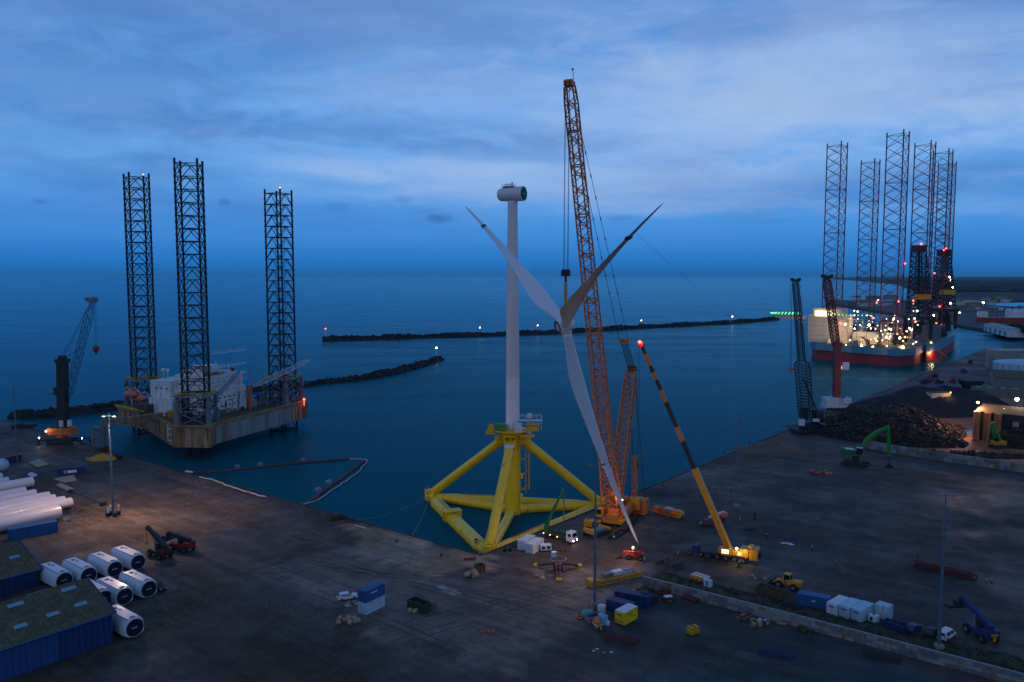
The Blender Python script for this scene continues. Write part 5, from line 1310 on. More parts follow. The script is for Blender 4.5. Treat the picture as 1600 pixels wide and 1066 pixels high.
# ---------------- reach stackers
def stacker(px,rz,label,boom_up,mt='dark_red',bm='dark_steel',size=1.0,yoke=False):
    t=thing('reach_stacker',label,'reach stacker',G(*px),rz)
    m=MB(); m.box((0,0,1.4),(6.6,2.6,1.2)); m.box((-2.6,0,2.2),(2,2.9,1.3)); m.box((2.6,0,1.2),(1.8,3.2,.9)); m.build('body',mt,t,bev=.12)
    for x,r_ in ((-2.3,.75),(2.4,.9)):
        for y in (-1.5,1.5): wheel(t,(x,y,r_),r_,.6)
    m=MB(); m.box((.2,-.1,2.9),(1.5,1.5,1.7)); m.build('cab','black',t,bev=.08); m=MB(); m.box((.98,-.1,3.1),(.05,1.3,1.1)); m.build('cab_window','glass_dark',t)
    a=V((-2.9,0,3.1)); b_=V((boom_up[0],0,boom_up[1])); d=(b_-a).normalized()
    m=MB(); m.beam(a,a.lerp(b_,.62),1.0,1.2); m.beam(a.lerp(b_,.55),b_,.8,.95); m.beam(V((-2.9,0,2)),a,1.4,1); m.build('boom',bm,t)
    m=MB(); [m.cyl(V((1.0,y,2.0)),a.lerp(b_,.5)+V((0,y,0)),.16,n=6) for y in (-.6,.6)]; m.build('ram','grey_steel',t)
    if yoke: m=MB(); m.beam(b_,b_+V((.9,0,-1.4)),.8,.8); m.box(b_+V((.9,0,-2.0)),(1.6,5.8,.6)); m.box(b_+V((.9,0,-1.4)),(2.2,1.6,.9)); m.build('spreader','dark_steel',t)
    else: m=MB(); m.beam(b_,b_+V((.5,0,-1.0)),.7,.7); m.cyl(b_+V((.5,0,-1)),b_+V((.5,0,-4.2)),.1,n=5); m.box(b_+V((.5,0,-4.5)),(.5,.4,.8)); m.build('hook','crane_orange',t)
    return t
stacker((250,870),2.55,'red reach stacker with dark boom raised to the left, left of the two',(5.4,7.2),'dark_red','dark_steel')
stacker((285,860),2.75,'red reach stacker with its dark boom lowered, right of the two',(4.6,4.4),'red_paint','dark_steel',yoke=True)
t=stacker((1533,996),1.7,'dark blue reach stacker with a yellow axle alone at the right of the yard',(6.0,6.0),'cont_navy','cont_navy',yoke=True)
m=MB(); m.box((-3.7,0,1.5),(.2,.5,1.4)); m.box((-3.7,0,2.1),(.2,1.5,.4)); m.build('yellow_axle','machine_yellow',t)
# ---------------- lamp masts
def mast(px,top_y,label,lit=False,arms=True,base=True,dirx=1):
    p=G(*px); hgt=P(px[0],top_y,p.y).z; t=thing('lamp_mast',label,'lamp post',p)
    m=MB(); n=24 
    m.lathe([(.42,0),(.42,.2),(.34,.25),(.30,hgt*.45),(.15,hgt)],12); m.build('pole','galv',t,smooth='a')
    m=MB(); m.beam((-1.6,0,hgt),(1.6,0,hgt),.14,.14); m.cyl((0,0,hgt),(0,0,hgt+.8),.05,n=5); m.build('crossbar','galv',t)
    for s in (-1.5,1.5):
        m=MB(); m.box((s,-.1,hgt+.02),(1.3,.6,.25),ry=.15*(1 if s<0 else -1)); o=m.build('lamp_head','grey_steel',t,bev=.04)
        m=MB(); m.box((s,-.1,hgt-.16),(1.0,.45,.08)); m.build('lamp_glass','bulb_warm' if lit else 'cont_pale',o)
    if base:
        m=MB(); m.box((0,0,.5),(1.5,1.5,1.0)); m.build('footing','concrete',t,bev=.05)
    return t,p,hgt
t,p,hg=mast((177,806),650,'lit lamp mast on a block footing in the left yard',True,base=False)
m=MB(); [m.box((x,y,.65),(1.2,1.1,1.3)) for x,y in ((-1.1,-.9),(1.1,-.9),(-1.1,.9),(1.1,.9))]; m.build('footing_blocks','dark_steel',t,bev=.05)
m=MB(); [m.cyl((x,y,1.3),(x,y,3.1),.28,n=8) for x,y in ((-1.3,.9),(1.3,.9),(-.9,-1.3))]; m.build('white_bollards','white_dirty',t)
for s in (-2.1,2.1):
    lamp(p+V((s*1.2,-.6,hg-1.2)),24000,(1,.60,.38),.5,kind='SPOT',target=p+V((14+s*9,2,0)),spot=160,blend=.9)
lamp(p+V((0,-1.0,hg+.9)),500,(1,.75,.5),.3)
mast((929,947),726,'tall unlit lamp mast rising from the clutter in the centre foreground',base=True)
mast((1467,1014),774,'tall unlit lamp mast behind the long block wall at lower right',base=True)
mast((1151,792),657,'faint distant lamp mast on the right quay beyond the telescopic crane',base=True)
mast((27,722),606,'thin lamp mast by the dark blue container at far left',base=False)
mast((1410,572),515,'small lamp mast on the far quay in front of the lit drilling rig',base=False) if False else None
# warm fill light added over the central quay, with no lamp built
lamp(G(885,880)+V((0,0,15)),4200,(1,.62,.42),1.5)
# ---------------- people
def person_mesh(pose=0):
    bm=bmesh.new(); sk=[]
    def v(x,y,z,r): 
        q=bm.verts.new((x,y,z)); sk.append((q,r)); return q
    def ch(a,*l):
        for x in l: bm.edges.new((a,x)); a=x
        return a
    st=.16 if pose else .05
    pel=v(0,0,.98,.15); sp=v(0,0,1.2,.14); chs=v(0,.0,1.40,.16); nk=v(0,0,1.53,.065); hd=v(0,.02,1.64,.105); ht=v(0,.01,1.73,.085)
    ch(pel,sp,chs,nk,hd,ht)
    for s in (-1,1):
        hip=v(s*.10,0,.90,.10); kn=v(s*.11,st*s*.6,.50,.068); an=v(s*.12,-st*s*.3,.09,.045); fo=v(s*.12,-st*s*.3+.14,.045,.04)
        ch(pel,hip,kn,an,fo)
        sh=v(s*.19,0,1.43,.07); el=v(s*.25,.02,1.14,.05); wr=v(s*.26,.14 if pose else .06,.92,.033); pa=v(s*.26,.17 if pose else .08,.86,.036)
        ch(chs,sh,el,wr,pa)
        for i,(dy,dz,L2) in enumerate(((-.03,-.09,1),(-.01,-.10,1),(.01,-.10,1),(.03,-.085,1))):
            f1=v(s*.26+(i-1.5)*.012,pa.co.y+dy,pa.co.z+dz*.6,.009); f2=v(s*.255+(i-1.5)*.012,pa.co.y+dy+.015,pa.co.z+dz,.008); ch(pa,f1,f2)
        th=v(s*.235,pa.co.y+.045,pa.co.z-.02,.010); ch(pa,th)
    me=bpy.data.meshes.new('person'); bm.verts.index_update(); bm.to_mesh(me)
    rr=[r for q,r in sk]; bm.free()
    o=bpy.data.objects.new('tmp',me); COL.objects.link(o)
    mo=o.modifiers.new('s','SKIN'); 
    for i,r in enumerate(rr): me.skin_vertices[0].data[i].radius=(r,r*(.8 if r>.12 else 1))
    me.skin_vertices[0].data[0].use_root=True
    ss=o.modifiers.new('u','SUBSURF'); ss.levels=1; ss.render_levels=1
    dg=bpy.context.evaluated_depsgraph_get(); out=bpy.data.meshes.new_from_object(o.evaluated_get(dg))
    bpy.data.objects.remove(o)
    out.materials.clear(); out.materials.append(M_['clothes']); out.materials.append(M_['skin'])
    for p in out.polygons:
        c=p.center
        if (c.z>1.53) or (abs(c.x)>.2 and c.z<.93 and c.z>.7): p.material_index=1
        p.use_smooth=True
    return out
def person(mesh,px,rz,label,hv=True,hel=True):
    t=bpy.data.objects.new('person',mesh); COL.objects.link(t); t.location=G(*px); t.rotation_euler=(0,0,rz); tag(t,label,'person',group='workers on the quay')
    if hv:
        m=MB(); m.lathe([(.17,-.32),(.19,-.1),(.2,.05),(.19,.16),(.10,.2)],14,Matrix.Translation((0,0,1.28))@Matrix.Diagonal((1.12,.85,1,1))); m.build('vest','vest',t,smooth=True)
    if hel:
        m=MB(); m.lathe([(.15,0),(.135,.02),(.125,.07),(.08,.12),(.01,.14)],12,Matrix.Translation((0,.01,1.68))); m.build('helmet','helmet',t,smooth=True)
PM=[person_mesh(0),person_mesh(1)]
ppl=[((1116,767),.5,'worker in pale vest and helmet alone on the quay above the red boom lift',1),((1142,770),2,'dark clothed worker right of the pale vested one on the upper quay',0),((1156,818),1,'worker in yellow vest standing at the edge of the right yard by the red post',1),
((1199,844),.3,'worker in dark clothing and pale helmet walking in the right yard',0),((1277,817),2.2,'worker in yellow vest farthest back in the middle of the right yard',1),((1269,862),2.6,'worker in dim yellow vest in the middle of the right yard',1),((1305,887),.9,'dark clothed worker closest to the blue container row',0),
((1541,915),1.1,'left worker of the pair in yellow vests beside the long steel beam',1),((1549,914),-1.2,'right worker of the pair in yellow vests beside the long steel beam',1),((1007,881),1.7,'worker in green vest standing right of the red telehandler',1),((1095,824),.2,'worker in yellow vest near the red crates left of the telescopic crane',1),((1178,846) if False else (1165,882),2,'dark clothed worker behind the counterweight of the telescopic crane',0)]
for i,(px,rz_,lb,hv) in enumerate(ppl): person(PM[i%2],px,rz_,lb,bool(hv),True)
# ---------------- turbine nacelles in the yard
def nacelle():
    t=thing('stored_nacelle','','nacelle',(0,0,0),0,'turbine nacelles stored beside the blue sheds')
    Ln=11.0; sec=[(-2.05,.9),(-2.15,2.3),(-1.9,3.5),(-1.35,4.2),(1.35,4.2),(1.9,3.5),(2.15,2.3),(2.05,.9),(1.3,.35),(-1.3,.35)]
    rings=[]
    for x,k in ((-Ln,.72),(-Ln+.25,.88),(-Ln+.9,1),(-1.3,1),(-.25,.98),(0,.93)):
        rings.append([V((x,y*k,2.3+(z-2.3)*k)) for y,z in sec])
    m=MB(); m.loft(rings); m.build('cover','cont_white',t,bev=.05,smooth='a')
    m=MB(); m.box((-5.2,0,4.24),(9.2,2.5,.06)); m.build('roof_panel','blade_white',t)
    m=MB(); m.box((-4.8,1.32,4.26),(9.4,.09,.1)); m.box((-4.8,-1.32,4.26),(9.4,.09,.1)); m.build('roof_rail','cont_navy',t)
    m=MB(); m.box((-8,0,4.3),(1.1,.7,.08)); m.build('hatch','tan',t)
    m=MB(); m.box((-.9,0,4.31),(.7,1.0,.08)); m.build('red_hatch','orange_red',t)
    m=MB(); m.box((-6.6,.3,4.3),(.8,.4,.08)); m.build('red_mark','orange_red',t)
    m=MB(); m.cyl((-.05,0,2.25),(.16,0,2.25),1.82,n=24); m.build('end_cover','navy_cover',t)
    m=MB(); m.cyl((-.1,0,2.25),(.1,0,2.25),1.95,n=24); m.build('end_ring','blade_white',t)
    m=MB(); [m.box((.18,y,2.3),(.04,w_,.16)) for y,w_ in ((-.55,.22),(-.3,.16),(-.08,.2),(.16,.18),(.42,.26))]; m.build('white_lettering','sign_white',t)
    m=MB(); [m.box((x,0,.2),(.5,4.2,.38)) for x in (-9,-1.8)]; [m.box((-5.4,y,.2),(7,.3,.3)) for y in (-1.6,1.6)]; m.build('transport_frame','dark_steel',t)
    return t
na0=nacelle()
nl=[((216,892),'nacelle farthest back and nearest the reach stackers'),((180,903),'second nacelle of the back row, left of the one nearest the reach stackers'),((139,913),'third nacelle of the back row counted from the reach stackers'),((101,921),'nacelle at the left end of the back row beside the far shed'),((233,935),'nacelle of the front row with the black pickup at its end'),((195,947),'nacelle of the front row between the shed and the pickup one'),((163,951),'nacelle almost hidden behind the roof of the front shed'),((211,997),'nacelle nearest the camera, beside the front shed wall, brightly lit on its roof')]
for i,(px,lb) in enumerate(nl):
    o=na0 if i==0 else dup(na0,(0,0,0),0)
    o.location=G(*px); o.rotation_euler=(0,0,aL+PI); o['label']=lb
p=G(200,985); lamp(p+V((-1.5,2.5,8.5)),420,(1,.85,.65),.2,kind='SPOT',target=p+V((-1.8,2.8,4)),spot=50,blend=.5)
# ---------------- tower sections
tr=[(112,794,1.5),(101,791,1.45),(86,788,1.45),(77,783,1.4),(56,779,1.35),(40,775,1.35),(51,762,1.7),(13,759,1.35),(3,752,1.3)]
ld=['white tower section reaching farthest right, next to the thickest one','second white tower section from the thickest one','third white tower section from the thickest one','fourth white tower section from the thickest one','fifth white tower section with a short end','sixth white tower section in the middle of the stack','white tower section with a red notch, last but two at the back','white tower section second from the back at the left edge','white tower section farthest back at the left edge']
for (x,y,r_),lb in zip(tr,ld):
    p=G(x,y); t=thing('tower_section',lb,'tower section',p,aR+PI,'white tower sections stored in the left yard')
    m=MB(); m.T=Matrix.Translation((0,0,r_+.5))@Matrix.Rotation(PI/2,4,'Y'); m.lathe([(r_-.12,.6),(r_-.12,0),(r_,0),(r_,.25),(r_+.02,.3),(r_*1.0,34)],28); m.build('shell','tower_white',t,smooth='a')
    m=MB(); m.T=Matrix.Translation((0,0,r_+.5))@Matrix.Rotation(PI/2,4,'Y'); m.cyl((0,0,.35),(0,0,.5),r_-.13,n=24); m.build('end_cover','white_dirty',t)
    m=MB(); [m.box((x_,0,.3),(.4,2.4,.6)) for x_ in (3,14,25)]; m.build('support','wood_dark',t)
p=G(93,812); t=thing('tower_section','thickest white tower section, nearest the camera beside the long blue container','tower section',p,aR+PI,'white tower sections stored in the left yard')
m=MB(); m.T=Matrix.Translation((0,0,2.5))@Matrix.Rotation(PI/2,4,'Y'); m.lathe([(2.0,.6),(2.0,0),(2.15,0),(2.15,.3),(2.2,.35),(2.2,36)],32); m.build('shell','tower_white',t,smooth='a')
m=MB(); m.T=Matrix.Translation((0,0,2.5))@Matrix.Rotation(PI/2,4,'Y'); m.cyl((0,0,.35),(0,0,.5),1.98,n=24); m.build('end_cover','white_dirty',t)
m=MB(); [m.box((x_,0,.2),(.4,3.2,.4)) for x_ in (3,14,25)]; m.build('support','wood_dark',t)
# ---------------- sheds
def shed(base,eave_y,ridge,label,skl,Lg=60):
    A=G(*base); ez=P(base[0],eave_y,A.y).z
    k=(ridge[0]-800)/FPX
    # ridge end lies half a width along the left quay direction
    rx=ray(ridge[0],ridge[1]); kk=rx.x; h=(kk*A.y-A.x)/(dL.x-kk*dL.y); Rg=A+dL*h; rzz=P(ridge[0],ridge[1],Rg.y).z
    t=thing('blue_shed',label,'shed',A,aR+PI)   # local x runs away from the gable, local -y along dL
    w_=h; 
    # local frame: x=-dR, y: left of x
    R=Matrix.Rotation(-(aR+PI),3,'Z'); yl=(R@(dL*w_)); s=1 if yl.y>0 else -1
    m=MB(); 
    y1=s*w_*2
    prof=[(0,0),(y1,0),(y1,ez),(s*w_,rzz),(0,ez)]
    vs=[(x,y,z) for x in (0,Lg) for y,z in prof]
    m.add([V(v)-V((0,0,.05)) if v[2]>1 else v for v in vs],[(0,1,2,3,4),(9,8,7,6,5),(0,5,6,1),(1,6,7,2),(4,9,5,0)] )
    m.build('walls','shed_blue',t)
    m=MB(); m.box((Lg/2+5.2,-s*.04,ez/2-.2),(Lg-10.4,.1,ez-.6)); m.build('wall_panels','shed_blue_pale',t)
    m=MB()
    for k in range(int(Lg/1.2)): m.box((k*1.2+.5,-s*.09,ez/2),(.08,.1,ez-.3))
    for k in range(int(w_*2/1.2)): 
        y=s*(k*1.2+.6); hh=ez+(rzz-ez)*(1-abs(abs(y)-w_)/w_)-.2; m.box((-.05,y,hh/2),(.1,.08,hh))
    m.build('cladding_ribs','shed_blue',t)
    for nm,(ya,za),(yb,zb) in (('roof',(-s*.5,ez-.15),(s*w_,rzz)),('roof',(s*w_,rzz),(y1+s*.5,ez-.15))):
        m=MB(); m.add([(-.6,ya,za),(Lg,ya,za),(Lg,yb,zb),(-.6,yb,zb),(-.6,ya,za+.25),(Lg,ya,za+.25),(Lg,yb,zb+.25),(-.6,yb,zb+.25)],[(0,1,2,3),(7,6,5,4),(0,4,5,1),(1,5,6,2),(2,6,7,3),(3,7,4,0)])
        q=V((0,yb-ya,zb-za)); n_=int(Lg/1.1)
        for k in range(n_): 
            x=-.3+k*1.1; m.beam((x,ya,za+.28),(x,yb,zb+.28),.12,.08)
        rf=m.build(nm,'roof_moss',t)
    m=MB(); m.beam((-.65,-s*.5,ez+.0),(-.65,s*w_,rzz+.15),.12,.5); m.beam((-.65,y1+s*.5,ez),(-.65,s*w_,rzz+.15),.12,.5); m.beam((-.6,-s*.55,ez+.02),(Lg,-s*.55,ez+.02),.25,.25); m.build('edge_trim','cont_blue',t)
    for (x,f,l) in skl:
        m=MB(); side=0 if f<=1 else 1
        if f<=1: ya=s*w_*f; za=ez+(rzz-ez)*f
        else: ya=s*w_*f; za=rzz-(rzz-ez)*(f-1)
        tilt=math.atan2(rzz-ez,w_)*s*(1 if f<=1 else -1)
        m.box((x,ya,za+.40),(l*.9,1.1,.12),rx=tilt); m.build('skylight','skylight',t)
shed((177,1003),958,(133,907),'near blue shed with a mossy roof and pale skylights at the lower left',[(4,.40,2.6),(9.5,.37,2.6),(15.5,.33,2.6),(21,.31,2.6),(4,.86,3.2),(14,.86,3.2),(22,.86,3.2),(8.5,1.2,4),(30,.34,2.6),(30,.86,3)],62)
shed((62,914),889,(27,847),'far blue shed with a mossy roof behind the nacelles',[(3,.5,2.4),(12,.25,2.4),(8,.75,2.4),(18,.45,2.4)],50)
# ================================================================ harbour crane at the far left
o=G(98,694); t=thing('harbour_crane','dark mobile harbour crane with orange base and red hook at the far left quay','harbour crane',o)
lp=lambda x,y,dY=0: P(x,y,o.y+dY)-o
m=MB(); m.box((0,0,2.2),(11,5,1.6),rz=-.15)
for x,y in ((-10,-1),(-9,5),(9.5,-2),(10,4)): m.beam((x*.3,y*.3,2),(x,y,1.9),.7,.7); m.cyl((x,y,.1),(x,y,2.2),.35,n=8); m.box((x,y,.15),(2.2,2.2,.25))
for k in range(7): m.cyl((-5+k*1.7,-3.0,.7),(-5+k*1.7,-2.2,.7),.7,n=10)
m.build('chassis','dark_steel',t)
m=MB(); m.box((0,0,6),(11.4,5,3.2),rz=-.12); m.cyl((0,0,3),(0,0,4.6),2.2,n=16); m.build('machinery_house','crane_orange',t,bev=.15)
m=MB(); m.box((-.2,.2,7.9),(8,3.6,.5),rz=-.12); m.build('roof_deck','dark_steel',t)
m=MB(); m.cyl((0.8,-1.6,8.2),(.8,-1.6,11),1.0,n=12); m.cyl((4.2,-1.2,8.2),(4.2,-1.2,11),1.0,n=12); m.build('white_tanks','cont_white',t,smooth='a')
a=lp(98.5,668); b_=lp(97.5,566); m=MB(); m.beam(a,b_,3.6,3.6,up=(0,1,0)); m.box(b_+V((0,0,.6)),(4.6,4.6,1.6)); m.cyl(b_+V((-1.6,0,2)),b_+V((1.6,0,2)),1.0,n=10); m.build('tower','dark_steel',t)
m=MB(); m.box(lp(92,611),(3.2,3,3.6)); m.box(lp(84,615),(4.5,.3,.3)); m.build('cab','dark_steel',t,bev=.1); m=MB(); m.sphere(lp(90,606),.8,6); m.build('radome','white_paint',t)
ja=lp(104,628,-1); jb=lp(144,473,-4); m=MB(); lattice(m,taper(ja,jb,20,2.4,(0,1,0),(.4,.4),.1),.11,.05,'Z',1); m.build('jib','dark_steel',t)
m=MB(); m.box(jb+V((0,0,1)),(3.2,1.6,2)); m.cyl(jb+V((1.2,-1,1.5)),jb+V((1.2,1,1.5)),1.0,n=10); m.cyl(jb+V((-2,-1,1.5)),jb+V((-2,1,1.5)),.8,n=10); m.build('jib_head','grey_steel',t)
m=MB()
for s in (-.6,.6): m.cyl(b_+V((0,s,2)),jb+V((0,s,1)),.07,n=4); m.cyl(b_+V((0,s,1)),ja.lerp(jb,.55)+V((0,s,0)),.05,n=4)
hk=lp(150,545,-4)
for s in (-1.2,0,1.2): m.cyl(jb+V((1.6+s*.4,0,1)),hk+V((s*.4,0,1)),.05,n=4)
m.build('ropes','rope_dark',t)
m=MB(); m.sphere(hk,1.5,8); m.box(hk+V((0,0,-1)),(.6,.6,3)); m.build('hook_block','red_paint',t)
m=MB(); m.sphere(V((-5.4,-3.0,6.4)),.35,6); m.build('work_light','bulb_warm',t); lamp(o+V((-6,-5,6.4)),120,(1,.6,.35),.3)
m=MB(); m.sphere((-9.8,-1,3.0),.25,6); m.sphere((9.8,-2,3.0),.2,6); m.build('corner_lights','bulb_white',t)
# ================================================================ two cranes on the right quay
o=G(1260,676); t=thing('crawler_crane','dark blue lattice crane standing on the right quay edge with a small orange hook','crane',o)
lp=lambda x,y,dY=0: P(x,y,o.y+dY)-o
a=lp(1260,655); b_=lp(1243,441); m=MB(); lattice(m,taper(a,b_,44,lambda s: 5.4 if s<.42 else 2.9-.7*(s-.42)/.58,(1,0,0),(.8,.9),.03),.22,.09,'X',1); m.build('lattice_tower','dark_steel',t)
m=MB(); m.box(b_+V((0,0,.8)),(3.4,2,1.2)); m.cyl(b_+V((-1.6,-.6,1.2)),b_+V((-1.6,.6,1.2)),.8,n=10); m.cyl(b_+V((1.6,-.6,1.2)),b_+V((1.6,.6,1.2)),.8,n=10); m.build('tower_head','dark_steel',t)
m=MB(); hk=lp(1237,577); [m.cyl(b_+V((x,0,0)),hk+V((x*.2,0,1)),.05,n=4) for x in (-2.6,-2.0,-1.6)]; m.cyl(b_+V((2,0,0)),lp(1275,640),.06,n=4); m.cyl(b_+V((1.5,0,0)),lp(1272,640),.06,n=4); m.build('ropes','rope_dark',t)
m=MB(); m.box(hk,(2.8,.8,.8)); m.cyl(hk-V((0,0,2.4)),hk,.25,n=6); m.build('hook_block','orange_red',t)
m=MB(); m.box((0,0,1.3),(14,8,1.6),rz=.3); m.box((1,0,3.6),(9,4,3),rz=.3); m.box((5,0,8),(4,4,6),rz=.3); m.box((-1.5,0,9),(3,3,6)); m.beam((5,0,10),a.lerp(b_,.3),.6,.6); m.build('base','dark_steel',t,bev=.1)
m=MB(); m.box((-3.6,-3.2,5.5),(2.6,1.6,3)); m.box((3.2,-3,6.5),(3,1,1.4)); m.build('cab','cont_white',t,bev=.1)
m=MB(); [m.box((8,0,2+k*.9),(3,5,.8),rz=.3) for k in range(3)]; m.build('counterweight','green_dark',t)
o=G(1306,640); t=thing('harbour_crane','dark red harbour crane on the right quay in front of the lit drilling rig','harbour crane',o)
lp=lambda x,y,dY=0: P(x,y,o.y+dY)-o
a=lp(1307,626); b_=lp(1308,538); m=MB(); m.beam(a,b_,3.4,3.4,up=(0,1,0)); m.box(a.lerp(b_,.48),(4.4,4.4,1.2)); m.box(a.lerp(b_,.3),(3.9,3.9,.6)); m.box(a.lerp(b_,.75),(3.9,3.9,.6)); m.box(b_,(4.4,4.4,2.4)); m.build('tower','crane_red',t)
m=MB(); ja=lp(1306,540); jb=lp(1292,436); lattice(m,taper(ja,jb,18,3.4,(1,0,0),(.7,.6),.08),.32,.15,'X',1); m.build('jib','crane_red',t)
m=MB(); m.box(jb+V((0,0,1)),(4,2,2)); m.cyl(jb+V((-2.4,-.6,1.6)),jb+V((-2.4,.6,1.6)),1.0,n=10); m.cyl(jb+V((2.4,-.6,1.6)),jb+V((2.4,.6,1.6)),1.0,n=10); m.build('jib_head','dark_steel',t)
m=MB(); m.box(lp(1320,572),(4,3,4)); m.build('cab','white_dirty',t,bev=.2); m=MB(); m.box(lp(1316,574),(3,2.4,2)); m.build('cab_window','glass_dark',t)
m=MB(); m.box((0,0,2),(15,8,2.0)); m.box((-1,0,5),(12,6,4)); m.box((4.5,-1,5.5),(5,6.5,3)); m.build('base','cont_pale',t,bev=.1)
m=MB(); [m.cyl((-6+k*2,-4.3,.9),(-6+k*2,-3.6,.9),.9,n=10) for k in range(7)]; m.build('wheels','rubber',t)
m=MB(); [m.cyl(jb+V((x,0,0)),lp(1290+x*2,630),.05,n=4) for x in (-1.4,1.4)]; m.build('ropes','rope_dark',t)
# ================================================================ green material handler
o=G(1337,727); t=thing('material_handler','bright green scrap handler with a bent boom and hanging grab in the right yard','excavator',o,ang(G(1318,727),G(1358,732)))
Ri=Matrix.Rotation(-t.rotation_euler[2],3,'Z'); lp=lambda x,y,dY=0: Ri@(P(x,y,o.y+dY)-o)
m=MB(); [m.prismx([(-4.6,.1),(4.6,.1),(5.2,.7),(4.9,1.4),(-4.9,1.4),(-5.2,.7)],y0,y0+1.0) for y0 in (-2.9,1.9)]; m.box((0,0,1.6),(4,5,.9)); m.cyl((0,0,1.6),(0,0,3.6),1.3,n=12); m.build('undercarriage','dark_steel',t)
m=MB(); m.box((-1.8,0,5.0),(7.2,3.4,2.2)); m.box((-4.8,0,5.2),(1.8,3.6,2.6)); m.build('upper_body','green_paint',t,bev=.12)
m=MB(); m.box((1.6,-1.9,6.2),(2.2,1.6,2.4)); m.build('cab','glass_dark',t,bev=.08); m=MB(); m.box((1.6,-1.9,7.5),(2.3,1.7,.15)); m.box((-2.5,0,6.3),(3,2.4,.3)); m.build('cab_roof','cont_white',t)
p0,p1,p2,p3,p4=lp(1342,708),lp(1352,690,-1),lp(1372,674,-2),lp(1387,668,-3),lp(1390,712,-3)
m=MB(); m.beam(p0,p1,1.3,1.5); m.beam(p1,p2,1.15,1.5); m.beam(p2,p3,1.0,1.2); m.sphere(p1,.75,6); m.sphere(p2,.7,6); m.build('boom','green_bright',t)
m=MB(); m.beam(p3+V((0,0,.4)),p4,.85,1.1); m.sphere(p3,.8,6); m.build('stick','green_bright',t)
m=MB(); m.cyl(p0+V((1.2,0,0)),p1.lerp(p2,.6),.2,n=6); m.cyl(p2,p3.lerp(p4,.35),.18,n=6); m.build('rams','galv',t)
m=MB(); g=lp(1389,733,-3); m.cyl(p4,g+V((0,0,1.6)),.18,n=6)
for k in range(5): th=k*2*PI/5; m.path([g+V((.2*math.cos(th),.2*math.sin(th),1.7)),g+V((1.5*math.cos(th),1.5*math.sin(th),.6)),g+V((1.0*math.cos(th),1.0*math.sin(th),-.8))],.4,5)
m.build('grab','black',t)
# yellow-green excavator in the scrap yard
o=G(1560,700); t=thing('excavator','yellow green excavator with upright boom in the lamp lit scrap yard','excavator',o,.1)
m=MB(); [m.prismx([(-3.2,.1),(3.2,.1),(3.6,.6),(3.2,1.1),(-3.2,1.1),(-3.6,.6)],y0,y0+.8) for y0 in (-2,1.2)]; m.build('tracks','dark_steel',t)
m=MB(); m.box((0,0,2.3),(5.6,3,1.8)); m.build('body','machine_yellow',t,bev=.15); m=MB(); m.box((-1.5,-.8,3.9),(1.8,1.3,1.6)); m.build('cab','glass_dark',t,bev=.08)
m=MB(); lp=lambda x,y,dY=0: P(x,y,o.y+dY)-o; m.beam(V((-1.5,0,3)),lp(1548,662),.8,1.0); m.beam(lp(1548,662),lp(1553,660),.7,.8); m.beam(lp(1552,660),lp(1562,688,-3),.5,.7); m.build('boom','green_bright',t)
# ================================================================ scrap heaps : height fields with loose pieces
from mathutils import noise as mn
def heap(name,label,cat,c,rx,ry,h,rz,mt,bits=0,bm='scrap_bits',bs=(.6,2.4),n=60,rough=1.0,seed=1,peaks=None,kind='stuff',flat=.0):
    mb=MB(); R=Matrix.Rotation(rz,3,'Z'); r=random.Random(seed)
    def hz(u,v):
        d=math.sqrt(u*u+v*v)
        b_=max(0,1-d)**.8
        b_=min(b_,1-flat)/(1-flat)
        f=mn.noise(V((u*2.2+seed,v*2.2,seed)))*.45+1
        k=mn.noise(V((u*rx*.25,v*ry*.25,seed)))*1.2*rough+mn.noise(V((u*rx*.8,v*ry*.8,seed+5)))*.6*rough
        return max(-.3,h*b_*f+k*min(1,b_*6)-.05)
    vs=[];
    for i in range(n+1):
        for j_ in range(n+1):
            u=i/n*2-1; v=j_/n*2-1; p=R@V((u*rx,v*ry,0)); vs.append((p.x,p.y,hz(u,v) if u*u+v*v<1 else -.3))
    mb.add(vs,[(i*(n+1)+j_,(i+1)*(n+1)+j_,(i+1)*(n+1)+j_+1,i*(n+1)+j_+1) for i in range(n) for j_ in range(n)])
    mb.cm=1
    for k in range(bits):
        while 1:
            u,v=r.uniform(-1,1),r.uniform(-1,1)
            if u*u+v*v<.95: break
        p=R@V((u*rx,v*ry,0)); z=hz(u,v); s_=r.uniform(*bs)
        mb.box((p.x,p.y,z+s_*.1),(s_,s_*r.uniform(.1,.6),s_*r.uniform(.05,.35)),rz=r.uniform(0,3),rx=r.uniform(-.9,.9),ry=r.uniform(-.9,.9))
    o=mb.build(name,[mt,bm],loc=c); return tag(o,label,cat,kind=kind)
heap('scrap_heap','big dark heap of scrap metal behind the concrete block wall','scrap heap',G(1386,674),38,30,10.5,.35,'scrap',6500,n=90,seed=3,flat=.25)
heap('scrap_heap','smaller glinting scrap pile against the wall behind the green handler','scrap heap',G(1425,692),24,10,7,-.15,'scrap',2600,n=50,seed=8,bs=(.5,1.8))
heap('coal_heap','long smooth black heap beyond the scrap in front of the far quay','heap',G(1466,640),58,26,11,.15,'coal',0,'coal',n=70,seed=5,rough=.5,flat=.3)
heap('sand_heap','brown sand heap on the quay left of the green handler','sand heap',G(1203,703),15,9,3.6,.3,'sand',0,'sand',n=40,seed=6,rough=.25)
heap('scrap_heap','pale scrap pile in the lamp light at the right edge of the scrap yard','scrap heap',G(1603,695),15,12,11,.1,'scrap',2200,n=40,seed=11,bs=(.5,1.6))
heap('scrap_heap','low reddish debris along the inside of the block wall','scrap heap',G(1520,712),30,5,1.4,-.2,'scrap',1200,n=40,seed=12,bs=(.3,1.2))
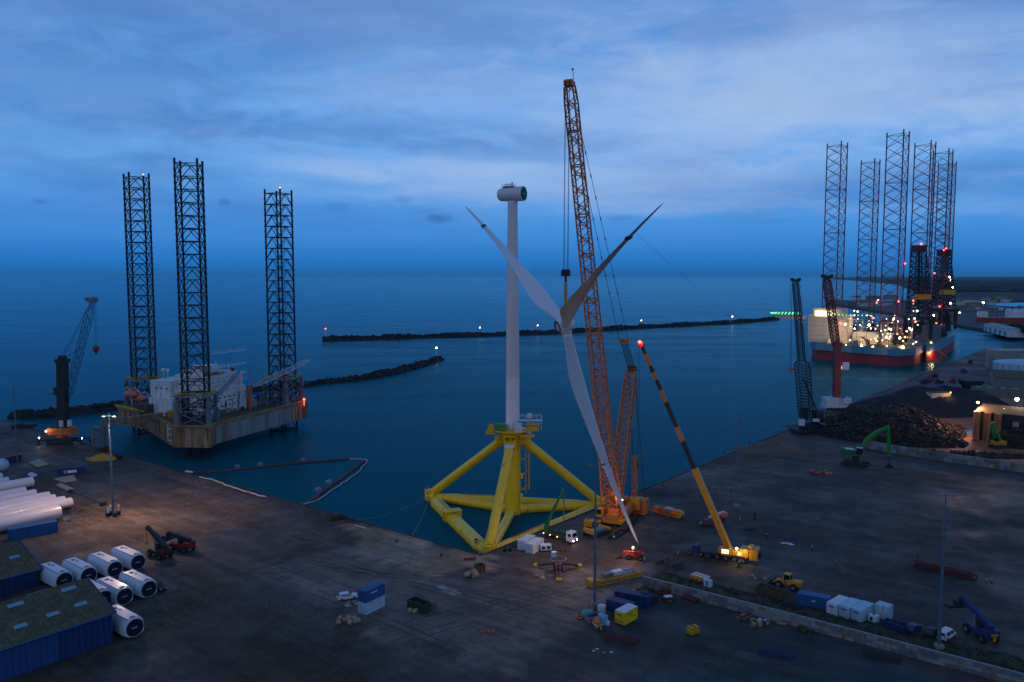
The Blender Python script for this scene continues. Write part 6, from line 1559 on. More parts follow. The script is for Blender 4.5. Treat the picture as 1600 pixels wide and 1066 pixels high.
# ================================================================ block walls
def blockwall(ps,h,bl,label,mt='concrete',mt2='concrete_pale',th=.8,rows=3,cap=True):
    a=ps[0]; t=thing('block_wall',label,'wall',a); r=random.Random(6); m1,m2,m3=MB(),MB(),MB()
    for p,q in zip(ps,ps[1:]):
        L_=(q-p).length; u=(q-p).normalized(); v=V((-u.y,u.x,0)); rz=math.atan2(u.y,u.x); bh=h/rows
        for k in range(rows):
            x=0; first=True
            while x<L_-.05:
                w_=min(bl*(.5 if (first and k%2) else 1),L_-x); first=False
                c=p-a+u*(x+w_/2)+v*(th/2+r.uniform(-.04,.04)); mm=(m1,m1,m2,m3)[r.randrange(4)]
                mm.box((c.x,c.y,bh*(k+.5)),(w_-.05,th,bh-.04),rz=rz); x+=w_
        c=p-a+u*L_/2+v*th/2
        if cap: m2.box((c.x,c.y,h+.08),(L_,th*.7,.16),rz=rz)
    m1.build('grey_blocks','block_grey',t); m2.build('pale_blocks','block_pale',t); m3.build('dark_blocks','hull_grey',t); return t
blockwall([G(1003,916),G(1296,993),G(1700,1102)],2.3,2.4,'long pale wall of stacked concrete blocks crossing the lower right yard')
blockwall([G(1289,673),G(1357,683)],3.6,2.8,'short grey block wall in front of the big scrap heap',rows=2,cap=False)
blockwall([G(1350,700),G(1440,716),G(1530,729),G(1640,745)],3.4,2.8,'grey block wall enclosing the lamp lit scrap yard',rows=2,cap=False)
t=thing('wall_box','pale cabinet standing on top of the long block wall','cabinet',G(1107,934)+V((0,0.6,2.5)),wa); m=MB(); m.box((0,0,.8),(1.8,1.0,1.5)); m.box((0,0,1.58),(1.9,1.1,.08)); m.build('housing','cont_pale',t,bev=.04)
m=MB(); m.box((0,-.52,.8),(.7,.04,1.1)); m.build('door','grey_steel',t)
# ================================================================ right buildings
def bldg(name,label,cat,pxa,pxb,depth,h,wall,roof,ridge=0,wins=0,group=None,z=0,doors=0,lit=False,skl=0):
    a=G(*pxa,z); b_=G(*pxb,z); rz=ang(a,b_); L_=(b_-a).length; t=thing(name,label,cat,a,rz,group)
    m=MB()
    if ridge: m.prism([(0,0),(L_,0),(L_,depth),(0,depth)],0,h); m.add([(0,0,h),(0,depth,h),(0,depth/2,h+ridge-.3),(L_,0,h),(L_,depth,h),(L_,depth/2,h+ridge-.3)],[(0,2,1),(3,4,5)])
    else: m.prism([(0,0),(L_,0),(L_,depth),(0,depth)],0,h)
    m.build('walls',wall,t)
    m=MB()
    if ridge:
        for y0,y1 in ((-.5,depth/2),(depth+.5,depth/2)):
            m.add([(-.5,y0,h-.1),(L_+.5,y0,h-.1),(L_+.5,y1,h+ridge),(-.5,y1,h+ridge),(-.5,y0,h+.15),(L_+.5,y0,h+.15),(L_+.5,y1,h+ridge+.25),(-.5,y1,h+ridge+.25)],[(0,1,2,3),(7,6,5,4),(0,4,5,1),(1,5,6,2),(2,6,7,3),(3,7,4,0)])
    else: m.box((L_/2,depth/2,h+.15),(L_+.4,depth+.4,.3))
    m.build('roof',roof,t)
    for k in range(wins):
        m=MB(); m.box((L_*(k+.5)/wins,-.05,h*.55),(L_/wins*.45,.12,h*.3)); m.build('window','lit_panel' if lit and k%2 else 'glass_dark',t)
    for k in range(doors):
        m=MB(); m.box((L_*(k+.5)/doors,-.06,h*.35),(L_/doors*.4,.14,h*.7)); m.build('door','grey_steel',t)
    for k in range(skl):
        m=MB(); m.box((L_*(k+.5)/skl,depth*.45,h+ridge*.9+.36),(L_/skl*.45,1.4,.12),rx=math.atan2(ridge,depth/2)); m.build('skylight','skylight',t)
    return t
bldg('warehouse','dark warehouse with a flat dull roof and a row of skylights at the right edge','warehouse',(1521,640),(1640,648),36,8,'hull_grey','roof_moss',ridge=3,skl=6,doors=3)
bldg('warehouse','low dark roofed warehouse behind the skylight one, below the white tank','warehouse',(1553,606),(1660,612),40,7,'grey_steel','roof_moss',ridge=3)
bldg('concrete_building','tall blank concrete building at the far quay corner','building',(1539,574),(1560,578),28,15,'concrete','concrete_pale',wins=0,doors=1)
bldg('concrete_building','long dark store building behind the white tank at the right edge','building',(1566,566),(1680,572),26,12,'concrete','roof_moss',doors=2)
t=thing('storage_tank','wide white storage tank with ribs at the right edge','storage tank',G(1602,590)); m=MB(); m.lathe([(21,0),(21,11),(20.6,11.3),(.1,14)],32); m.build('shell','cont_pale',t,smooth='a')
m=MB(); [m.box((21.1*math.cos(k*PI/12),21.1*math.sin(k*PI/12),5.5),(.3,.3,11),rz=k*PI/12) for k in range(24)]; m.build('ribs','grey_steel',t)
# scrap shed with buttresses
t=bldg('scrap_shed','open fronted dark scrap shed with lamp lit brown piers at the right edge','shed',(1524,686),(1660,704),22,13,'dark_steel','roof_moss',ridge=2)
m=MB()
for k in range(3): m.box((.8+k*4.2,-1.4,6.5),(2.8,2.4,13))
m.build('brown_pier','hull_rust',t)
m=MB(); [m.box((16+k*6,-.6,5),(2.4,1.2,10)) for k in range(5)]; m.build('brown_pier','hull_rust',t)
def wall_lamp(px,Y,label,pw,bm='bulb_warm',c=(1,.6,.25),off=(0,-3,-.6),r_=.5):
    p=P(px[0],px[1],Y); t=thing('wall_lamp',label,'lamp',p); m=MB(); m.sphere((0,0,0),r_,6); m.build('bulb',bm,t); m=MB(); m.box((0,.35,.45),(1.2,.8,.2)); m.build('hood','dark_steel',t)
    lamp(p+V(off),pw,c,.5)
wy=G(1524,686).y
wall_lamp((1528,629),wy-4,'amber wall lamp on the first brown pier of the scrap shed',700)
wall_lamp((1589,624),wy-2,'bright white lamp high on the dark scrap shed',600,'bulb_white',(1,.85,.75),r_=.8)
wall_lamp((1569,640),wy-2,'amber wall lamp in the middle of the scrap shed front',700)
wall_lamp((1568,671),wy-4,'pinkish white lamp low above the yellow green excavator',600,'bulb_white',(1,.7,.5),r_=.6)
# lamp lit hut on the coal heap
p=G(1468,640); Yh=p.y-12
t=thing('lit_hut','small sand coloured hut on the black heap lit by one amber lamp','hut',P(1466,624,Yh),.1)
m=MB(); m.box((0,0,.6),(11,5,6.4)); m.build('walls','cream',t); m=MB(); m.box((0,0,4.0),(11.6,5.2,.4)); m.build('roof','wood_dark',t); m=MB(); m.sphere((4.6,-3.4,4.2),.35,6); m.build('bulb','bulb_amber',t); m=MB(); m.box((-1,-2.55,.4),(2,.1,3.2)); m.build('door','wood_dark',t)
lamp(P(1466,624,Yh)+V((4,-5.0,2.6)),260,(1,.6,.2),.3)
lamp(G(1520,684)+V((0,0,15)),17000,(1,.5,.28),1)
# hopper
t=thing('loading_hopper','black funnel shaped hopper standing on the far quay before the warehouses','hopper',G(1516,622)); m=MB(); m.prismx([(-6,11),(6,11),(5.5,9.5),(1.2,4),(-1.2,4),(-5.5,9.5)],-4,4); m.build('funnel','black',t); m=MB(); [m.cyl((x,y,0),(x*1.3,y,9),.3,n=5) for x in (-3,3) for y in (-3,3)]; m.build('legs','dark_steel',t)
# ================================================================ far harbour
def land(name,px,z=1.2,mt='far_green',zb=-6):
    ps=[G(x,y,WZ) for x,y in px] if not isinstance(px[0],V) else px
    mb=MB(); mb.prism([(p.x,p.y) for p in ps],zb,z); return struct(mb.build(name,mt))
land('far_quay',[(1486,505),(1492,511),(1540,519),(1600,531),(1680,546),(1760,540),(1800,480),(1500,474),(1380,474),(1300,470),(1290,475),(1370,489),(1450,500)],1.0,'asphalt')
land('far_shore',[(1285,434.6),(1320,433.2),(1400,432.4),(1800,432.6),(2000,450),(1800,479),(1600,474),(1480,470),(1445,466),(1425,454),(1400,445),(1360,440.5),(1310,437)],1.5,'far_green')
# woods on the far shore : a bumpy canopy sheet
mb=MB(); r=random.Random(8)
for k in range(520):
    x=r.uniform(1300,1800) ; y=432.6+ (r.random()**1.6)*(24 if x>1480 else (4 if x<1400 else 9)); p=G(x,y,2); s_=p.y*.004*r.uniform(.6,1.5)
    if p.y>12000: continue
    mb.sphere((p.x,p.y,0),1,5); 
    nv=6*7
    for i in range(len(mb.v)-nv,len(mb.v)):
        q=mb.v[i]; mb.v[i]=(p.x+(q[0]-p.x)*s_*7,p.y+(q[1]-p.y)*s_*3,2+max(0,(q[2])*9*r.uniform(.6,1.2)))
o=mb.build('distant_woods','far_green'); tag(o,'dark distant woods along the low far shore at right','woods',kind='stuff')
# inlet strip of bright water behind the port
mb=MB(); ps=[G(x,y,2.2) for x,y in ((1540,473.5),(1600,473),(1700,475),(1700,483),(1600,479.5),(1545,477.5))]; mb.add(ps,[tuple(range(6))]); struct(mb.build('inlet_water','water'))
r=random.Random(21)
bw=['white_dirty','concrete','cream','grey_steel','cont_pale','hull_grey','hull_rust']
cnt=0
for k in range(60):
    x=r.uniform(1330,1650); y=r.uniform(470,497)
    if x>1480 and y>487 : y=r.uniform(470,487)
    if x<1400: y=r.uniform(468,482)
    p=G(x,y,1)
    L_=r.uniform(14,46); h=r.uniform(5,11)
    t=thing('harbour_building',['small flat building among the distant harbour buildings at right','small pitched roof building among the distant harbour buildings at right'][k%2],'building',p,r.choice((.2,-.1,1.2)),'distant harbour buildings')
    m=MB(); D_=r.uniform(10,24); m.box((0,0,h/2),(L_,D_,h)); m.build('walls',bw[k%7],t); m=MB()
    if k%2: m.prismx([(-L_/2-.5,h),(L_/2+.5,h),(L_/2-2,h+3.5),(-L_/2+2,h+3.5)],-D_/2,D_/2)
    else: m.box((0,0,h+.3),(L_+1,D_+1,.6))
    m.build('roof',['roof_moss','grey_steel','dark_steel','hull_rust'][k%4],t)
def pt_light(px,Y,label,bm='bulb_white',r_=1.2):
    p=G(px[0],px[1]+6,1); t=thing('harbour_light',label,'lamp post',p,0); hz_=P(px[0],px[1],p.y).z; m=MB(); m.cyl((0,0,0),(0,0,hz_),.3,n=5); m.build('post','dark_steel',t); m=MB(); m.sphere((0,0,hz_+.5),r_,6); m.build('lamp_head',bm,t)
pt_light((1536,474),0,'bright white lamp post behind the distant red ship','bulb_white',2)
pt_light((1499,490),0,'pair lamp post low among the distant harbour buildings','bulb_warm',1.2)
pt_light((1494,489),0,'amber lamp post left of the low pair among the distant harbour buildings','bulb_amber',.9)
pt_light((1372,470),0,'small lamp post by the distant buildings left of the derricks','bulb_warm',1.0)
# red ship
a=G(1524,503.5,1); b_=G(1640,506,1); t=thing('red_ship','long red ship with a white bridge in the far harbour at right','ship',a,ang(a,b_)); L_=(b_-a).length
m=MB(); m.prismx([(0,7),(4,-1),(L_,-1),(L_,9),(L_*.5,8)],0,16); m.build('hull','red_paint',t); m=MB(); m.box((10,8,12),(14,12,9)); m.box((L_*.55,8,13),(18,12,11)); m.box((L_*.75,8,12),(12,12,8)); m.build('bridge','white_paint',t,bev=.2)
m=MB(); [m.cyl((x,8,8),(x,8,26),.5,n=5) for x in (30,50,L_*.6)]; m.build('masts','dark_red',t)
bldg('warehouse','long white warehouse on the far quay in front of the red ship','warehouse',(1537,517),(1574,527),20,9,'white_dirty','concrete_pale',ridge=2,doors=5,z=1)
bldg('warehouse','pale warehouse beyond the red ship at the right edge','warehouse',(1570,497),(1630,499),30,13,'cont_white','cont_pale',ridge=3,z=1)
# trees on the far quay
def tree(px,z,h,label,seed):
    p=G(px[0],px[1],z); r=random.Random(seed); t=thing('tree',label,'tree',p,0,'trees on the far quay'); m=MB(); m.cyl((0,0,0),(0,0,h*.55),h*.04,h*.02,n=7)
    for k in range(5): a=r.uniform(0,6); m.cyl((0,0,h*.35),(math.cos(a)*h*.28,math.sin(a)*h*.28,h*.7),h*.02,h*.008,n=5)
    m.build('trunk','wood_dark',t); m=MB()
    for k in range(520):
        u=V((r.gauss(0,1),r.gauss(0,1),r.gauss(0,1))).normalized()*r.random()**.35; c=V((u.x*h*.42,u.y*h*.42,h*.64+u.z*h*.34)); s_=h*r.uniform(.03,.07); q=V((r.gauss(0,1),r.gauss(0,1),r.gauss(0,1))).normalized(); w2=q.orthogonal().normalized(); m.add([c-q*s_,c+w2*s_,c+q*s_,c-w2*s_],[(0,1,2,3)])
    m.build('crown','grass',t)
for i,(x,y,h) in enumerate(((1579,523,14),(1587,524,16),(1595,526,15),(1604,528,16),(1614,531,15))): tree((x,y),1,h,['leftmost tree of the dark clump beside the long white warehouse','second tree of the dark clump beside the white warehouse','third tree of the dark clump beside the white warehouse','fourth tree of the dark clump by the right edge','last tree of the dark clump by the right edge'][i],i)
# ================================================================ water things
def hose(name,px,z,rad,mt,label,cat,wob=.0,seed=1,z2=None,sub=5):
    r=random.Random(seed); ps=[]
    for (x0,y0),(x1,y1) in zip(px,px[1:]):
        for i in range(sub): s=i/sub; p=G(x0+(x1-x0)*s,y0+(y1-y0)*s,z); ps.append(p+V((r.uniform(-wob,wob),r.uniform(-wob,wob),0)))
    ps.append(G(px[-1][0],px[-1][1],z)); o=ps[0].copy(); m=MB(); m.path([p-o for p in ps],rad,8); 
    for p in ps: m.sphere(p-o,rad*1.02,5)
    ob=m.build(name,mt,loc=o); tag(ob,label,cat); return ob
hose('oil_boom',[(303,738),(345,737),(420,728),(480,722),(520,719),(545,717)],WZ+.3,.38,'boom_red','long dull red floating boom reaching out from the quay under the rig','floating boom',.3)
hose('oil_boom',[(568,722),(545,738),(520,757),(500,772),(482,785)],WZ+.3,.5,'boom_red','shorter reddish floating boom slanting back to the quay','floating boom',.5,2)
hose('oil_boom',[(548,717),(572,718),(573,722),(556,741),(530,758),(510,772),(494,782),(470,790)],WZ+.35,.2,'boom_white','thin white floating hose looping round the outer end of the red booms','floating hose',.5,3)
hose('white_hose',[(313,745),(340,752),(352,758),(385,768),(402,774),(415,776)],.45,.25,'boom_white','white hose lying along the edge of the left quay','hose',.4,4)
hose('white_hose',[(290,737),(300,738)],.4,.4,'boom_white','short white roll of hose on the quay corner below the rig','hose',.2,5)
hose('white_hose',[(555,821),(572,826)],.4,.2,'boom_white','short white pipe on the quay edge right of the timber stack','pipe',.1,6)
for i,(x,y) in enumerate(((330,744),(352,752),(377,764),(395,770),(408,773),(372,732),(408,728),(475,721),(515,756),(498,768))):
    p=G(x,y,.3 if i<5 else WZ); t=thing('fender_rack',['hoop fender on the left quay edge beside the white hose','hoop float frame riding on the red floating boom'][i>4],'fender',p,aL,['hoop fenders along the quay','hoop frames on the boom'][i>4])
    m=MB(); m.path([V((-1.2,0,0)),V((-1.1,0,1.2)),V((0,0,1.5)),V((1.1,0,1.2)),V((1.2,0,0))],.09,5); m.path([V((-1.0,.9,0)),V((-.9,.9,1.1)),V((0,.9,1.4)),V((.9,.9,1.1)),V((1.0,.9,0))],.09,5); m.build('hoops','dark_steel' if i<5 else 'boom_white',t)
def line(pts,rad,label,name='mooring_rope'):
    o=pts[0].copy(); m=MB(); m.path([p-o for p in pts],rad,5); tag(m.build(name,'rope',loc=o),label,'rope')
a=O+FL+V((0,0,1)); b_=G(640,842,.3); line([a.lerp(b_,i/10)-V((0,0,(1.6*math.sin(PI*i/10)))) for i in range(11)],.09,'mooring rope hanging from the left corner of the yellow foundation to the quay')
b_=G(530,816,.3); line([a.lerp(b_,i/14)-V((0,0,(2.2*math.sin(PI*i/14)))) for i in range(15)],.05,'long thin mooring rope running left from the yellow foundation to the timber stack')
a=O+FW+V((0,0,2.5)); line([a,G(738,874,.3)],.1,'pale rope tying the front foundation corner to the quay corner')
line([O+V((-.5,-3,22)),O+FW+V((-1.4,0,3))],.09,'pale rope running down the front diagonal of the yellow foundation')
# ================================================================ small things on the quay
def pile(px,name,label,cat,items,seed=1,kind=None):
    """items: (material, count, size range, spread, flatness)"""
    r=random.Random(seed); t=thing(name,label,cat,G(*px))
    for nm,mt,n,s0,s1,sp,fl in items:
        m=MB()
        for k in range(n):
            s_=r.uniform(s0,s1); x,y=r.uniform(-sp,sp),r.uniform(-sp*.7,sp*.7)
            if nm in('buoy','coil','bag'): m.sphere((x,y,s_*.45),s_*.5,7)
            elif nm=='beam': m.box((x,y,.15+k*.08),(s_*3,.22,.22),rz=r.uniform(-.5,.5)+SB)
            else: m.box((x,y,s_*fl/2),(s_,s_*r.uniform(.6,1),s_*fl),rz=r.uniform(0,3))
        m.build(nm,mt,t,smooth=nm in('buoy','coil','bag'))
    return t
pile((545,972),'rope_pile','pile of tan buoys, ropes and an orange crate below the stacked containers','rope pile',[('buoy','tan',9,.8,1.5,2.2,1),('coil','wood',6,.6,1.2,2.4,1),('crate','orange_red',1,1.3,1.5,1.5,.4),('panel','cont_pale',2,.8,1.3,1.6,.2)],3)
pile((549,945),'white_board','pale boards lying on the ground under the white car','boards',[('board','cont_pale',3,.8,1.4,1.2,.08),('bag','tan',2,.6,.9,1,.6)],4)
pile((737,901),'timber_heap','heap of tan sacks and sawn timber near the quay corner','timber',[('bag','tan',7,1.0,1.8,1.3,1),('timber','wood',4,1,1.6,1.2,.5)],5)
t=thing('wooden_crate','brown open wooden crate behind the tan heap near the quay corner','crate',G(750,893),.5); m=MB(); [m.box((0,y,.9),(2.2,.12,1.8)) for y in (-1,1)]; [m.box((x,0,.9),(.12,1.9,1.8)) for x in (-1.05,1.05)]; m.box((0,0,.1),(2,1.8,.15)); m.build('box','wood_dark',t); m=MB(); [m.box((x,-1.1,.9),(.18,.08,1.9)) for x in (-.9,0,.9)]; m.build('battens','orange_red',t)
t=thing('red_barrier','red steel bracket at the very corner of the quay','barrier',G(734,876),.2); m=MB(); m.box((0,0,.5),(3.2,.5,.5)); m.cyl((1.3,0,.4),(1.3,0,1.9),.1,n=5); m.cyl((-1.3,0,.4),(-1.2,0,1.5),.1,n=5); m.build('bracket','red_paint',t)
pile((527,812),'timber_stack','stack of dark timbers on the edge of the left quay','timber',[('beam','wood_dark',16,1.4,1.9,1.2,1),('timber','dark_steel',5,.8,1.4,2,.6)],6)
for i,(x,y) in enumerate(((753,990),(764,990),(771,989))):
    t=thing('traffic_cone','','traffic cone',G(x,y),0,'red cones in the foreground'); t['label']=['leftmost of three red cones in the foreground','middle one of three red cones in the foreground','rightmost of three red cones in the foreground'][i]
    m=MB(); m.cyl((0,0,.05),(0,0,1.1),.25,.05,n=10); m.build('cone','orange_red',t); m=MB(); m.box((0,0,.03),(.65,.65,.06)); m.build('foot','dark_red',t); m=MB(); m.cyl((0,0,.5),(0,0,.7),.165,.125,n=10); m.build('band','sign_white',t)
# lifting frame with ring
t=thing('lifting_tripod','red tripod lifting frame with a pale ring on the central quay','lifting frame',G(872,893),.3)
m=MB(); 
for k in range(3):
    th=k*2*PI/3+.2; u=V((math.cos(th),math.sin(th),0)); n_=V((-u.y,u.x,0))
    for s in (-.5,.5): m.beam(u*1.0+n_*s+V((0,0,1.9)),u*6.2+n_*s*.5+V((0,0,.5)),.3,.35)
    for q in range(5): m.beam(u*(1.5+q)+n_*-.5+V((0,0,1.75-q*.27)),u*(2.2+q)+n_*.5+V((0,0,1.6-q*.27)),.15,.2)
m.cyl((0,0,.4),(0,0,2.2),1.2,n=12); m.build('arms','dark_red',t)
m=MB()
for k in range(24): a=2*PI*k/24; b2=2*PI*(k+1)/24; m.beam((2.0*math.cos(a),2.0*math.sin(a),3.2),(2.0*math.cos(b2),2.0*math.sin(b2),3.2),.3,.3)
[m.cyl((1.9*math.cos(k),1.9*math.sin(k),2),(2*math.cos(k),2*math.sin(k),3.2),.1,n=5) for k in range(6)]; m.build('ring','grey_steel',t)
m=MB(); m.box((-.6,1.6,4.0),(1.2,.9,1.3)); m.build('control_box','cont_white',t)
m=MB(); 
for k in range(3): th=k*2*PI/3+.2; m.box((6.4*math.cos(th),6.4*math.sin(th),.35),(1.3,1.3,.6),rz=th)
m.build('foot','yellow_rail',t)
pile((843,903),'wooden_pallets','tan pallet and hose ends left of the red lifting frame','pallet',[('pallet','wood',3,1,1.4,1.6,.2),('coil','tan',2,.7,1,1.2,1)],14)
t=thing('red_hose_reel','flat red hose bundle on the quay in front of the crane lorry','hose bundle',G(878,861),.2); m=MB(); [m.cyl((math.cos(k)*1.0,math.sin(k)*.7,.15),(math.cos(k+1)*1.1,math.sin(k+1)*.8,.25),.14,n=5) for k in range(9)]; m.build('hose','red_paint',t)
t=thing('dark_cable_reel','two small black reels on the quay beside the white containers','cable reel',G(793,862),.2); m=MB(); [m.cyl((x,-.3,.55),(x,.3,.55),.55,n=12) for x in (-.7,.7)]; m.beam((1.5,0,.15),(5.5,-.8,.15),.2,.1); m.build('reels','black',t)
# yellow spare boom section
a=G(924,917); b_=G(1001,899); t=thing('crane_boom_section','long yellow lattice boom section lying on the central quay with white boxes on it','boom section',a); a0_,b0_=V((0,0,1.0)),b_-a+V((0,0,1.0))
m=MB(); lattice(m,frames(a0_-V((0,0,.2)),b0_-V((0,0,.2)),14,4,1,side=(1.0,2.0,(0,0,1))),.14,.07,'Z',1); m.build('lattice','machine_yellow',t)
m=MB(); u=(b_-a).normalized(); m.box((u.x*.3,u.y*.3,1.0),(2.2,2.6,1.7),rz=ang(a,b_)); m.build('boom_foot','machine_yellow',t,bev=.1)
m=MB(); m.box((-.05,0,1.5),(.6,2.4,.6),rz=ang(a,b_)); m.build('opening','black',t)
for f,lb,mt in ((.32,'grey lidded box on the yellow boom section near its thick end','grey_steel'),(.52,'white lidded box in the middle of the yellow boom section','cont_white'),(.74,'grey lidded box near the thin end of the yellow boom section','cont_pale')):
    c=a.lerp(b_,f)+V((-.1,.3,1.55)); t2=thing('tool_box',lb,'tool box',c,ang(a,b_)); m=MB(); m.box((0,0,.4),(2.6,1.5,.8)); m.build('box',mt,t2,bev=.06); m=MB(); m.box((0,0,.86),(2.8,1.7,.14)); m.build('lid','cont_white' if mt=='cont_white' else 'grey_steel',t2)
# orange boom bits near the ballast
t=thing('crane_boom_section','short orange yellow boom piece lying right of the big crane','boom section',G(1028,801),ang(G(1026,800),G(1060,808)))
m=MB(); lattice(m,frames((0,0,1),(7.5,0,1),5,4,1,side=(1.8,1.6,(0,0,1))),.16,.09,'Z',1); m.box((-.2,0,1),(2.2,1.9,1.8)); m.build('lattice','crane_orange',t); m=MB(); m.cyl((8,-1,1.1),(8,1,1.1),1.1,n=14); m.box((6.6,0,1.6),(3,1.8,1.2)); m.build('end_sheave','machine_yellow',t,bev=.06); m=MB(); m.box((3.8,.5,2.0),(2.6,1.2,.5)); m.build('pale_cover','cont_pale',t)
pile((1073,866),'steel_scrap','dark red steel rails lying beside the telescopic crane','steel rails',[('beam','dark_red',7,1.0,1.8,2.2,1),('block','hull_rust',3,.8,1.2,2,.6)],20)
pile((1052,884),'wooden_beams','brown timber mats at the edge of the right yard','timber mats',[('beam','wood_dark',14,1.5,2.2,3,1)],21)
t=thing('concrete_blocks','pale yellowish ballast blocks behind the left end of the long wall','blocks',G(1095,906),wa); m=MB(); [m.box((x,y,.55),(1.0,1.2,1.0)) for x in (-1.7,-.6,.5,1.6) for y in (-.7,.6)]; m.build('blocks','machine_yellow',t,bev=.05); m=MB(); [m.box((x,y,1.12),(.9,1.1,.1)) for x in (-1.7,-.6,.5,1.6) for y in (-.7,.6)]; m.build('block_tops','cream',t)
t=thing('red_beacon_post','small red marker post at the edge of the right yard','marker post',G(1179,812),0); m=MB(); m.cyl((0,0,0),(0,0,2.4),.22,n=8); m.box((0,0,.2),(1,1,.4)); m.box((0,0,1.6),(.8,.3,.7)); m.build('post','dark_red',t)
pile((1172,828),'steel_trestles','low dark trestles on the edge of the right yard','trestles',[('beam','dark_steel',5,.6,1,1.6,1)],23)
pile((1230,850),'white_tarpaulin','crumpled pale sheet lying in the right yard','tarpaulin',[('board','cont_pale',5,.7,1.6,1.2,.1)],24)
pile((1192,902),'gravel_patch','small pale rubble patch left of the wheel loader','rubble',[('stone','concrete_pale',14,.2,.6,2.4,.3)],25)
# steel beam assembly on the right
a=G(1433,888); b_=G(1526,908); t=thing('steel_girder','long dark red steel girder frame lying in the right yard','girder',a); d=b_-a
m=MB()
for s in (0,1.8): m.beam(V((0,s,1.4)),d+V((0,s,1.4)),.4,.5); m.beam(V((0,s,.3)),d+V((0,s,.3)),.3,.4)
for k in range(15): p=d*(k/14); m.beam(p+V((0,0,.3)),p+V((0,0,1.4)),.25,.25); m.beam(p+V((0,0,1.4)),p+V((0,1.8,1.4)),.25,.25)
m.build('girders','dark_red',t); m=MB(); m.cyl((0,0,1.6),(0,0,4),.15,n=6); m.build('red_post','red_paint',t)
# attachment by the sand heap
pile((1283,740),'grapple_attachments','orange grapple parts and rails lying left of the green handler','grapple parts',[('block','orange_red',6,.9,1.8,2.8,.5),('beam','dark_steel',6,1,1.6,3.6,1)],26)
# foreground right bits
t=thing('ballast_block','yellow two pronged ballast block alone on the dark foreground yard','ballast block',G(1083,990),.5); m=MB(); m.box((0,0,.6),(2.4,1.6,1.0)); m.build('base','machine_yellow',t,bev=.08); m=MB(); m.box((-.7,0,1.35),(.5,1.6,.6)); m.box((.7,0,1.35),(.5,1.6,.6)); m.build('prongs','machine_yellow',t,bev=.05)
for k,(x,y,lb) in enumerate(((1213,1023,'bundle of dark blue steel trusses lying in the bottom foreground'),(1378,1028,'dark steel truss pieces lying beside the long wall at lower right'),(968,1000,'brownish steel truss bundle lying below the yellow container'))):
    t=thing('truss_bundle',lb,'steel trusses',G(x,y),-.5 if k!=2 else -.35); m=MB()
    for s in range(2): lattice(m,frames((-3.4,s*1.5-1,.45),(3.2+.4*s,s*1.3-1,.45+.1*s),5,4,1,side=(.7,.8,(0,0,1))),.05,.03,'Z',1,4,4)
    m.build('trusses',('cont_navy','dark_steel','boom_red')[k],t)
t=thing('dark_generator','black machine unit with pipes behind the navy containers at the wall end','machine',G(1013,942),.6); m=MB(); m.box((0,0,.9),(4.2,2.2,1.6)); m.box((-1,0,2.2),(1.6,1.8,1.4)); m.build('housing','dark_steel',t,bev=.08); m=MB(); [m.cyl((x,y,1.5),(x,y,3.2),.18,n=6) for x,y in ((.6,.4),(1.4,-.5),(1.8,.6))]; m.build('pipes','dark_steel',t)
pile((1002,925),'timber_heap','heap of pale broken timber against the left end of the long wall','timber',[('timber','wood_pale',10,.3,1.0,2.4,.4),('beam','wood_dark',8,.7,1.3,2.2,1)],31)
pile((1030,926),'scrap_crates','brown crates stacked by the wall behind the black machine','crates',[('crate','wood_dark',7,1.0,1.8,2.2,.8),('timber','boom_red',4,.5,1.2,2,.4)],32)
t=thing('pallet_box','low dark box with a white top by the wall right of the black machine','box',G(1043,940),.2); m=MB(); m.box((0,0,.6),(2.4,1.5,1.1)); m.build('box','dark_steel',t,bev=.05); m=MB(); m.box((.2,.1,1.2),(1.8,1.1,.15)); m.build('lid','cont_white',t); m=MB(); m.box((.2,-.78,.4),(1,.06,.3)); m.build('stripe','orange_red',t)
t=thing('red_pipe','pair of red cylinders lying along the foot of the long wall','gas cylinders',G(1079,938),wa+.05); m=MB(); [m.cyl((-1.9,y,.45),(1.9,y,.45),.42,n=12) for y in (-.45,.45)]; m.box((0,0,.1),(3,1.4,.2)); m.build('cylinders','dark_red',t)
pile((1162,965),'pallet_pile','open pallets and planks at the foot of the long wall','pallets',[('pallet','wood',4,1.2,1.8,1.8,.15),('beam','wood_dark',7,.8,1.3,1.8,1)],33)
pile((1187,976),'white_drums','white drum and wooden boxes against the long wall','drums',[('buoy','cont_white',2,1,1.3,1.4,1),('crate','wood',4,.9,1.5,1.6,.7),('crate_dark','wood_dark',3,.8,1.4,1.6,.9)],34)
pile((1222,975),'flat_boards','flat wooden boards along the wall right of the drums','boards',[('board','wood',3,1,1.8,1.4,.08)],35)
pile((1250,985),'timber_mats','long dark mats at the foot of the wall','mats',[('beam','wood_dark',8,1.2,2,2.2,1)],36)
# clutter left of the yellow container
t=thing('green_drum','green tarpaulin bundle beside the lamp mast in the centre foreground','tarpaulin bundle',G(914,964),.2); m=MB(); m.sphere((0,0,.7),.9,7); m.sphere((1.3,.3,.6),.8,7); m.sphere((.7,-.6,.5),.6,7); m.build('bundle','teal',t,smooth=True)
t=thing('orange_coil','orange hose coil left of the green bundle','hose coil',G(906,966),.2); m=MB(); [m.cyl((.7*math.cos(k*.7),.7*math.sin(k*.7),.25),(.7*math.cos(k*.7+.7),.7*math.sin(k*.7+.7),.3),.2,n=6) for k in range(9)]; m.build('coil','orange_red',t)
t=thing('open_bin','grey open metal bin among the centre foreground clutter','bin',G(927,969),.5); m=MB(); [m.box((x,0,.6),(.1,2,1.1)) for x in (-1.6,1.6)]; [m.box((0,y,.6),(3.1,.1,1.1)) for y in (-1,1)]; m.box((0,0,.1),(3.1,1.9,.1)); m.build('tub','grey_steel',t); m=MB(); m.box((0,0,.5),(2.8,1.7,.5)); m.build('contents','black',t)
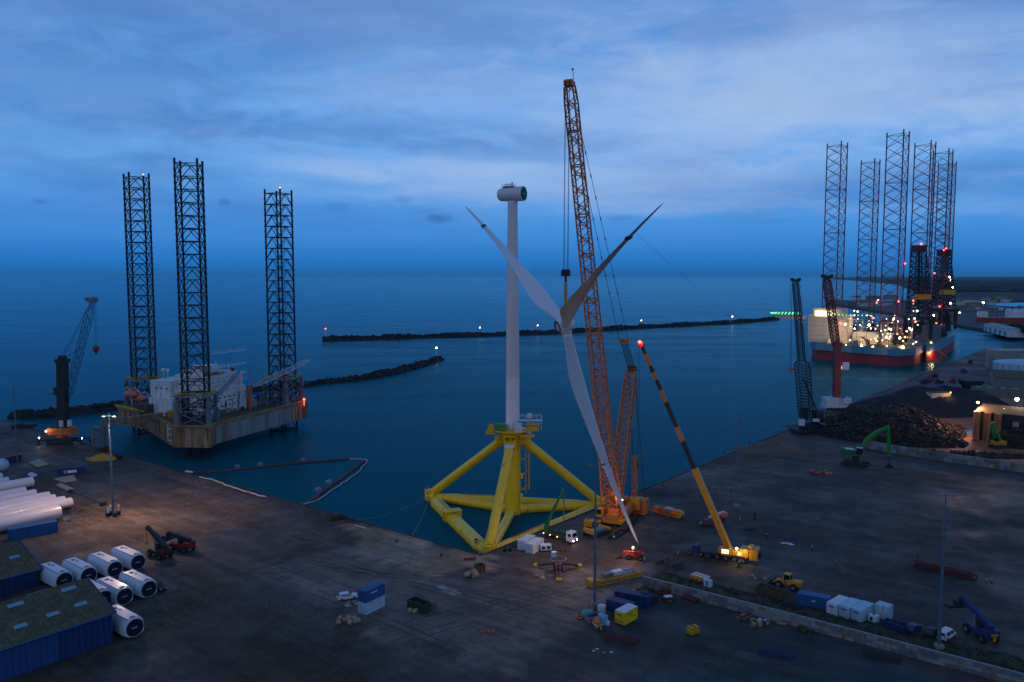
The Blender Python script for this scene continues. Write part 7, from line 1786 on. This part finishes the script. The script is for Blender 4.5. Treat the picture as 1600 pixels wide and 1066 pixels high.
t=thing('orange_sack','orange and white big bag in front of the grey bin','big bag',G(933,977),.3); m=MB(); m.sphere((0,0,.8),.95,8); m.box((0,0,.5),(1.5,1.5,.9)); m.build('bag','bag_orange',t,smooth=False,bev=.1); m=MB(); m.box((0,0,.35),(1.56,1.56,.35)); m.build('white_band','sign_white',t)
t=thing('blue_sack','light blue and white wrapped sheets standing by the yellow container','wrapped sheets',G(944,976),.4); m=MB(); m.box((0,0,1),(1.6,.9,2.0),rz=.3); m.box((-.4,.7,1.4),(1.2,.8,1.6),rz=-.2); m.build('sheets','bag_blue',t,bev=.12); m=MB(); m.box((.5,-.6,.5),(.8,.7,1)); m.build('wrap','cont_white',t,bev=.1)
t=thing('white_tank','round white tank among the clutter beside the navy container','tank',G(940,957),.1); m=MB(); m.cyl((0,0,0),(0,0,1.6),.95,n=14); m.cyl((0,0,1.6),(0,0,1.8),.5,n=10); m.build('tank_body','cont_white',t,smooth='a')
pile((922,956),'dark_pallets','dark pallets and green crate at the foot of the centre lamp mast','pallets',[('pallet','wood_dark',6,1,1.6,2.2,.5),('crate','green_dark',3,.8,1.3,1.8,.8)],41)
t=thing('yellow_hose','short yellow bent pipe in front of the orange bag','pipe',G(939,986),.4); m=MB(); m.path([V((0,0,.2)),V((.3,.5,1.2)),V((.2,1.2,.3)),V((-.6,1.6,.15))],.16,6); m.build('pipe','machine_yellow',t)
pile((942,1015),'white_rags','small pale scraps lying in the dark foreground yard','scraps',[('board','cont_pale',4,.3,.8,2.0,.1)],42)
# left yard sheets and bits
for k,(q,lb,mt) in enumerate(((((46,724),(62,719),(76,727),(58,731)),'large pale timber raft left of the signed blue container','wood_pale'),(((43,743),(49,740),(59,744),(51,747)),'small white sheet at the end of the dark track','cont_white'),(((84,750),(115,744),(120,752),(100,755)),'timber sheet raft directly in front of the signed blue container','wood_pale'),(((88,760),(95,757),(117,766),(107,769)),'second timber sheet raft below the first, at the end of the barrier','wood_pale'))):
    ps=[G(x,y) for x,y in q]; o=ps[0].copy(); t=thing('timber_sheets',lb,'timber sheets',o); m=MB(); m.prism([((p-o).x,(p-o).y) for p in ps][::-1] if False else [((p-o).x,(p-o).y) for p in ps],.12,.5); m.build('planks',mt,t)
    m=MB()
    c=sum((p-o for p in ps),V())/4
    for f in (.25,.5,.75): a=(ps[0]-o).lerp(ps[3]-o,f); b_=(ps[1]-o).lerp(ps[2]-o,f); m.beam(a+V((0,0,.56)),b_+V((0,0,.56)),.25,.1)
    m.build('battens','wood' if mt!='cont_white' else mt,t)
a=G(112,770); b_=G(161,790); t=thing('guard_barrier','low grey guard rail between two dark blocks in the left yard','barrier',a); d=b_-a; m=MB(); m.beam(V((0,0,.9)),d+V((0,0,.9)),.15,.45); [m.cyl(d*(k/8),d*(k/8)+V((0,0,1)),.1,n=5) for k in range(9)]; m.build('rail','galv',t)
for q_ in (V((0,0,0)),d): m=MB(); m.box(q_+V((0,0,.55)),(1.7,1.6,1.1)); m.build('end_block','dark_steel',t)
heap('yellow_net_pile','pile of yellow netting on the quay at the foot of the stair tower','net pile',G(161,717),6.5,4.5,2.2,.1,'machine_yellow',40,'machine_yellow',(.4,1.2),24,.4,9,kind=None)
t=thing('dark_box','low black box on the quay edge right of the yellow netting','box',G(184,716),aL); m=MB(); m.box((0,0,.7),(5,2.2,1.3)); m.box((1,0,1.4),(2,1.8,.3)); m.build('housing','black',t,bev=.06)
t=thing('quay_machine','small dark winch unit beside the stair tower','winch',G(165,706),.3); m=MB(); m.box((0,0,.8),(4,2.4,1.4)); m.cyl((0,-1.2,1.8),(0,1.2,1.8),.9,n=12); m.build('body','dark_red',t,bev=.06)
t=thing('low_barge_box','dark flat box on the far left shore','box',G(38,668),.2); m=MB(); m.box((0,0,.9),(10,4,1.6)); m.box((-2,0,1.9),(3,3,.5)); m.build('housing','dark_steel',t,bev=.08)
t=thing('white_boat','pale rounded tank half out of frame at the left edge','tank',G(3,735),.4); m=MB(); m.sphere((0,0,2.0),2.6,10); m.cyl((-9,3,2.2),(0,0,2.2),2.4,n=16); m.build('tank_body','cont_pale',t,smooth=True)
for i,(x,y) in enumerate(((274,735),(300,742),(453,793),(497,803),(620,846),(690,868),(790,855),(1035,758),(1090,730),(1130,708),(1170,692))):
    t=thing('mooring_bollard',['mooring bollard on the quay nearest the rig','mooring bollard just right of the one nearest the rig','mooring bollard left of the timber stack','mooring bollard nearest the timber stack','mooring bollard at the start of the pale gravel strip','mooring bollard nearest the quay corner on the left arm','mooring bollard beside the white containers','mooring bollard on the right quay nearest the big crane','second mooring bollard on the right quay beyond the big crane','third mooring bollard on the right quay beyond the big crane','farthest mooring bollard on the right quay'][i],'bollard',G(x,y)+V((0,-.6,0)),0,'bollards along the quay'); m=MB(); m.lathe([(.4,0),(.35,.15),(.22,.3),(.22,.55),(.42,.65),(.38,.8),(.1,.85)],12); m.build('post','dark_steel',t,smooth='a')
for k,(x,y) in enumerate(((1380,990),)):
    pass
# conveyor clutter beyond the yard
r=random.Random(77)
for k in range(9):
    x=r.uniform(1440,1535); y=r.uniform(560,585) if x>1500 else r.uniform(588,600)
    t=thing('quay_machine',['small dark machine parked on the far quay'][0],'machine',G(x,y),r.uniform(0,3),'small machines on the far quay'); m=MB(); m.box((0,0,1.2),(5,2.4,1.8)); m.box((1,0,2.6),(2,2,1.2)); m.build('body',r.choice(['dark_steel','red_paint','cont_navy']),t,bev=.1)
# weeds at the yard border
mb=MB(); r=random.Random(15)
for seg in (((90,800),(150,835)),((30,735),(120,800)),((100,800),(170,815)),((480,960),(700,1030)),((380,930),(520,955)),((150,1010),(30,1060)),((200,1000),(330,930))):
    a,b_=G(*seg[0]),G(*seg[1])
    for k in range(380):
        p=a.lerp(b_,r.random())+V((r.gauss(0,2.6),r.gauss(0,2.6),0)); h=r.uniform(.08,.3); th=r.uniform(0,PI); u=V((math.cos(th),math.sin(th),0))*r.uniform(.05,.13); mb.add([p-u,p+u,p+V((r.uniform(-.2,.2),r.uniform(-.2,.2),h))],[(0,1,2)])
o=mb.build('weeds','grass'); tag(o,'thin dry weeds along the borders of the yard','weeds',kind='stuff')

# ================================================================ the air
HZ=MB(); HZ.box((0,27500,100),(150000,66000,260)); hz=HZ.build('haze','coal'); m=bpy.data.materials.new('haze'); m.use_nodes=True; nt=m.node_tree; nt.nodes.remove(nt.nodes['Principled BSDF'])
pv=nt.nodes.new('ShaderNodeVolumePrincipled'); pv.inputs['Color'].default_value=(.4,.93,1,1); pv.inputs['Density'].default_value=1.3e-5; nt.links.new(pv.outputs[0],nt.nodes['Material Output'].inputs['Volume'])
hz.data.materials.clear(); hz.data.materials.append(m); hz['kind']='stuff'; hz['label']='thin blue dusk haze over the whole harbour and sea'
